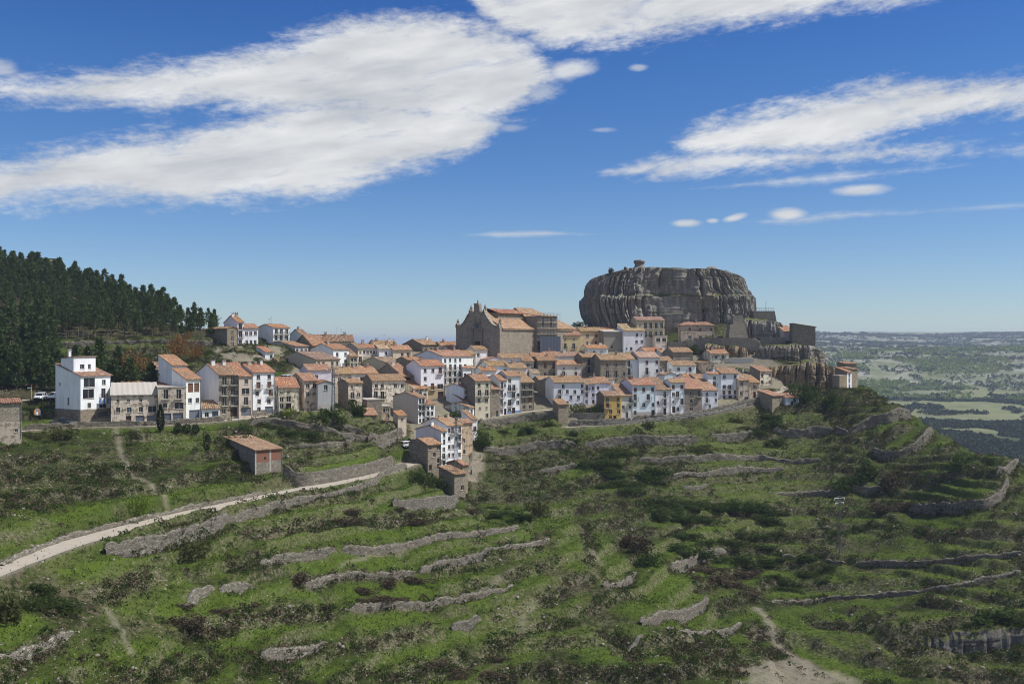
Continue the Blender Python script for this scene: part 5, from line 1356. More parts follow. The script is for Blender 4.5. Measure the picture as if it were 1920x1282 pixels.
def slab_wall(label, pts, h, thick, col, mat='rubble_masonry', name='terrace_wall', cat='stone wall'):
    """straight masonry wall through (px, ytop, D) points"""
    mb = MB(); P = [ray(*p) for p in pts]
    for a_, b_ in zip(P[:-1], P[1:]):
        d = (b_-a_)[:2]; d = d/np.linalg.norm(d); nrm = np.array([-d[1], d[0], 0])*thick
        A0, B0 = a_-np.array([0,0,h]), b_-np.array([0,0,h])
        mb.hexa([A0, B0, B0+nrm, A0+nrm], [a_, b_, b_+nrm, a_+nrm])
    o = mb.build(name, M[mat]); o.color = (*col, 1); return tag(o, label, cat, 'masonry terrace walls', kind='thing')
slab_wall('grey terrace wall carrying the court in front of the ruined tower', [(1300,634,351),(1340,633,346),(1372,633,341),(1412,634,340)], 6, .8, (.36,.31,.25))
slab_wall('sloping masonry buttress wall descending from the tower court', [(1412,634,340),(1424,640,339),(1432,652,339)], 6, .8, (.40,.35,.27))
slab_wall('long grey parapet wall on the ledge below the railed lookout', [(1426,632,344),(1460,632,343),(1484,632,341)], 4, .7, (.33,.30,.26))
slab_wall('pale concrete ledge wall between the tower cliff and the street', [(1352,672,336),(1380,671,334),(1413,671,333)], 2.2, .7, (.55,.52,.47), 'plaster')
slab_wall('garden wall of the derelict stone house under the rock', [(1252,640,352),(1290,639,350),(1340,637,350)], 4, .6, (.31,.28,.24))
slab_wall('tall rubble wall stepping down beside the wide white house', [(1008,716,296),(1022,708,294),(1040,716,287)], 13, 1.0, (.34,.28,.21))
slab_wall('rubble wall of the garden terrace left of the yellow house', [(1068,776,277),(1100,774,276),(1134,773,276)], 6, .6, (.31,.28,.23))
slab_wall('dark stone wall holding the lane under the ochre doorway', [(802,752,279),(822,746,280),(838,742,282)], 8, .7, (.26,.22,.17))
lk = empty('lookout', ray(1413, 597, 362)); tag(lk, 'flat roofed lookout platform with iron railing at the foot of the rock', 'lookout')
kk = 362/F
mb = MB(); mb.hexa([(0,0,-3),(8.6,-.5,-3),(8.6,6,-3),(0,6,-3)], [(0,0,14*kk),(7.6,-.3,14*kk),(7.6,6,14*kk),(0,6,14*kk)]); o = mb.build('wall', M['rubble_masonry'], lk); o.color = (.22,.2,.18,1)
mb = MB()
for q in np.linspace(.3, 7.3, 12): mb.tube([(q, .1, 14*kk), (q, .1, 14*kk+1.1)], .035, 4)
for z in (.55, 1.08): mb.tube([(.3, .1, 14*kk+z), (7.3, .1, 14*kk+z)], .035, 4)
mb.build('railing', M['iron'], lk)
mb = MB(); mb.tube([(4.7, 1, 14*kk), (4.7, 1, 14*kk+3.4), (5.3, 1, 14*kk+3.5)], .06, 5); mb.tube([(.8, 1, 14*kk), (.8, 1, 14*kk+2.4)], .05, 5); mb.build('lamp_post', M['iron'], lk)
# ================================================================ VEGETATION
def foliage(points, size, aspect=.5, seed=0, up=.3, tint=None, outward=None):
    """small leaf-spray triangles/quads at given points, random facing"""
    r = np.random.default_rng(seed); n = len(points)
    P = np.asarray(points, float); size = np.broadcast_to(np.asarray(size, float), (n,))*r.uniform(.6, 1.35, n)
    a = r.normal(size=(n, 3));
    if outward is not None: a = a*.8+outward*1.0
    a[:, 2] += up; a /= np.linalg.norm(a, axis=1)[:, None]
    b = r.normal(size=(n, 3)); b -= (b*a).sum(1)[:, None]*a; b /= np.linalg.norm(b, axis=1)[:, None]
    L = a*size[:, None]; Wd = b*(size*aspect)[:, None]
    V = np.stack([P-Wd*.5, P+L*.45-Wd*.55, P+L, P+L*.45+Wd*.55], 1).reshape(-1, 3)
    Fq = np.arange(n*4).reshape(n, 4)
    t = r.uniform(0, 1, n) if tint is None else np.clip(tint+r.normal(size=n)*.16, 0, 1)
    return V, Fq, np.repeat(t, 4)

def pine_crown(seed, h, r0, bare, full=False):
    r = np.random.default_rng(seed); pts = []; outs = []; tn = []
    limbs = MB()
    nl = 14 if full else 11
    for k in range(nl):
        t = k/(nl-1); z = h*(bare+(1-bare)*t)
        rad = r0*((1-t)**(.9 if full else 1.05)*(.7+.6*r.random())+.03)
        if not full: rad *= min(1, .5+1.6*t)
        nb = r.integers(4, 6); ph = r.random()*6.28
        for j in range(nb):
            a = ph+6.283*j/nb+r.normal()*.25; L = rad*r.uniform(.55, 1.15)
            dx, dy = math.cos(a), math.sin(a); rise = r.uniform(.05, .35)*L
            if r.random() < .16: continue
            limbs.tube([(0, 0, z), (dx*L*.85, dy*L*.85, z+rise*.8)], [.07, .02], 4)
            for q in range(7):
                f = .30+.70*q/6; w = (.12+.30*f)*max(.5, L*.28)
                for _ in range(3):
                    p = np.array([dx*L*f, dy*L*f, z+rise*f])+r.normal(size=3)*np.array([w, w, w*.25])
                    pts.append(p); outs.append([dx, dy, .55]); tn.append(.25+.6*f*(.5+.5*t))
    for _ in range(6):
        pts.append(np.array([0, 0, h*(.93+.10*r.random())])+r.normal(size=3)*.05); outs.append([0, 0, 1]); tn.append(.7)
    return np.array(pts), np.array(outs), np.array(tn), limbs

PINES = []
for k, (h, r0, bare, full) in enumerate([(11,3.4,.34,False),(12.5,3.7,.40,False),(9.5,3.2,.28,False),(10.5,2.9,.36,False),(8,3.0,.08,True),(6.5,2.7,.06,True),(13,4.1,.42,False)]):
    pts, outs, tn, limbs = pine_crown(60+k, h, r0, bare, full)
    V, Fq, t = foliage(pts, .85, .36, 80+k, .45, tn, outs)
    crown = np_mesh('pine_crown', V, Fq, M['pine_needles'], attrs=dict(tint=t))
    tb = MB(); lean = random.uniform(-.25, .25)
    tb.tube([(0, 0, -1.2), (lean*.2, 0, h*.3), (lean, .1, h*.65), (lean*.6, 0, h*.97)], [.24, .19, .12, .03], 7)
    i0 = len(tb.v); tb.v += limbs.v; tb.f += [tuple(x+i0 for x in f) for f in limbs.f]; tb.m += limbs.m
    PINES.append((tb.mesh('pine_trunk', M['pine_bark']), crown, h))

def plant_tree(name, protos, k, x, y, s, label, cat, group, z=None, tname='trunk', cname='crown'):
    root = empty(name, (x, y, (zt(x, y) if z is None else z)-.05), random.uniform(0, 6.28)); root.scale = (s, s, s*random.uniform(.94, 1.08))
    link_mesh(tname, protos[k][0], root); link_mesh(cname, protos[k][1], root)
    return tag(root, label, cat, group)

fy, fx = np.nonzero(forest[::1, ::1])
cand = []
rr = np.random.default_rng(3)
sel = rr.permutation(len(fy))
cell = {}
placed = []
for q in sel:
    i, j = fy[q], fx[q]; x, y = GX[i, j], GY[i, j]
    if y > 420 or x/y < -.56: continue
    px = CX+F*x/y; py = CY-F*ZF[i, j]/y
    low = py > 640
    sp = 4.0 if low else (4.0 if y < 335 else 4.4)
    key = (int(x//6), int(y//6)); ok = True
    for a in (-1, 0, 1):
        for b in (-1, 0, 1):
            for (xx, yy) in cell.get((key[0]+a, key[1]+b), ()):
                if (xx-x)**2+(yy-y)**2 < sp*sp: ok = False
    if not ok: continue
    cell.setdefault(key, []).append((x, y)); placed.append((x, y, px, py, low))
placed.sort(key=lambda p: p[1])
# the parking area and the road stay free of trees
placed = [p for p in placed if not (p[2] < 125 and p[3] > 733)]
skyline = [p for p in placed if p[1] > 345]; front = [p for p in placed if p[1] <= 345]
keep = (front+skyline)[:296]; rest = (front+skyline)[296:]
PG = 'pines of the wood on the hill'
for x, y, px, py, low in keep:
    if low: k = random.choice((4, 4, 5, 2)); s = random.uniform(.75, 1.15); lb = 'dense bushy young pine low on the slope beneath the wood wall'
    else: k = random.choice((0, 1, 2, 3, 6)); s = .86*random.choice((random.uniform(.5, .85), random.uniform(.75, 1.05)))*(.82 if px > 320 else 1); lb = 'dark green pine with bare lower trunk in the wood on the hill'
    plant_tree('pine_tree', PINES, k, x, y, s, lb, 'pine tree', PG)
if rest:
    Vs, Fs, Ts = [], [], []; off = 0
    for n_, (x, y, px, py, low) in enumerate(rest):
        pr = PINES[n_ % 4][1]
        v = np.empty(len(pr.vertices)*3, np.float32); pr.vertices.foreach_get('co', v); v = v.reshape(-1, 3)[::1]
        a = random.uniform(0, 6.28); s = random.uniform(.8, 1.15)
        Rm = np.array([[math.cos(a), -math.sin(a), 0], [math.sin(a), math.cos(a), 0], [0, 0, 1]])*s
        tt = np.empty(len(v), np.float32); pr.attributes['tint'].data.foreach_get('value', tt)
        Vs.append(v@Rm.T+np.array([x, y, zt(x, y)])); Fs.append(np.arange(len(v)).reshape(-1, 4)+off); Ts.append(tt); off += len(v)
    me = np_mesh('pine_wood', np.concatenate(Vs), np.concatenate(Fs), M['pine_needles'], attrs=dict(tint=np.concatenate(Ts)))
    tag(link_mesh('pine_wood', me), 'deep pine wood covering the crest of the hill behind the nearer trees', 'forest', kind='stuff')

def bush_proto(seed, n, mat, leaf=.16, flat=.8, stems=True):
    """broad-leaved bush of unit radius: several lobes of leaf sprays around thin stems"""
    r = np.random.default_rng(seed); pts = []; outs = []; tn = []
    lobes = [(r.normal(size=3)*np.array([.45, .45, .22])+np.array([0, 0, .55*flat]), r.uniform(.34, .62)) for _ in range(9)]
    for c, rad in lobes:
        m = n//9
        d = r.normal(size=(m, 3)); d /= np.linalg.norm(d, axis=1)[:, None]
        q = c+d*rad*(r.uniform(.35, 1, m)**.5)[:, None]*np.array([1, 1, flat])
        pts.append(q); outs.append(d); tn.append(.45+.0*d[:, 2]+r.normal(size=m)*.05+r.uniform(-.25, .25))
    pts = np.concatenate(pts); outs = np.concatenate(outs); tn = np.concatenate(tn)
    k = pts[:, 2] > -.1; pts, outs, tn = pts[k], outs[k], tn[k]
    V, Fq, t = foliage(pts, leaf, .6, seed, .25, tn, outs)
    return np_mesh('bush', V, Fq, M[mat], attrs=dict(tint=t))
BUSH = {
 'dark': [bush_proto(200+k, 1500, 'shrub_leaves') for k in range(4)],
 'olive': [bush_proto(210+k, 1300, 'olive_leaves') for k in range(3)],
 'fresh': [bush_proto(220+k, 900, 'fresh_leaves', .17, 1.0) for k in range(2)],
 'rust': [bush_proto(230+k, 900, 'rust_leaves', .13, 1.15) for k in range(3)],
 'twig': [bush_proto(240+k, 1100, 'heather_twigs', .17, .8) for k in range(3)],
}
def bush(px, py, r, kind='dark', label=None, group=None, sz=1.0, name='shrub', Z=None):
    p = cast(ZF, px, py)
    o = link_mesh(name, random.choice(BUSH[kind])); o.location = (p[0], p[1], zt(p[0], p[1])-.12*r)
    o.rotation_euler = (0, 0, random.uniform(0, 6.28)); o.scale = (r*random.uniform(.9, 1.15), r*random.uniform(.9, 1.15), r*sz)
    return tag(o, label, 'bush', group)
SINGLE = [
 (262,962,1.7,'fresh','bright yellow green young tree above the pale path',1.5), (1005,968,3.0,'olive','large yellow olive bush at the head of the ravine',1.2), (360,1040,2.6,'olive','round green bush below the tall path wall',1.0),
 (560,1092,1.6,'twig','brown twiggy bush above the rubble wall',.9), (1627,896,3.2,'dark','big dark bush near the grass under the spur terraces',1.1), (1582,914,2.7,'dark','rounded dark bush beside the short wall on the terraces',1.0),
 (1665,920,2.6,'twig','tall straggly dark bush right of the short wall',1.5), (1510,752,2.8,'dark','tall ivy clad bush below the cliff road',1.7), (1558,766,3.0,'dark','round dark bush below the spur houses',1.2),
 (612,790,3.0,'dark','dense green bush beside the transformer tower',1.1), (668,778,2.4,'dark','small dense tree beside the tall cream house',1.2), (540,778,1.3,'fresh','light green bush in front of the small cream house',1.2),
 (905,832,2.8,'dark','dark round bush where the street turns by the white strip house',1.1), (985,812,2.2,'dark','dark bush on the bank below the street',.9), (1030,800,1.6,'dark','small bush at the corner of the garden hut',1.0),
 (1085,775,2.2,'olive','green garden tree in front of the wide white house',1.1), (1120,777,2.2,'dark','dark garden bush beside the yellow house',1.1), (1800,876,2.4,'dark','dark bush near the far edge of the spur',1.3),
 (1215,800,1.6,'olive','green bush against the long street wall',1.1), (1380,792,1.8,'olive','bush at the top of the ivy bank near the barn',1.0), (915,781,2.0,'dark','dark shrub at the foot of the tall cream house',1.2),
 (850,786,2.0,'dark','dark green bush behind the roofs of the lower group',1.0), (785,905,2.6,'dark','dense dark bush below the stone house with arched door',1.0), (812,912,2.2,'dark','dark shrub on the bank above the grass plot',.9),
 (30,1150,2.6,'olive','broad green bush at the left edge of the slope',1.1), (118,822,2.2,'olive','yellowish bush below the parked pickup',1.1), (1200,1035,2.6,'twig','grey leafless thicket at the side of the ravine',1.2),
 (1215,1060,2.4,'dark','dark bush in the middle of the ravine',1.1), (1175,1025,2.2,'twig','brown thicket at the head of the ravine',1.1), (1345,676,2.4,'olive','green bush on the bank under the derelict house',1.0), (1370,660,2.4,'dark','shrub growing out of the tower court wall',1.0),
 (1300,664,2.2,'dark','dark tree between the two tone house and the cliff',1.4), (1086,612,1.8,'dark','small dark tree between church and great rock',1.0),
]
for px, py, r, kd, lb, sz in SINGLE: bush(px, py, r, kd, lb, 'single bushes of the slope', sz)
for px, py, r, lb in ((240,705,3.3,'rust coloured bush behind the low beige building'),(215,712,2.6,'brown leafless bush beside the big white house'),(332,668,3.4,'orange leaved bush above the white tower block'),(365,672,2.3,'orange bush nearest the stone fronted house'),(262,700,2.4,'reddish bush right of the tall rust bush'),(352,640,1.5,'small orange bush on top of the wood wall')):
    p = cast(ZF, px, py)
    o = bush(px, py, r, 'rust', lb, 'rust coloured bushes by the wood', 1.35)
# belts of dark scrub: many alike bushes
BELTS = [((1100,850),(1180,878),16,1.7,'dark'),((1130,885),(1230,925),20,2.0,'dark'),((1225,935),(1480,985),48,1.9,'dark'),((1270,1000),(1460,1060),34,1.6,'dark'),((1380,1040),(1590,1080),30,1.4,'dark'),((1300,1065),(1420,1120),24,1.5,'twig'),
         ((1385,785),(1460,835),16,1.8,'dark'),((890,935),(1000,985),10,1.4,'dark'),((1640,940),(1720,960),8,1.5,'twig'),((1800,1165),(1910,1190),8,2.0,'dark'),((1560,990),(1700,1010),12,1.2,'dark'),
         ((40,810),(260,835),14,1.3,'olive'),((470,795),(600,830),12,1.2,'dark'),((60,1100),(140,1180),8,1.5,'dark'),((300,1130),(460,1200),10,1.3,'twig'),((640,950),(900,985),16,1.2,'twig'),((640,1090),(800,1130),14,1.2,'twig'),
         ((780,1215),(960,1280),14,1.5,'twig'),((1440,1060),(1560,1110),14,1.4,'dark'),((900,800),(1080,830),12,1.2,'dark'),((1080,838),(1330,850),12,1.1,'olive'),((1440,690),(1550,735),12,1.3,'dark')]
KIND_LB = {'dark':'dark green scrub bush in the thickets on the terraces','olive':'olive green scrub bush on the banks below the walls','twig':'brown twiggy scrub bush on the dry banks'}
rb = random.Random(17)
for (x0, y0), (x1, y1), n, r, kd in BELTS:
    for _ in range(int(n*.55)):
        bush(rb.uniform(x0, x1), rb.uniform(y0, y1), r*rb.uniform(.6, 1.45), kd, KIND_LB[kd], 'scrub bushes of the terraces', rb.uniform(.5, .85))
        o_ = COL.objects[-1]; sx_ = rb.uniform(1.1, 1.8); o_.scale = (o_.scale[0]*sx_, o_.scale[1]*.85, o_.scale[2]); o_.rotation_euler = (0, 0, rb.uniform(-.35, .35))
# scrub on the great rock and cliff ledges
for px, py, D, r in ((1145,512,368,1.3),(1172,505,366,.7)):
    o = link_mesh('shrub', random.choice(BUSH['twig'])); o.location = ray(px, py+1, D); o.scale = (r, r, r*1.3); tag(o, 'wind bent little bush on the rim of the great rock', 'bush', 'bushes on the rim of the rock')

# cypress and clipped round shrubs on the road edge
r = np.random.default_rng(9); n = 1500
zc_ = r.uniform(0, 1, n); ang = r.uniform(0, 6.28, n); rad = .95*np.sin(np.clip(zc_*.93+.07, 0, 1)*math.pi)**.7*(1-.35*zc_)*r.uniform(.6, 1, n)**.5
pts = np.stack([rad*np.cos(ang), rad*np.sin(ang), zc_*5.6], 1)
V, Fq, t = foliage(pts, .38, .35, 5, 1.6)
p = cast(ZF, 301, 811); cy_ = empty('cypress_tree', (p[0], p[1], zt(p[0], p[1]))); tag(cy_, 'slim dark cypress standing at the road edge', 'cypress')
link_mesh('crown', np_mesh('cypress_crown', V, Fq, M['cypress_leaves'], attrs=dict(tint=t)), cy_).location = (0, 0, .3)
mb = MB(); mb.tube([(0, 0, -.6), (0, 0, 3.5)], [.16, .05], 7); mb.build('trunk', M['bark'], cy_)
pts = r.normal(size=(500, 3)); pts /= np.linalg.norm(pts, axis=1)[:, None]; pts *= r.uniform(.5, 1, (500, 1))**.4*np.array([.85, .85, 1.1]); pts[:, 2] += 1.0
V, Fq, t = foliage(pts, .3, .45, 6, .9); rs = np_mesh('round_shrub', V, Fq, M['cypress_leaves'], attrs=dict(tint=t))
for px in (333, 350, 367):
    p = cast(ZF, px, 811); o = link_mesh('clipped_shrub', rs); o.location = (p[0], p[1], zt(p[0], p[1])-.1); o.rotation_euler = (0, 0, px); o.scale = (1, 1, random.uniform(.9, 1.1))
    tag(o, 'small dark clipped shrub in the row below the garage fronts', 'bush', 'clipped shrubs by the road')
p = cast(ZF, 388, 845); o = link_mesh('clipped_shrub', rs); o.location = (p[0], p[1], zt(p[0], p[1])-.1); o.scale = (.9, .9, 1.7); tag(o, 'slim dark evergreen alone on the grass above the barn', 'bush')

# ---- uncountable cover: grass, low scrub, loose stones
def scatter(n, weight, seed, ulim=(-.56, .58), dlim=(84, 345)):
    r = np.random.default_rng(seed)
    i0, i1 = np.searchsorted(DG, dlim[0]), np.searchsorted(DG, dlim[1]); j0, j1 = np.searchsorted(UG, ulim[0]), np.searchsorted(UG, ulim[1])
    area = (GY[i0:i1, j0:j1]**1.55)          # fairly even in the ground, a little denser close by
    w = (weight[i0:i1, j0:j1]*area).ravel(); w = w/w.sum()
    q = r.choice(len(w), n, p=w); i, j = np.unravel_index(q, area.shape)
    fi = i0+i+r.uniform(0, .999, n); fj = j0+j+r.uniform(0, .999, n)
    D = np.interp(fi, np.arange(ND), DG); u = np.interp(fj, np.arange(NU), UG)
    return np.stack([u*D, D, zt(u*D, D)], 1), r
built = np.where(village, 0.0, 1.0)*np.where(dirt > .35, .06, 1.0)
noiseA = fbm2(GX*.12, GY*.12, 5, 77); noiseB = fbm2(GX*.05+9, GY*.05, 4, 91)
wgrass = built*(.35+.9*lush+1.4*np.clip(noiseA-.45, 0, 1)*3)*np.where(stone > .5, .5, 1)*np.where(forest, .3, 1)
P, r = scatter(170000, wgrass, 1)
hgt = r.uniform(.16, .42, len(P))
V, Fq, t = foliage(P, hgt, .38, 2, 1.2, np.clip(.25+.5*noiseA[np.clip(np.searchsorted(DG, P[:, 1]), 0, ND-1), np.clip(np.searchsorted(UG, P[:, 0]/P[:, 1]), 0, NU-1)]+.15*r.normal(size=len(P)), 0, 1))
tag(link_mesh('grass', np_mesh('grass', V, Fq, M['grass_blades'], attrs=dict(tint=t))), 'green grass tufts over the terraced slope', 'grass', kind='stuff')
wdry = built*(.15+1.2*stone+1.6*np.clip(noiseB-.5, 0, 1)*3)*(1-.8*lush)
P, r = scatter(130000, wdry, 3)
V, Fq, t = foliage(P, r.uniform(.16, .42, len(P)), .34, 4, 1.0)
tag(link_mesh('dry_grass', np_mesh('dry_grass', V, Fq, M['dry_blades'], attrs=dict(tint=t))), 'straw coloured dry grass on the banks', 'grass', kind='stuff')
# low cushions of scrub
wsc = built*(.015+2.0*np.clip(stone, 0, 1)+1.3*np.clip(noiseA-.56, 0, 1)*2.2)*np.clip(1-1.15*lush, .02, 1)*np.where(forest, .5, 1)
P, r = scatter(26000, wsc, 5)
rad = r.uniform(.25, .85, len(P))**1.3+.12
npc = 34; n = len(P)
d = r.normal(size=(n, npc, 3)); d /= np.linalg.norm(d, axis=2)[..., None]; d[..., 2] = np.abs(d[..., 2])
pts = P[:, None]+d*rad[:, None, None]*np.array([1, 1, .75])*r.uniform(.55, 1, (n, npc, 1))
kind = r.random(n)
tint = np.repeat(np.clip(.4+.25*r.normal(size=n), 0, 1), npc)
for nm, mk, mt, lb in (('scrub', kind < .62, 'shrub_leaves', 'low dark green scrub cushions on the terrace banks'), ('heath', kind >= .62, 'heather_twigs', 'low brown heath cushions on the terrace banks')):
    k = np.repeat(mk, npc)
    V, Fq, t = foliage(pts.reshape(-1, 3)[k], np.repeat(rad, npc)[k]*.42, .6, 6, .3, tint[k], d.reshape(-1, 3)[k])
    tag(link_mesh(nm, np_mesh(nm, V, Fq, M[mt], attrs=dict(tint=t))), lb, 'scrub', kind='stuff')
# loose limestone
wst = built*(.10+2.2*stone+1.5*np.clip(noiseB-.48, 0, 1)*3+.8*dirt*np.where(village, 0, 1))*(1-.75*lush)
P, r = scatter(26000, wst, 7)
n = len(P); sz = r.uniform(.05, .16, n)*np.where(r.random(n) < .06, 2.4, 1)
base = np.array([(-1,-1,-1),(1,-1,-1),(1,1,-1),(-1,1,-1),(-.75,-.75,1),(.8,-.7,1),(.7,.75,1),(-.7,.7,1)], float)*np.array([1, .85, .6])
V = base[None]*sz[:, None, None]*r.uniform(.65, 1.3, (n, 8, 3))
a = r.uniform(0, 6.28, n); ca_, sa_ = np.cos(a), np.sin(a)
V = np.stack([V[..., 0]*ca_[:, None]-V[..., 1]*sa_[:, None], V[..., 0]*sa_[:, None]+V[..., 1]*ca_[:, None], V[..., 2]], -1)+(P+np.array([0, 0, .02]))[:, None]
fb = np.array([(0,3,2,1),(4,5,6,7),(0,1,5,4),(1,2,6,5),(2,3,7,6),(3,0,4,7)])
Fq = (fb[None]+np.arange(n)[:, None, None]*8).reshape(-1, 4)
tag(link_mesh('rubble', np_mesh('rubble', V.reshape(-1, 3), Fq, M['loose_stone'], attrs=dict(tint=np.repeat(r.uniform(0, 1, n), 8)))), 'loose pale limestone rubble strewn over the banks', 'rubble', kind='stuff')
# ================================================================ FAR VALLEY AND PLATEAU
nu2, nd2 = 420, 420
u2 = np.linspace(-1.6, 1.8, nu2); d2 = 330*np.exp(np.linspace(0, math.log(16000/330.0), nd2))
VX = u2[None]*d2[:, None]; VY = np.repeat(d2[:, None], nu2, 1)
zp = np.interp(VY, [330,600,900,1250,1500,1900,2300,3000,3900,4800,5600,8000,16000], [-122,-106,-99,-92,-84,-52,-22,-5,24,47,54,40,10])
bump = (fbm2(VX/420, VY/420, 5, 51)-.5)*np.interp(VY, [500,1300,1700,2400,4000,5200,7000], [16,14,58,62,36,9,6])
zp = zp+bump
left = sstep(.26, -.05, VX/VY)
zp = zp-left*np.interp(VY, [400, 2000, 5000], [0, 30, 110])
def zfar(x, y):
    fi = np.clip(np.log(np.asarray(y)/330.0)/math.log(16000/330.0)*(nd2-1), 0, nd2-1.001); fj = np.clip((np.asarray(x)/np.asarray(y)-u2[0])/(u2[-1]-u2[0])*(nu2-1), 0, nu2-1.001)
    i = fi.astype(int); j = fj.astype(int); a = fi-i; b = fj-j
    return zp[i, j]*(1-a)*(1-b)+zp[i+1, j]*a*(1-b)+zp[i, j+1]*(1-a)*b+zp[i+1, j+1]*a*b
g = G('far_ground', .97, .03)
geo = g.nt.nodes.new('ShaderNodeNewGeometry'); sx = g.n('ShaderNodeSeparateXYZ'); g.set(sx.inputs[0], geo.outputs['Position'])
nA = g.noise(.0035, 7, None, .6); nB = g.noise(.02, 7, None, .65); nC = g.noise(.12, 5)
Dk = g.math('DIVIDE', g.math('ADD', sx.outputs[1], g.math('MULTIPLY', g.math('SUBTRACT', nA, .5), 700)), 6000.0)
pale = g.mix(nC, (.13, .145, .065), (.22, .225, .12)); scrub = g.mix(nC, (.07, .09, .045), (.17, .175, .10)); stony = g.mix(nC, (.24, .225, .20), (.44, .42, .38))
woodc = g.mix(nC, (.02, .032, .016), (.055, .07, .03))
c = g.mix(g.ramp(Dk, [(.165, 0), (.19, 1)]), g.mix(g.ramp(nB, [(.44, 0), (.68, .8)]), woodc, pale), g.mix(g.ramp(nB, [(.46, 0), (.66, .85)]), pale, scrub))
c = g.mix(g.ramp(Dk, [(.26, 0), (.30, 1)]), c, g.mix(g.ramp(nB, [(.40, 0), (.66, .8)]), g.mix(nC, (.07, .09, .035), (.17, .19, .08)), stony))
c = g.mix(g.ramp(Dk, [(.38, 0), (.46, 1)]), c, g.mix(g.ramp(g.noise(.05, 6, None, .7), [(.40, 0), (.62, .9)]), scrub, stony))
fld = g.n('ShaderNodeTexVoronoi', Scale=.0042); g.set(fld.inputs['Vector'], g.coord((1, .55, 0)))
fs = g.n('ShaderNodeSeparateColor'); g.set(fs.inputs[0], fld.outputs['Color'])
fc = g.mix(g.ramp(fs.outputs[0], [(.42, 0), (.46, 1)], 'CONSTANT'), scrub, g.mix(g.ramp(fs.outputs[1], [(.5, 0), (.52, 1)], 'CONSTANT'), (.40, .31, .19), (.16, .20, .08)))
c = g.mix(g.ramp(Dk, [(.60, 0), (.70, 1)]), c, g.mix(.7, c, fc))
g.color(c); g.bump(nB, .5, 4.0); M['far_ground'] = g.m
ii = np.arange(nd2*nu2).reshape(nd2, nu2)
Fq = np.stack([ii[:-1, :-1], ii[:-1, 1:], ii[1:, 1:], ii[1:, :-1]], -1).reshape(-1, 4)
tag(link_mesh('valley', np_mesh('valley', np.stack([VX, VY, zp], -1).reshape(-1, 3), Fq, M['far_ground'], True)), 'wide valley floor and stony plateau stretching to the horizon', 'valley', kind='structure')

leaf_mat('far_trees', (.024, .036, .018), (.070, .094, .040), (.05, .062, .034), .1)
leaf_mat('far_scrub', (.05, .065, .04), (.12, .14, .075), (.09, .10, .06), .1)
leaf_mat('far_spring_trees', (.10, .14, .035), (.24, .30, .08), (.16, .20, .06), .2)
def blob_field(name, X, Y, rad, mat, label, seed, per=26):
    r = np.random.default_rng(seed); n = len(X)
    Z = zfar(X, Y)
    d = r.normal(size=(n, per, 3)); d /= np.linalg.norm(d, axis=2)[..., None]; d[..., 2] = np.abs(d[..., 2])*.9+.1
    P = np.stack([X, Y, Z], 1)[:, None]+d*rad[:, None, None]*np.array([1, 1, .95])*r.uniform(.6, 1, (n, per, 1))
    t = np.repeat(np.clip(.45+.28*r.normal(size=n), 0, 1), per)
    V, Fq, t = foliage(P.reshape(-1, 3), np.repeat(rad, per)*.75, .8, seed, .3, t, d.reshape(-1, 3))
    tag(link_mesh(name, np_mesh(name, V, Fq, M[mat], attrs=dict(tint=t))), label, 'woodland', kind='stuff')
r = np.random.default_rng(31)
def field(n, d0, d1, u0, u1, thr, sc, seed):
    D = np.sqrt(r.uniform(d0*d0, d1*d1, n)); u = r.uniform(u0, u1, n); X = u*D
    k = fbm2(X/sc, D/sc, 4, seed) > thr
    return X[k], D[k]
X, Y = field(11000, 640, 1150, .30, .62, .37, 70, 5)
blob_field('oak_wood', X, Y, r.uniform(1.6, 3.8, len(X)), 'far_trees', 'dark evergreen oak wood on the valley floor beyond the spur', 3)
X, Y = field(5200, 1150, 1560, .26, .62, .54, 60, 8)
blob_field('scattered_oaks', X, Y, r.uniform(1.6, 4.0, len(X)), 'far_trees', 'scattered dark oaks over the pale pasture of the valley', 4)
X, Y = field(8000, 1500, 2400, .24, .62, .50, 90, 11)
blob_field('spring_wood', X, Y, r.uniform(2.5, 5.5, len(X)), 'far_spring_trees', 'light green spring wood at the foot of the plateau', 5, 18)
X, Y = field(15000, 1600, 4400, .22, .62, .47, 45, 14)
blob_field('plateau_scrub', X, Y, r.uniform(2.5, 6, len(X)), 'far_scrub', 'dark scrub dotting the stony slopes of the plateau', 6, 14)
for px, D, rr_ in ((1585,4700,11),(1593,4720,9),(1617,4650,13),(1624,4660,9)):
    X = np.array([(px-CX)/F*D+r.uniform(-3, 3, 3)]).ravel(); Y = np.full(3, D)
    rad = np.full(3, rr_*.8); n = 3
    d = r.normal(size=(n, 40, 3)); d /= np.linalg.norm(d, axis=2)[..., None]; d[..., 2] = np.abs(d[..., 2])
    P = np.stack([X, Y, zfar(X, Y)], 1)[:, None]+d*rad[:, None, None]
    V, Fq, t = foliage(P.reshape(-1, 3), rr_*.6, .8, 7)
    tag(link_mesh('tree', np_mesh('far_tree', V, Fq, M['far_trees'], attrs=dict(tint=t))), 'tiny dark tree standing on the far horizon', 'tree', 'trees on the horizon')

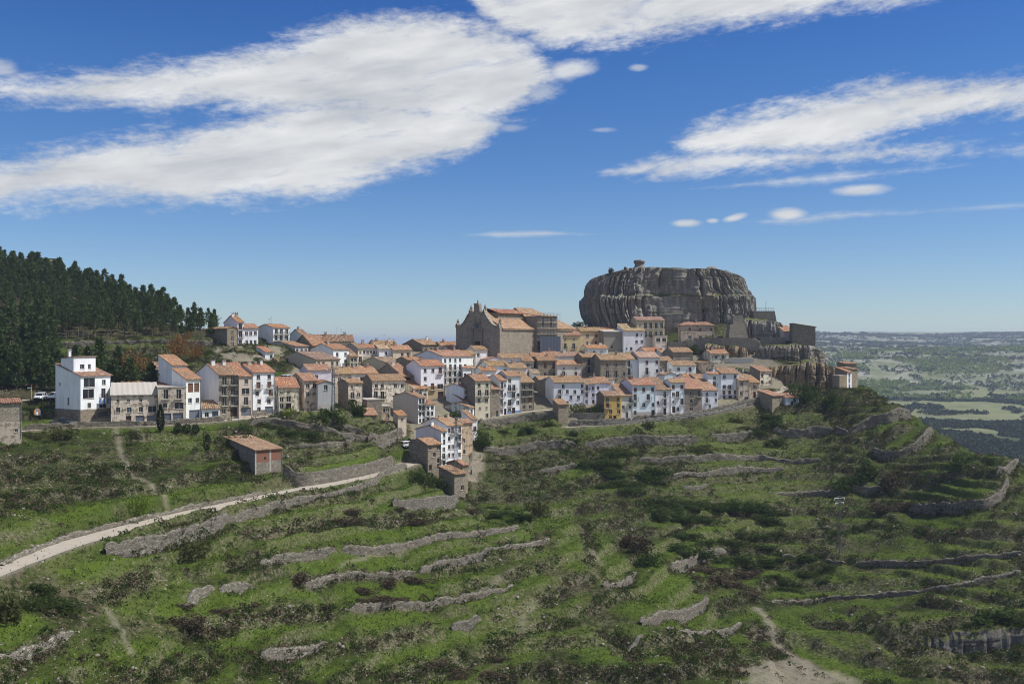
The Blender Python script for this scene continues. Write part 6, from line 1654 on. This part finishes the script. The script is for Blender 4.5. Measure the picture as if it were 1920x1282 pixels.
# air between here and the plateau
mb = MB(); mb.box(-9000, -120, -1, 11000, 16500, 1)
hz = MB(); hz.box(-26500, -60, -190, 30000, 16600, 52)
hm = bpy.data.materials.new('air'); hm.use_nodes = True; hn = hm.node_tree; hn.nodes.clear()
pv = hn.nodes.new('ShaderNodeVolumePrincipled'); ou = hn.nodes.new('ShaderNodeOutputMaterial'); hn.links.new(pv.outputs[0], ou.inputs['Volume'])
pv.inputs['Density'].default_value = 0.00011; pv.inputs['Color'].default_value = (.64, .77, 1.0, 1); pv.inputs['Anisotropy'].default_value = .2
hm.cycles.homogeneous_volume = True if hasattr(hm.cycles, 'homogeneous_volume') else None
tag(hz.build('haze', hm), 'thin blue air between the camera and the far plateau', 'haze', kind='stuff')
# ================================================================ CARS, POLES, PEOPLE, SMALL THINGS
def car(label, x, y, rz, paint, kind='suv', z=None):
    root = empty('parked_car', (x, y, (zt(x, y)+.03) if z is None else z), rz); tag(root, label, 'car', 'parked cars')
    if kind == 'suv': L, Wd, low, belt, roof_z, prof, cab = 4.4, 1.8, .32, .98, 1.66, None, (-.30, .98, -.02, .92)
    elif kind == 'hatch': L, Wd, low, belt, roof_z, cab = 4.1, 1.74, .28, .92, 1.48, (-.32, .96, -.04, .86)
    else: L, Wd, low, belt, roof_z, cab = 5.2, 1.84, .40, 1.05, 1.75, (-.28, .22, -.10, .14)
    h = L/2
    def loft(rings, mats, name, parent=root):
        mb = MB(); n = len(rings[0])
        for rg in rings: mb.v += [tuple(p) for p in rg]
        for a in range(len(rings)-1):
            for k in range(n):
                k2 = (k+1) % n; mb.f.append((a*n+k, a*n+k2, (a+1)*n+k2, (a+1)*n+k)); mb.m.append(0)
        mb.f.append(tuple(reversed(range(n)))); mb.m.append(0); mb.f.append(tuple(range((len(rings)-1)*n, len(rings)*n))); mb.m.append(0)
        return mb.build(name, mats, parent)
    def ring(x, w, z0, z1, r=.12):
        return [(x, -w+r, z0), (x, w-r, z0), (x, w, z0+r), (x, w, z1-r), (x, w-r*1.2, z1), (x, -w+r*1.2, z1), (x, -w, z1-r), (x, -w, z0+r)]
    w = Wd/2
    if kind == 'pickup': zs = [(-h,.85,.92),(-h+.12,.95,1.02),(-h*.30,.97,1.04),(h*.35,.97,1.06),(h*.86,.94,.98),(h-.05,.86,.84),(h,.80,.70)]
    else: zs = [(-h,.82,belt-.12),(-h+.15,.95,belt),(-h*.2,.99,belt+.02),(h*.38,.98,belt),(h*.82,.93,belt-.10),(h-.06,.84,belt-.24),(h,.78,belt-.36)]
    loft([ring(x, w*f, low, zt_) for x, f, zt_ in zs], M[paint], 'body')
    a, b, c_, d_ = cab
    if kind == 'pickup': xs = [(-h*.28, belt), (-h*.22, roof_z), (h*.12, roof_z), (h*.42, belt)]
    else: xs = [(-h*.97, belt), (-h*.86, roof_z-.06), (h*.02, roof_z), (h*.44, belt)]
    x0, x1, x2, x3 = [q[0] for q in xs]; wr = w*.78; wb = w*.93; zr = roof_z; zb = belt-.02
    mb = MB(); mb.hexa([(x0, -wb, zb), (x3, -wb, zb), (x3, wb, zb), (x0, wb, zb)], [(x1, -wr, zr-.04), (x2, -wr, zr-.04), (x2, wr, zr-.04), (x1, wr, zr-.04)]); mb.build('window', M['dark_glass'], root)
    mb = MB(); mb.hexa([(x1-.05, -wr-.03, zr-.06), (x2+.06, -wr-.03, zr-.06), (x2+.06, wr+.03, zr-.06), (x1-.05, wr+.03, zr-.06)], [(x1+.05, -wr+.05, zr+.02), (x2-.08, -wr+.05, zr+.02), (x2-.08, wr-.05, zr+.02), (x1+.05, wr-.05, zr+.02)])
    for s in (-1, 1):
        for f in (0, .5, 1):
            xa = x0+(x3-x0)*f; xb = x1+(x2-x1)*f
            mb.hexa([(xa-.05, s*wb-.02, zb), (xa+.05, s*wb-.02, zb), (xa+.05, s*wb+.02, zb), (xa-.05, s*wb+.02, zb)], [(xb-.05, s*wr-.02, zr-.04), (xb+.05, s*wr-.02, zr-.04), (xb+.05, s*wr+.02, zr-.04), (xb-.05, s*wr+.02, zr-.04)])
    mb.build('roof', M[paint], root)
    rw = .36 if kind != 'hatch' else .32
    for sx in (-.62, .62):
        for s in (-1, 1):
            mb = MB(); mb.tube([(sx*h, s*(w-.2), rw), (sx*h, s*(w+.02), rw)], rw, 16); t = mb.build('wheel', M['rubber'], root)
            mb = MB(); mb.tube([(sx*h, s*(w+.0), rw), (sx*h, s*(w+.035), rw)], rw*.6, 12); mb.build('rim', M['silver_paint'], t)
    for s in (-1, 1):
        mb = MB(); mb.box(h-.07, s*w*.62-.16, belt-.34, h+.015, s*w*.62+.16, belt-.17); mb.build('headlight', M['lamp_glass'], root)
        mb = MB(); mb.box(-h-.015, s*w*.70-.10, belt-.28, -h+.07, s*w*.70+.10, belt-.06); mb.build('tail_light', M['red_glass'], root)
        mb = MB(); mb.box(h*.36, s*(w+.0)-.06+s*.1, belt+.02, h*.42, s*(w+.0)+.06+s*.1, belt+.16); mb.build('mirror', M[paint], root)
    mb = MB(); mb.box(h-.05, -w*.4, belt-.42, h+.02, w*.4, belt-.25); mb.build('grille', M['rubber'], root)
    mb = MB(); mb.box(h-.12, -w*.88, low-.02, h+.04, w*.88, low+.16); mb.box(-h-.04, -w*.88, low-.02, -h+.12, w*.88, low+.16); mb.build('bumper', M['rubber'], root)
    if kind == 'pickup':
        mb = MB(); mb.box(-h+.2, -w*.75, 1.045, -h*.32, w*.75, 1.05); mb.build('load_bed', M['rubber'], root)
def at_px(px, py): return cast(ZF, px, py)
p = at_px(75, 749.5); car('white four wheel drive car facing the viewer in the parking area', p[0], p[1], R(-82), 'white_paint', 'suv')
p = at_px(100, 748.5); car('white car half hidden behind the big white house', p[0], p[1], R(172), 'white_paint', 'suv')
p = at_px(118, 798); car('dark blue pickup parked on the road below the big white house', p[0], p[1], R(4), 'dark_blue_paint', 'pickup')
p = ray(531, 713, 262); car('white car parked behind the small cream house with crooked roof', p[0], p[1], R(160), 'white_paint', 'hatch', z=p[2])
p = at_px(766, 838); car('silver white car beside the bluish gable at the path end', p[0], p[1], R(40), 'white_paint', 'hatch')

# igloo recycling bin
p = at_px(70, 778); rec = empty('recycling_bin', (p[0], p[1], zt(p[0], p[1])), R(20)); tag(rec, 'white and orange igloo recycling bin by the ramp wall', 'bin')
mb = MB(); mb.tube([(0,0,0),(0,0,.25),(0,0,.9),(0,0,1.35),(0,0,1.62)], [.72,.76,.70,.45,.12], 18); mb.build('shell', M['white_paint'], rec)
mb = MB(); mb.tube([(0,0,1.36),(0,0,1.5),(0,0,1.68)], [.465,.36,.05], 18); mb.build('cap', M['orange_paint'], rec)
mb = MB()
for s in (-1, 1): mb.box(s*.45-.10, -.77, .25, s*.45+.10, -.50, 1.2)
mb.build('stripe', M['orange_paint'], rec)
mb = MB(); mb.box(-.16, -.74, .95, .16, -.52, 1.15); mb.build('slot', M['rubber'], rec)
# yellow sign post
p = at_px(59, 752); sg = empty('sign_post', (p[0], p[1], zt(p[0], p[1]))); tag(sg, 'yellow post with red top and small white pointer sign by the parking area', 'sign')
mb = MB(); mb.tube([(0,0,-.3),(0,0,3.3)], .11, 8); mb.build('post', M['yellow_paint'], sg)
mb = MB(); mb.tube([(0,0,3.3),(0,0,3.9)], .12, 8); mb.build('cap', M['red_paint'], sg)
mb = MB(); mb.box(-.95,-.03,2.95,-.12,.03,3.25); mb.build('sign_panel', M['white_paint'], sg)
# rail fence along the parking area
def fence(label, pts, h, rails, gap, mat, name='railing', cat='railing', Z=None, rad=.03, group=None):
    P = resample(np.array([at_px(*q) for q in pts]), gap)
    root = empty(name, (0, 0, 0)); tag(root, label, cat, group)
    root.location = (P[0, 0], P[0, 1], float(zt(P[0, 0], P[0, 1])))
    Q = np.column_stack([P[:, 0], P[:, 1], zt(P[:, 0], P[:, 1])])-np.array(root.location)
    mb = MB(); mb.tube([(0,0,-.3), (0,0,h)], rad*1.4, 5); pm_ = mb.mesh('post', M[mat])
    for q in Q: link_mesh('post', pm_, root).location = q
    for z in rails:
        mb = MB(); mb.tube([q+np.array([0,0,z]) for q in Q], rad, 4); mb.build('rail', M[mat], root)
fence('dark timber rail fence along the edge of the parking area', [(-10,754),(30,755),(58,754)], 1.3, (.5,1.1), 1.8, 'dark_wood', 'rail_fence', 'fence', rad=.05)
fence('thin iron railing along the road in front of the garages', [(212,801),(262,799),(300,798.5),(400,792),(480,783.5),(560,776),(612,768)], 1.0, (.5,.98), 1.6, 'iron')
fence('thin iron railing along the street below the yellow house', [(1120,800.5),(1180,796.5),(1250,788.5),(1330,779.5),(1400,763.5)], 1.0, (.5,.98), 2.0, 'galvanised')
fence('tall wire mesh fence at the edge of the pine wood', [(100,637),(130,637),(166,637)], 2.6, (.2,1.4,2.55), 2.5, 'galvanised', 'wire_fence', 'fence')
fence('low metal fence on the grass terrace below the blue white cottage', [(1480,788),(1530,787),(1575,780)], 1.1, (.5,1.05), 2.4, 'iron', 'rail_fence', 'fence')

# lattice electricity poles
def pylon(label, px, py, ytop, D=None, arms=True, wbase=.9, wtop=.35):
    p = at_px(px, py) if D is None else ray(px, py, D)
    h = (py-ytop)/F*p[1]; root = empty('lattice_pole', p, R(25)); tag(root, label, 'lattice pole', 'lattice electricity poles')
    mb = MB(); c = [(-1,-1),(1,-1),(1,1),(-1,1)]
    wd = lambda z: (wbase+(wtop-wbase)*max(0, z)/h)/2
    for sx, sy in c: mb.tube([(sx*wd(0), sy*wd(0), -1), (sx*wd(h), sy*wd(h), h)], .055, 4)
    n = int(h/.8)
    for k in range(n):
        z0, z1 = h*k/n, h*(k+1)/n
        for q in range(4):
            a, b = c[q], c[(q+1) % 4]
            if k % 2: a, b = b, a
            mb.tube([(a[0]*wd(z0), a[1]*wd(z0), z0), (b[0]*wd(z1), b[1]*wd(z1), z1)], .03, 3)
    mb.build('mast', M['galvanised'], root)
    tips = []
    if arms:
        for z, L in ((h-.15, 1.5), (h-1.2, 1.2)):
            mb = MB(); mb.tube([(-L, 0, z), (L, 0, z)], .06, 4); mb.tube([(-L, 0, z), (0, 0, z+.5)], .03, 3); mb.tube([(L, 0, z), (0, 0, z+.5)], .03, 3); mb.build('crossarm', M['galvanised'], root)
            for s in (-1, 1):
                mb = MB(); mb.tube([(s*L*.93, 0, z-.05), (s*L*.93, 0, z-.25), (s*L*.93, 0, z-.5)], [.04, .11, .05], 8); mb.build('insulator', M['porcelain'], root)
                ca_, sa_ = math.cos(R(25)), math.sin(R(25))
                tips.append(np.array(p)+np.array([s*L*.93*ca_, s*L*.93*sa_, z-.5]))
    return tips
t1_ = pylon('lattice pole beside the small cream house on the road', 519, 781, 722)
t2_ = pylon('lattice pole in front of the grey transformer tower', 625, 788, 690)
t3_ = pylon('tall lattice pole in front of the white lower group of houses', 855, 945, 783, D=233, wbase=1.1)
t4_ = pylon('lone lattice pole standing on the green terraces', 1574, 1040, 932, wbase=1.0)
def wire(a, b, sag):
    a = np.array(a); b = np.array(b); return [a*(1-t)+b*t-np.array([0,0,sag*4*t*(1-t)]) for t in np.linspace(0, 1, 18)]
def line(label, A_, B_, sag):
    mb = MB()
    for a, b in zip(A_, B_): mb.tube(wire(a, b, sag), .018, 3)
    tag(mb.build('power_line', M['iron']), label, 'power line', 'overhead power lines')
line('sagging overhead wires between the two poles by the transformer tower', t1_[:2], t2_[:2], 1.0)
line('long overhead wires from the transformer tower pole down to the lower houses', t2_[:2], t3_[:2], 3.0)
line('long overhead wires crossing the terraces to the lone lattice pole', t3_[:2], t4_[:2], 6.0)

# laundry over the balcony rail of the big white house
def cloth(label, loc, rz, w, h, mats, name='blanket'):
    mb = MB(); n = 16
    f = lambda x, z: -.05*math.sin(x*9)-.06*math.sin(x*4+z*3)
    for i in range(n):
        for j in range(8):
            x0, x1 = w*i/n, w*(i+1)/n; z0, z1 = -h*j/8, -h*(j+1)/8
            mb.quad((x0, f(x0, z0), z0), (x0, f(x0, z1), z1), (x1, f(x1, z1), z1), (x1, f(x1, z0), z0), m=(1 if (i//3) % 2 else 0))
    o = mb.build(name, mats); o.location = loc; o.rotation_euler = (0, 0, rz)
    sm = o.modifiers.new('thickness', 'SOLIDIFY'); sm.thickness = .02
    return tag(o, label, 'laundry')
bp = np.array(big.location); ua = R(58); uu = np.array([math.cos(ua), math.sin(ua), 0]); nv_ = np.array([math.sin(ua), -math.cos(ua), 0])
cloth('blue and white blanket hung over the balcony of the big white house', bp+uu*(bw_*.56)+nv_*.70+np.array([0,0,bh_*.50]), ua, 2.4, 1.2, [M['blue_cloth'], M['white_cloth']])

# person on the path below the lowest houses
def person(label, p, rz):
    verts = {'pel':(0,0,.95,.15,.11),'sp':(0,.01,1.15,.14,.10),'ch':(0,.01,1.38,.17,.11),'ne':(0,0,1.50,.06,.06),'he':(0,-.02,1.60,.085,.10),'ht':(0,-.02,1.70,.075,.09)}
    names = list(verts); V = [v[:3] for v in verts.values()]; Rd = [v[3:] for v in verts.values()]; E_ = [(0,1),(1,2),(2,3),(3,4),(4,5)]
    def chain(start, pts):
        prev = names.index(start) if isinstance(start, str) else start
        for (x, y, z, r_) in pts:
            V.append((x, y, z)); Rd.append((r_, r_)); E_.append((prev, len(V)-1)); prev = len(V)-1
        return prev
    for s in (-1, 1):
        a = chain('pel', [(s*.09,0,.88,.09),(s*.10,-.03*s,.50,.06),(s*.10,.02-.05*s,.10,.045),(s*.11,-.12-.05*s,.03,.04)])
        w_ = chain('ch', [(s*.19,.01,1.40,.06),(s*.24,.05,1.13,.045),(s*.25,-.06,.90,.036),(s*.25,-.09,.83,.03)])
        for k, (dx, dz, L) in enumerate(((-.025,-.02,.06),(-.01,-.03,.075),(.005,-.03,.08),(.02,-.025,.07))): chain(w_, [(s*.25+dx, -.10, .83+dz, .011),(s*.25+dx, -.125, .83+dz-L*.6, .009)])
        chain(w_, [(s*.25-s*.03, -.13, .84, .011),(s*.25-s*.04, -.155, .80, .009)])
    me = bpy.data.meshes.new('person'); me.from_pydata(V, E_, []); o = bpy.data.objects.new('person', me); COL.objects.link(o)
    me.materials.append(M['skin'])
    sk = o.modifiers.new('skin', 'SKIN')
    lay = me.skin_vertices[0].data if len(me.skin_vertices) else None
    if lay is None:
        bpy.context.view_layer.objects.active = o
        lay = me.skin_vertices.new().data if hasattr(me.skin_vertices, 'new') else None
    if lay:
        for q, rd in zip(lay, Rd): q.radius = rd
        lay[0].use_root = True
    sb = o.modifiers.new('sub', 'SUBSURF'); sb.levels = 1; sb.render_levels = 2
    o.location = p; o.rotation_euler = (0, 0, rz); tag(o, label, 'person')
    # shirt, trousers, shoes and hair follow the body
    mb = MB(); n = 14
    def shell(rings, name, mat):
        mb = MB(); n = 14
        for (cx, cy, cz, rx, ry) in rings:
            for k in range(n): a = 6.2832*k/n; mb.v.append((cx+rx*math.cos(a), cy+ry*math.sin(a), cz))
        for q in range(len(rings)-1):
            for k in range(n): k2 = (k+1) % n; mb.f.append((q*n+k, q*n+k2, (q+1)*n+k2, (q+1)*n+k)); mb.m.append(0)
        mb.f.append(tuple(reversed(range(n)))); mb.m.append(0); mb.f.append(tuple(range((len(rings)-1)*n, len(rings)*n))); mb.m.append(0)
        return mb.build(name, M[mat], o)
    shell([(0,0,.90,.19,.14),(0,0,1.0,.18,.135),(0,.01,1.15,.175,.13),(0,.01,1.35,.205,.14),(0,.01,1.45,.17,.11),(0,0,1.50,.075,.075)], 'shirt', 'shirt_blue')
    for s in (-1, 1):
        shell([(s*.21,.02,1.42,.075,.08),(s*.24,.04,1.25,.065,.07),(s*.25,.05,1.12,.06,.065)], 'sleeve', 'shirt_blue')
        shell([(s*.09,0,.95,.12,.13),(s*.10,-.01*s,.75,.095,.10),(s*.10,-.03*s,.50,.075,.08),(s*.10,.02-.05*s,.10,.065,.07)], 'trouser_leg', 'trousers_dark')
        shell([(s*.105,-.06-.05*s,.0,.055,.14),(s*.105,-.06-.05*s,.05,.055,.14),(s*.105,-.03-.05*s,.10,.05,.08)], 'shoe', 'rubber')
    shell([(0,0,1.60,.095,.10),(0,.01,1.68,.10,.112),(0,.0,1.75,.075,.085),(0,0,1.78,.02,.02)], 'hair', 'hair')
    for s in (-1, 1):
        mb = MB(); mb.box(s*.035-.012, -.128, 1.615, s*.035+.012, -.112, 1.632); mb.build('eye', M['rubber'], o)
    return o
pp = cast(ZF, 884, 889)
gz = zt(pp[0], pp[1])
person('person in a light blue shirt and dark trousers walking below the tan house', (pp[0], pp[1], gz+.02), R(-30))
# ================================================================ CAMERA, SUN, SKY
cam = bpy.data.cameras.new('camera'); co = bpy.data.objects.new('camera', cam); COL.objects.link(co)
cam.sensor_width = 36; cam.lens = 36*F/1920.0
cam.clip_start = .5; cam.clip_end = 30000
co.location = (0, 0, 0); co.rotation_euler = (R(90), 0, 0)
scene.camera = co
SUN = np.array([.60, -.06, .80]); SUN /= np.linalg.norm(SUN)
el = math.asin(SUN[2]); azm = math.atan2(SUN[0], SUN[1])
sl = bpy.data.lights.new('sun', 'SUN'); sl.energy = 4.2; sl.angle = R(.55); sl.color = (1, .965, .91)
so = bpy.data.objects.new('sun', sl); COL.objects.link(so)
so.rotation_euler = (math.pi/2-el, 0, math.pi-azm)

w = bpy.data.worlds.new('World'); scene.world = w; w.use_nodes = True
nt = w.node_tree; nt.nodes.clear()
class GW(G):
    def __init__(self, nt): self.nt = nt
g = GW(nt)
sky = g.n('ShaderNodeTexSky', sky_type='NISHITA', sun_disc=False, sun_elevation=el, sun_rotation=azm, altitude=1200, air_density=1.0, dust_density=.35, ozone_density=2.2)
tc = nt.nodes.new('ShaderNodeTexCoord')
sp = g.n('ShaderNodeSeparateXYZ'); g.set(sp.inputs[0], tc.outputs['Generated'])
az = g.math('ARCTAN2', sp.outputs[0], sp.outputs[1])
ele = g.math('ARCSINE', sp.outputs[2])
def A(px): return math.atan((px-CX)/F)
def E(px, py): return math.atan((CY-py)/F/math.sqrt(1+((px-CX)/F)**2))
# warp the outline so that the edges fray into wisps
cmb = g.n('ShaderNodeCombineXYZ'); g.set(cmb.inputs[0], az); g.set(cmb.inputs[1], g.math('MULTIPLY', ele, 2.2))
vec = cmb.outputs[0]
cmb2 = g.n('ShaderNodeCombineXYZ')
g.set(cmb2.inputs[0], g.math('ADD', g.math('MULTIPLY', az, .55), g.math('MULTIPLY', ele, .25))); g.set(cmb2.inputs[1], g.math('SUBTRACT', g.math('MULTIPLY', ele, 2.6), g.math('MULTIPLY', az, .45)))
nw = g.noise(9, 8, vec, .62, .3)
nf = g.noise(26, 7, cmb2.outputs[0], .65, .4)
nfine = g.noise(80, 6, vec, .65)
fray = g.math('ADD', g.math('ADD', g.math('MULTIPLY', g.math('SUBTRACT', nw, .5), .046), g.math('MULTIPLY', g.math('SUBTRACT', nf, .5), .050)), g.math('MULTIPLY', g.math('SUBTRACT', nfine, .5), .034))
AZ0, AZ1 = -.9, .9
EL0, EL1 = -.05, .55
azn = g.math('DIVIDE', g.math('SUBTRACT', az, AZ0), AZ1-AZ0)
def curve(pts):
    nd = nt.nodes.new('ShaderNodeFloatCurve')
    cv = nd.mapping.curves[0]
    P = sorted([((A(px)-AZ0)/(AZ1-AZ0), (E(px, py)-EL0)/(EL1-EL0)) for px, py in pts])
    cv.points[0].location = P[0]; cv.points[1].location = P[-1]
    for p in P[1:-1]: cv.points.new(*p)
    for p in cv.points: p.handle_type = 'AUTO_CLAMPED'
    nd.mapping.update()
    g.set(nd.inputs['Value'], azn)
    return g.math('ADD', g.math('MULTIPLY', nd.outputs[0], EL1-EL0), EL0)
def band(top, bot, soft, k=1.0, dens=1.0):
    a = g.math('SUBTRACT', curve(top), ele); b = g.math('SUBTRACT', ele, curve(bot))
    d = g.math('MINIMUM', a, b)
    d = g.math('ADD', d, g.math('MULTIPLY', fray, k))
    mr = g.n('ShaderNodeMapRange', interpolation_type='SMOOTHSTEP'); g.set(mr.inputs[0], d)
    mr.inputs[1].default_value = -soft*.35; mr.inputs[2].default_value = soft*.95; mr.inputs[4].default_value = dens
    return mr.outputs[0]
def puff(px, py, rx, ry, k=.8, dens=.9, rot=0.0):
    x = g.math('SUBTRACT', az, A(px)); y = g.math('SUBTRACT', ele, E(px, py))
    if rot:
        y = g.math('SUBTRACT', y, g.math('MULTIPLY', x, rot))
    x = g.math('DIVIDE', x, rx/F); y = g.math('DIVIDE', y, ry/F)
    r = g.math('SQRT', g.math('ADD', g.math('MULTIPLY', x, x), g.math('MULTIPLY', y, y)))
    d = g.math('ADD', g.math('SUBTRACT', 1, r), g.math('MULTIPLY', fray, 26*k))
    mr = g.n('ShaderNodeMapRange', interpolation_type='SMOOTHSTEP'); g.set(mr.inputs[0], d)
    mr.inputs[1].default_value = -.05; mr.inputs[2].default_value = .75; mr.inputs[4].default_value = dens
    return mr.outputs[0]
cl = [
 band([(-700,260),(0,150),(210,128),(420,98),(560,62),(690,26),(880,28),(985,60),(1020,105),(1060,140)], [(-700,280),(0,188),(150,207),(310,210),(400,208),(520,225),(800,246),(940,228),(1010,175),(1060,145)], .022, .75),
 band([(-700,380),(-200,330),(0,303),(120,275),(240,252),(330,240),(430,225),(520,200),(700,168),(860,190),(930,205),(985,224)], [(-700,395),(-200,392),(0,386),(200,384),(430,384),(630,366),(740,330),(870,292),(940,250),(985,226)], .020, .7),
 band([(880,-10),(900,-90),(1100,-200),(1500,-200),(1690,-60),(1760,-10)], [(880,-5),(910,45),(980,80),(1060,93),(1200,78),(1320,66),(1480,38),(1620,12),(1760,-8)], .020, .7),
 band([(1270,262),(1310,232),(1400,205),(1540,180),(1700,152),(1830,146),(1920,136),(2100,105),(2500,60)], [(1270,268),(1300,290),(1440,306),(1560,300),(1640,272),(1720,236),(1840,216),(1920,213),(2100,190),(2500,140)], .020, .75),
 band([(1110,324),(1180,308),(1300,284),(1420,270),(1560,274),(1760,268),(1830,262)], [(1110,326),(1180,329),(1300,330),(1420,326),(1560,310),(1700,300),(1830,266)], .014, .5, .92),
 band([(1390,346),(1500,328),(1620,322),(1740,316)], [(1390,348),(1500,348),(1620,334),(1740,319)], .010, .25, .8),
 band([(895,440),(950,433),(1020,433),(1095,438)], [(895,441),(950,445),(1020,443),(1095,440)], .006, .08, .85),
 band([(1400,415),(1500,404),(1600,398),(1720,396)], [(1400,416),(1480,421),(1560,412),(1720,400)], .008, .18, .75),
 band([(1735,396),(1820,385),(1920,381),(2050,380)], [(1735,398),(1820,394),(1920,389),(2050,386)], .008, .12, .7),
 band([(1840,285),(1900,268),(2000,262),(2200,255)], [(1840,288),(1900,292),(2000,290),(2200,285)], .016, .6, .6),
 puff(1068,132,62,22,.5,.9,.12), puff(1000,170,60,26,.9,.6), puff(1197,127,22,8,.6,.55), puff(4,128,30,16,.6,.6), puff(1616,356,62,12,.35,.85), puff(1288,419,32,9,.3,.9), puff(1378,408,26,9,.3,.95,.2),
 puff(1336,414,14,6,.3,.8), puff(1476,402,42,15,.3,1.0), puff(1130,244,30,6,.6,.35), puff(955,240,40,12,.7,.4),
]
mask = cl[0]
for c_ in cl[1:]:
    mask = g.math('MAXIMUM', mask, c_)
# hollows inside the sheets
thin = g.ramp(g.noise(17, 7, cmb2.outputs[0], .62, .5), [(.28, .62), (.44, 1)])
mask = g.math('MULTIPLY', mask, thin)
shade = g.ramp(g.math('ADD', g.math('MULTIPLY', g.noise(8, 8, cmb2.outputs[0], .6, .3), .6), g.math('MULTIPLY', g.noise(22, 4, cmb2.outputs[0], .5), .4)), [(.34, (.50, .53, .575)), (.50, (.66, .68, .705)), (.64, (.82, .83, .84))])
# unseen broken cloud added behind and above the viewer for neutral fill light
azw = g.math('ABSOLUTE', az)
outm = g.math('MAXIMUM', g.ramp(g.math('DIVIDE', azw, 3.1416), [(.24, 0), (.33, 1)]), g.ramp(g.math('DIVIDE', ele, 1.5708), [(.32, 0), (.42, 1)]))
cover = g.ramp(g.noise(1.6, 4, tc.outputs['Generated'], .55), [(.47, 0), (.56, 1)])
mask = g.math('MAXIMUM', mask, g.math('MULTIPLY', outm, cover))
SKYS = .10
bright = g.mix(1.0, sky.outputs[0], (SKYS, SKYS, SKYS), 'MULTIPLY')
# clearer, deeper blue towards the zenith, as through dry mountain air
CLT = .86
tint = g.ramp(g.math('DIVIDE', ele, .75), [(0, (.70, .80, .93)), (.09, (.62, .75, .93)), (.22, (.44, .66, .95)), (.34, (.34, .62, .98)), (.50, (.20, .48, .96)), (1, (.24, .5, .96))])
bright = g.mix(1.0, g.mix(1.0, bright, tint, 'MULTIPLY'), (.86, .86, .86), 'MULTIPLY')
CLB = .80
shade = g.mix(1.0, shade, (CLB, CLB, CLB), 'MULTIPLY')
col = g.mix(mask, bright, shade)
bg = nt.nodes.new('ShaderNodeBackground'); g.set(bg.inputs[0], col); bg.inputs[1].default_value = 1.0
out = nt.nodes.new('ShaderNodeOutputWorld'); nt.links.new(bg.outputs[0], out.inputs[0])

vs = scene.view_settings
scene.display_settings.display_device = 'sRGB'
vs.view_transform = 'Standard'; vs.look = 'None'; vs.gamma = 1.0; vs.exposure = 0.36; vs.use_curve_mapping = False
scene.cycles.max_bounces = 6; scene.cycles.diffuse_bounces = 3; scene.cycles.glossy_bounces = 2; scene.cycles.transmission_bounces = 2
scene.cycles.volume_bounces = 0; scene.cycles.transparent_max_bounces = 8
scene.cycles.use_denoising = True
scene.cycles.filter_width = 1.0; scene.cycles.use_adaptive_sampling = False
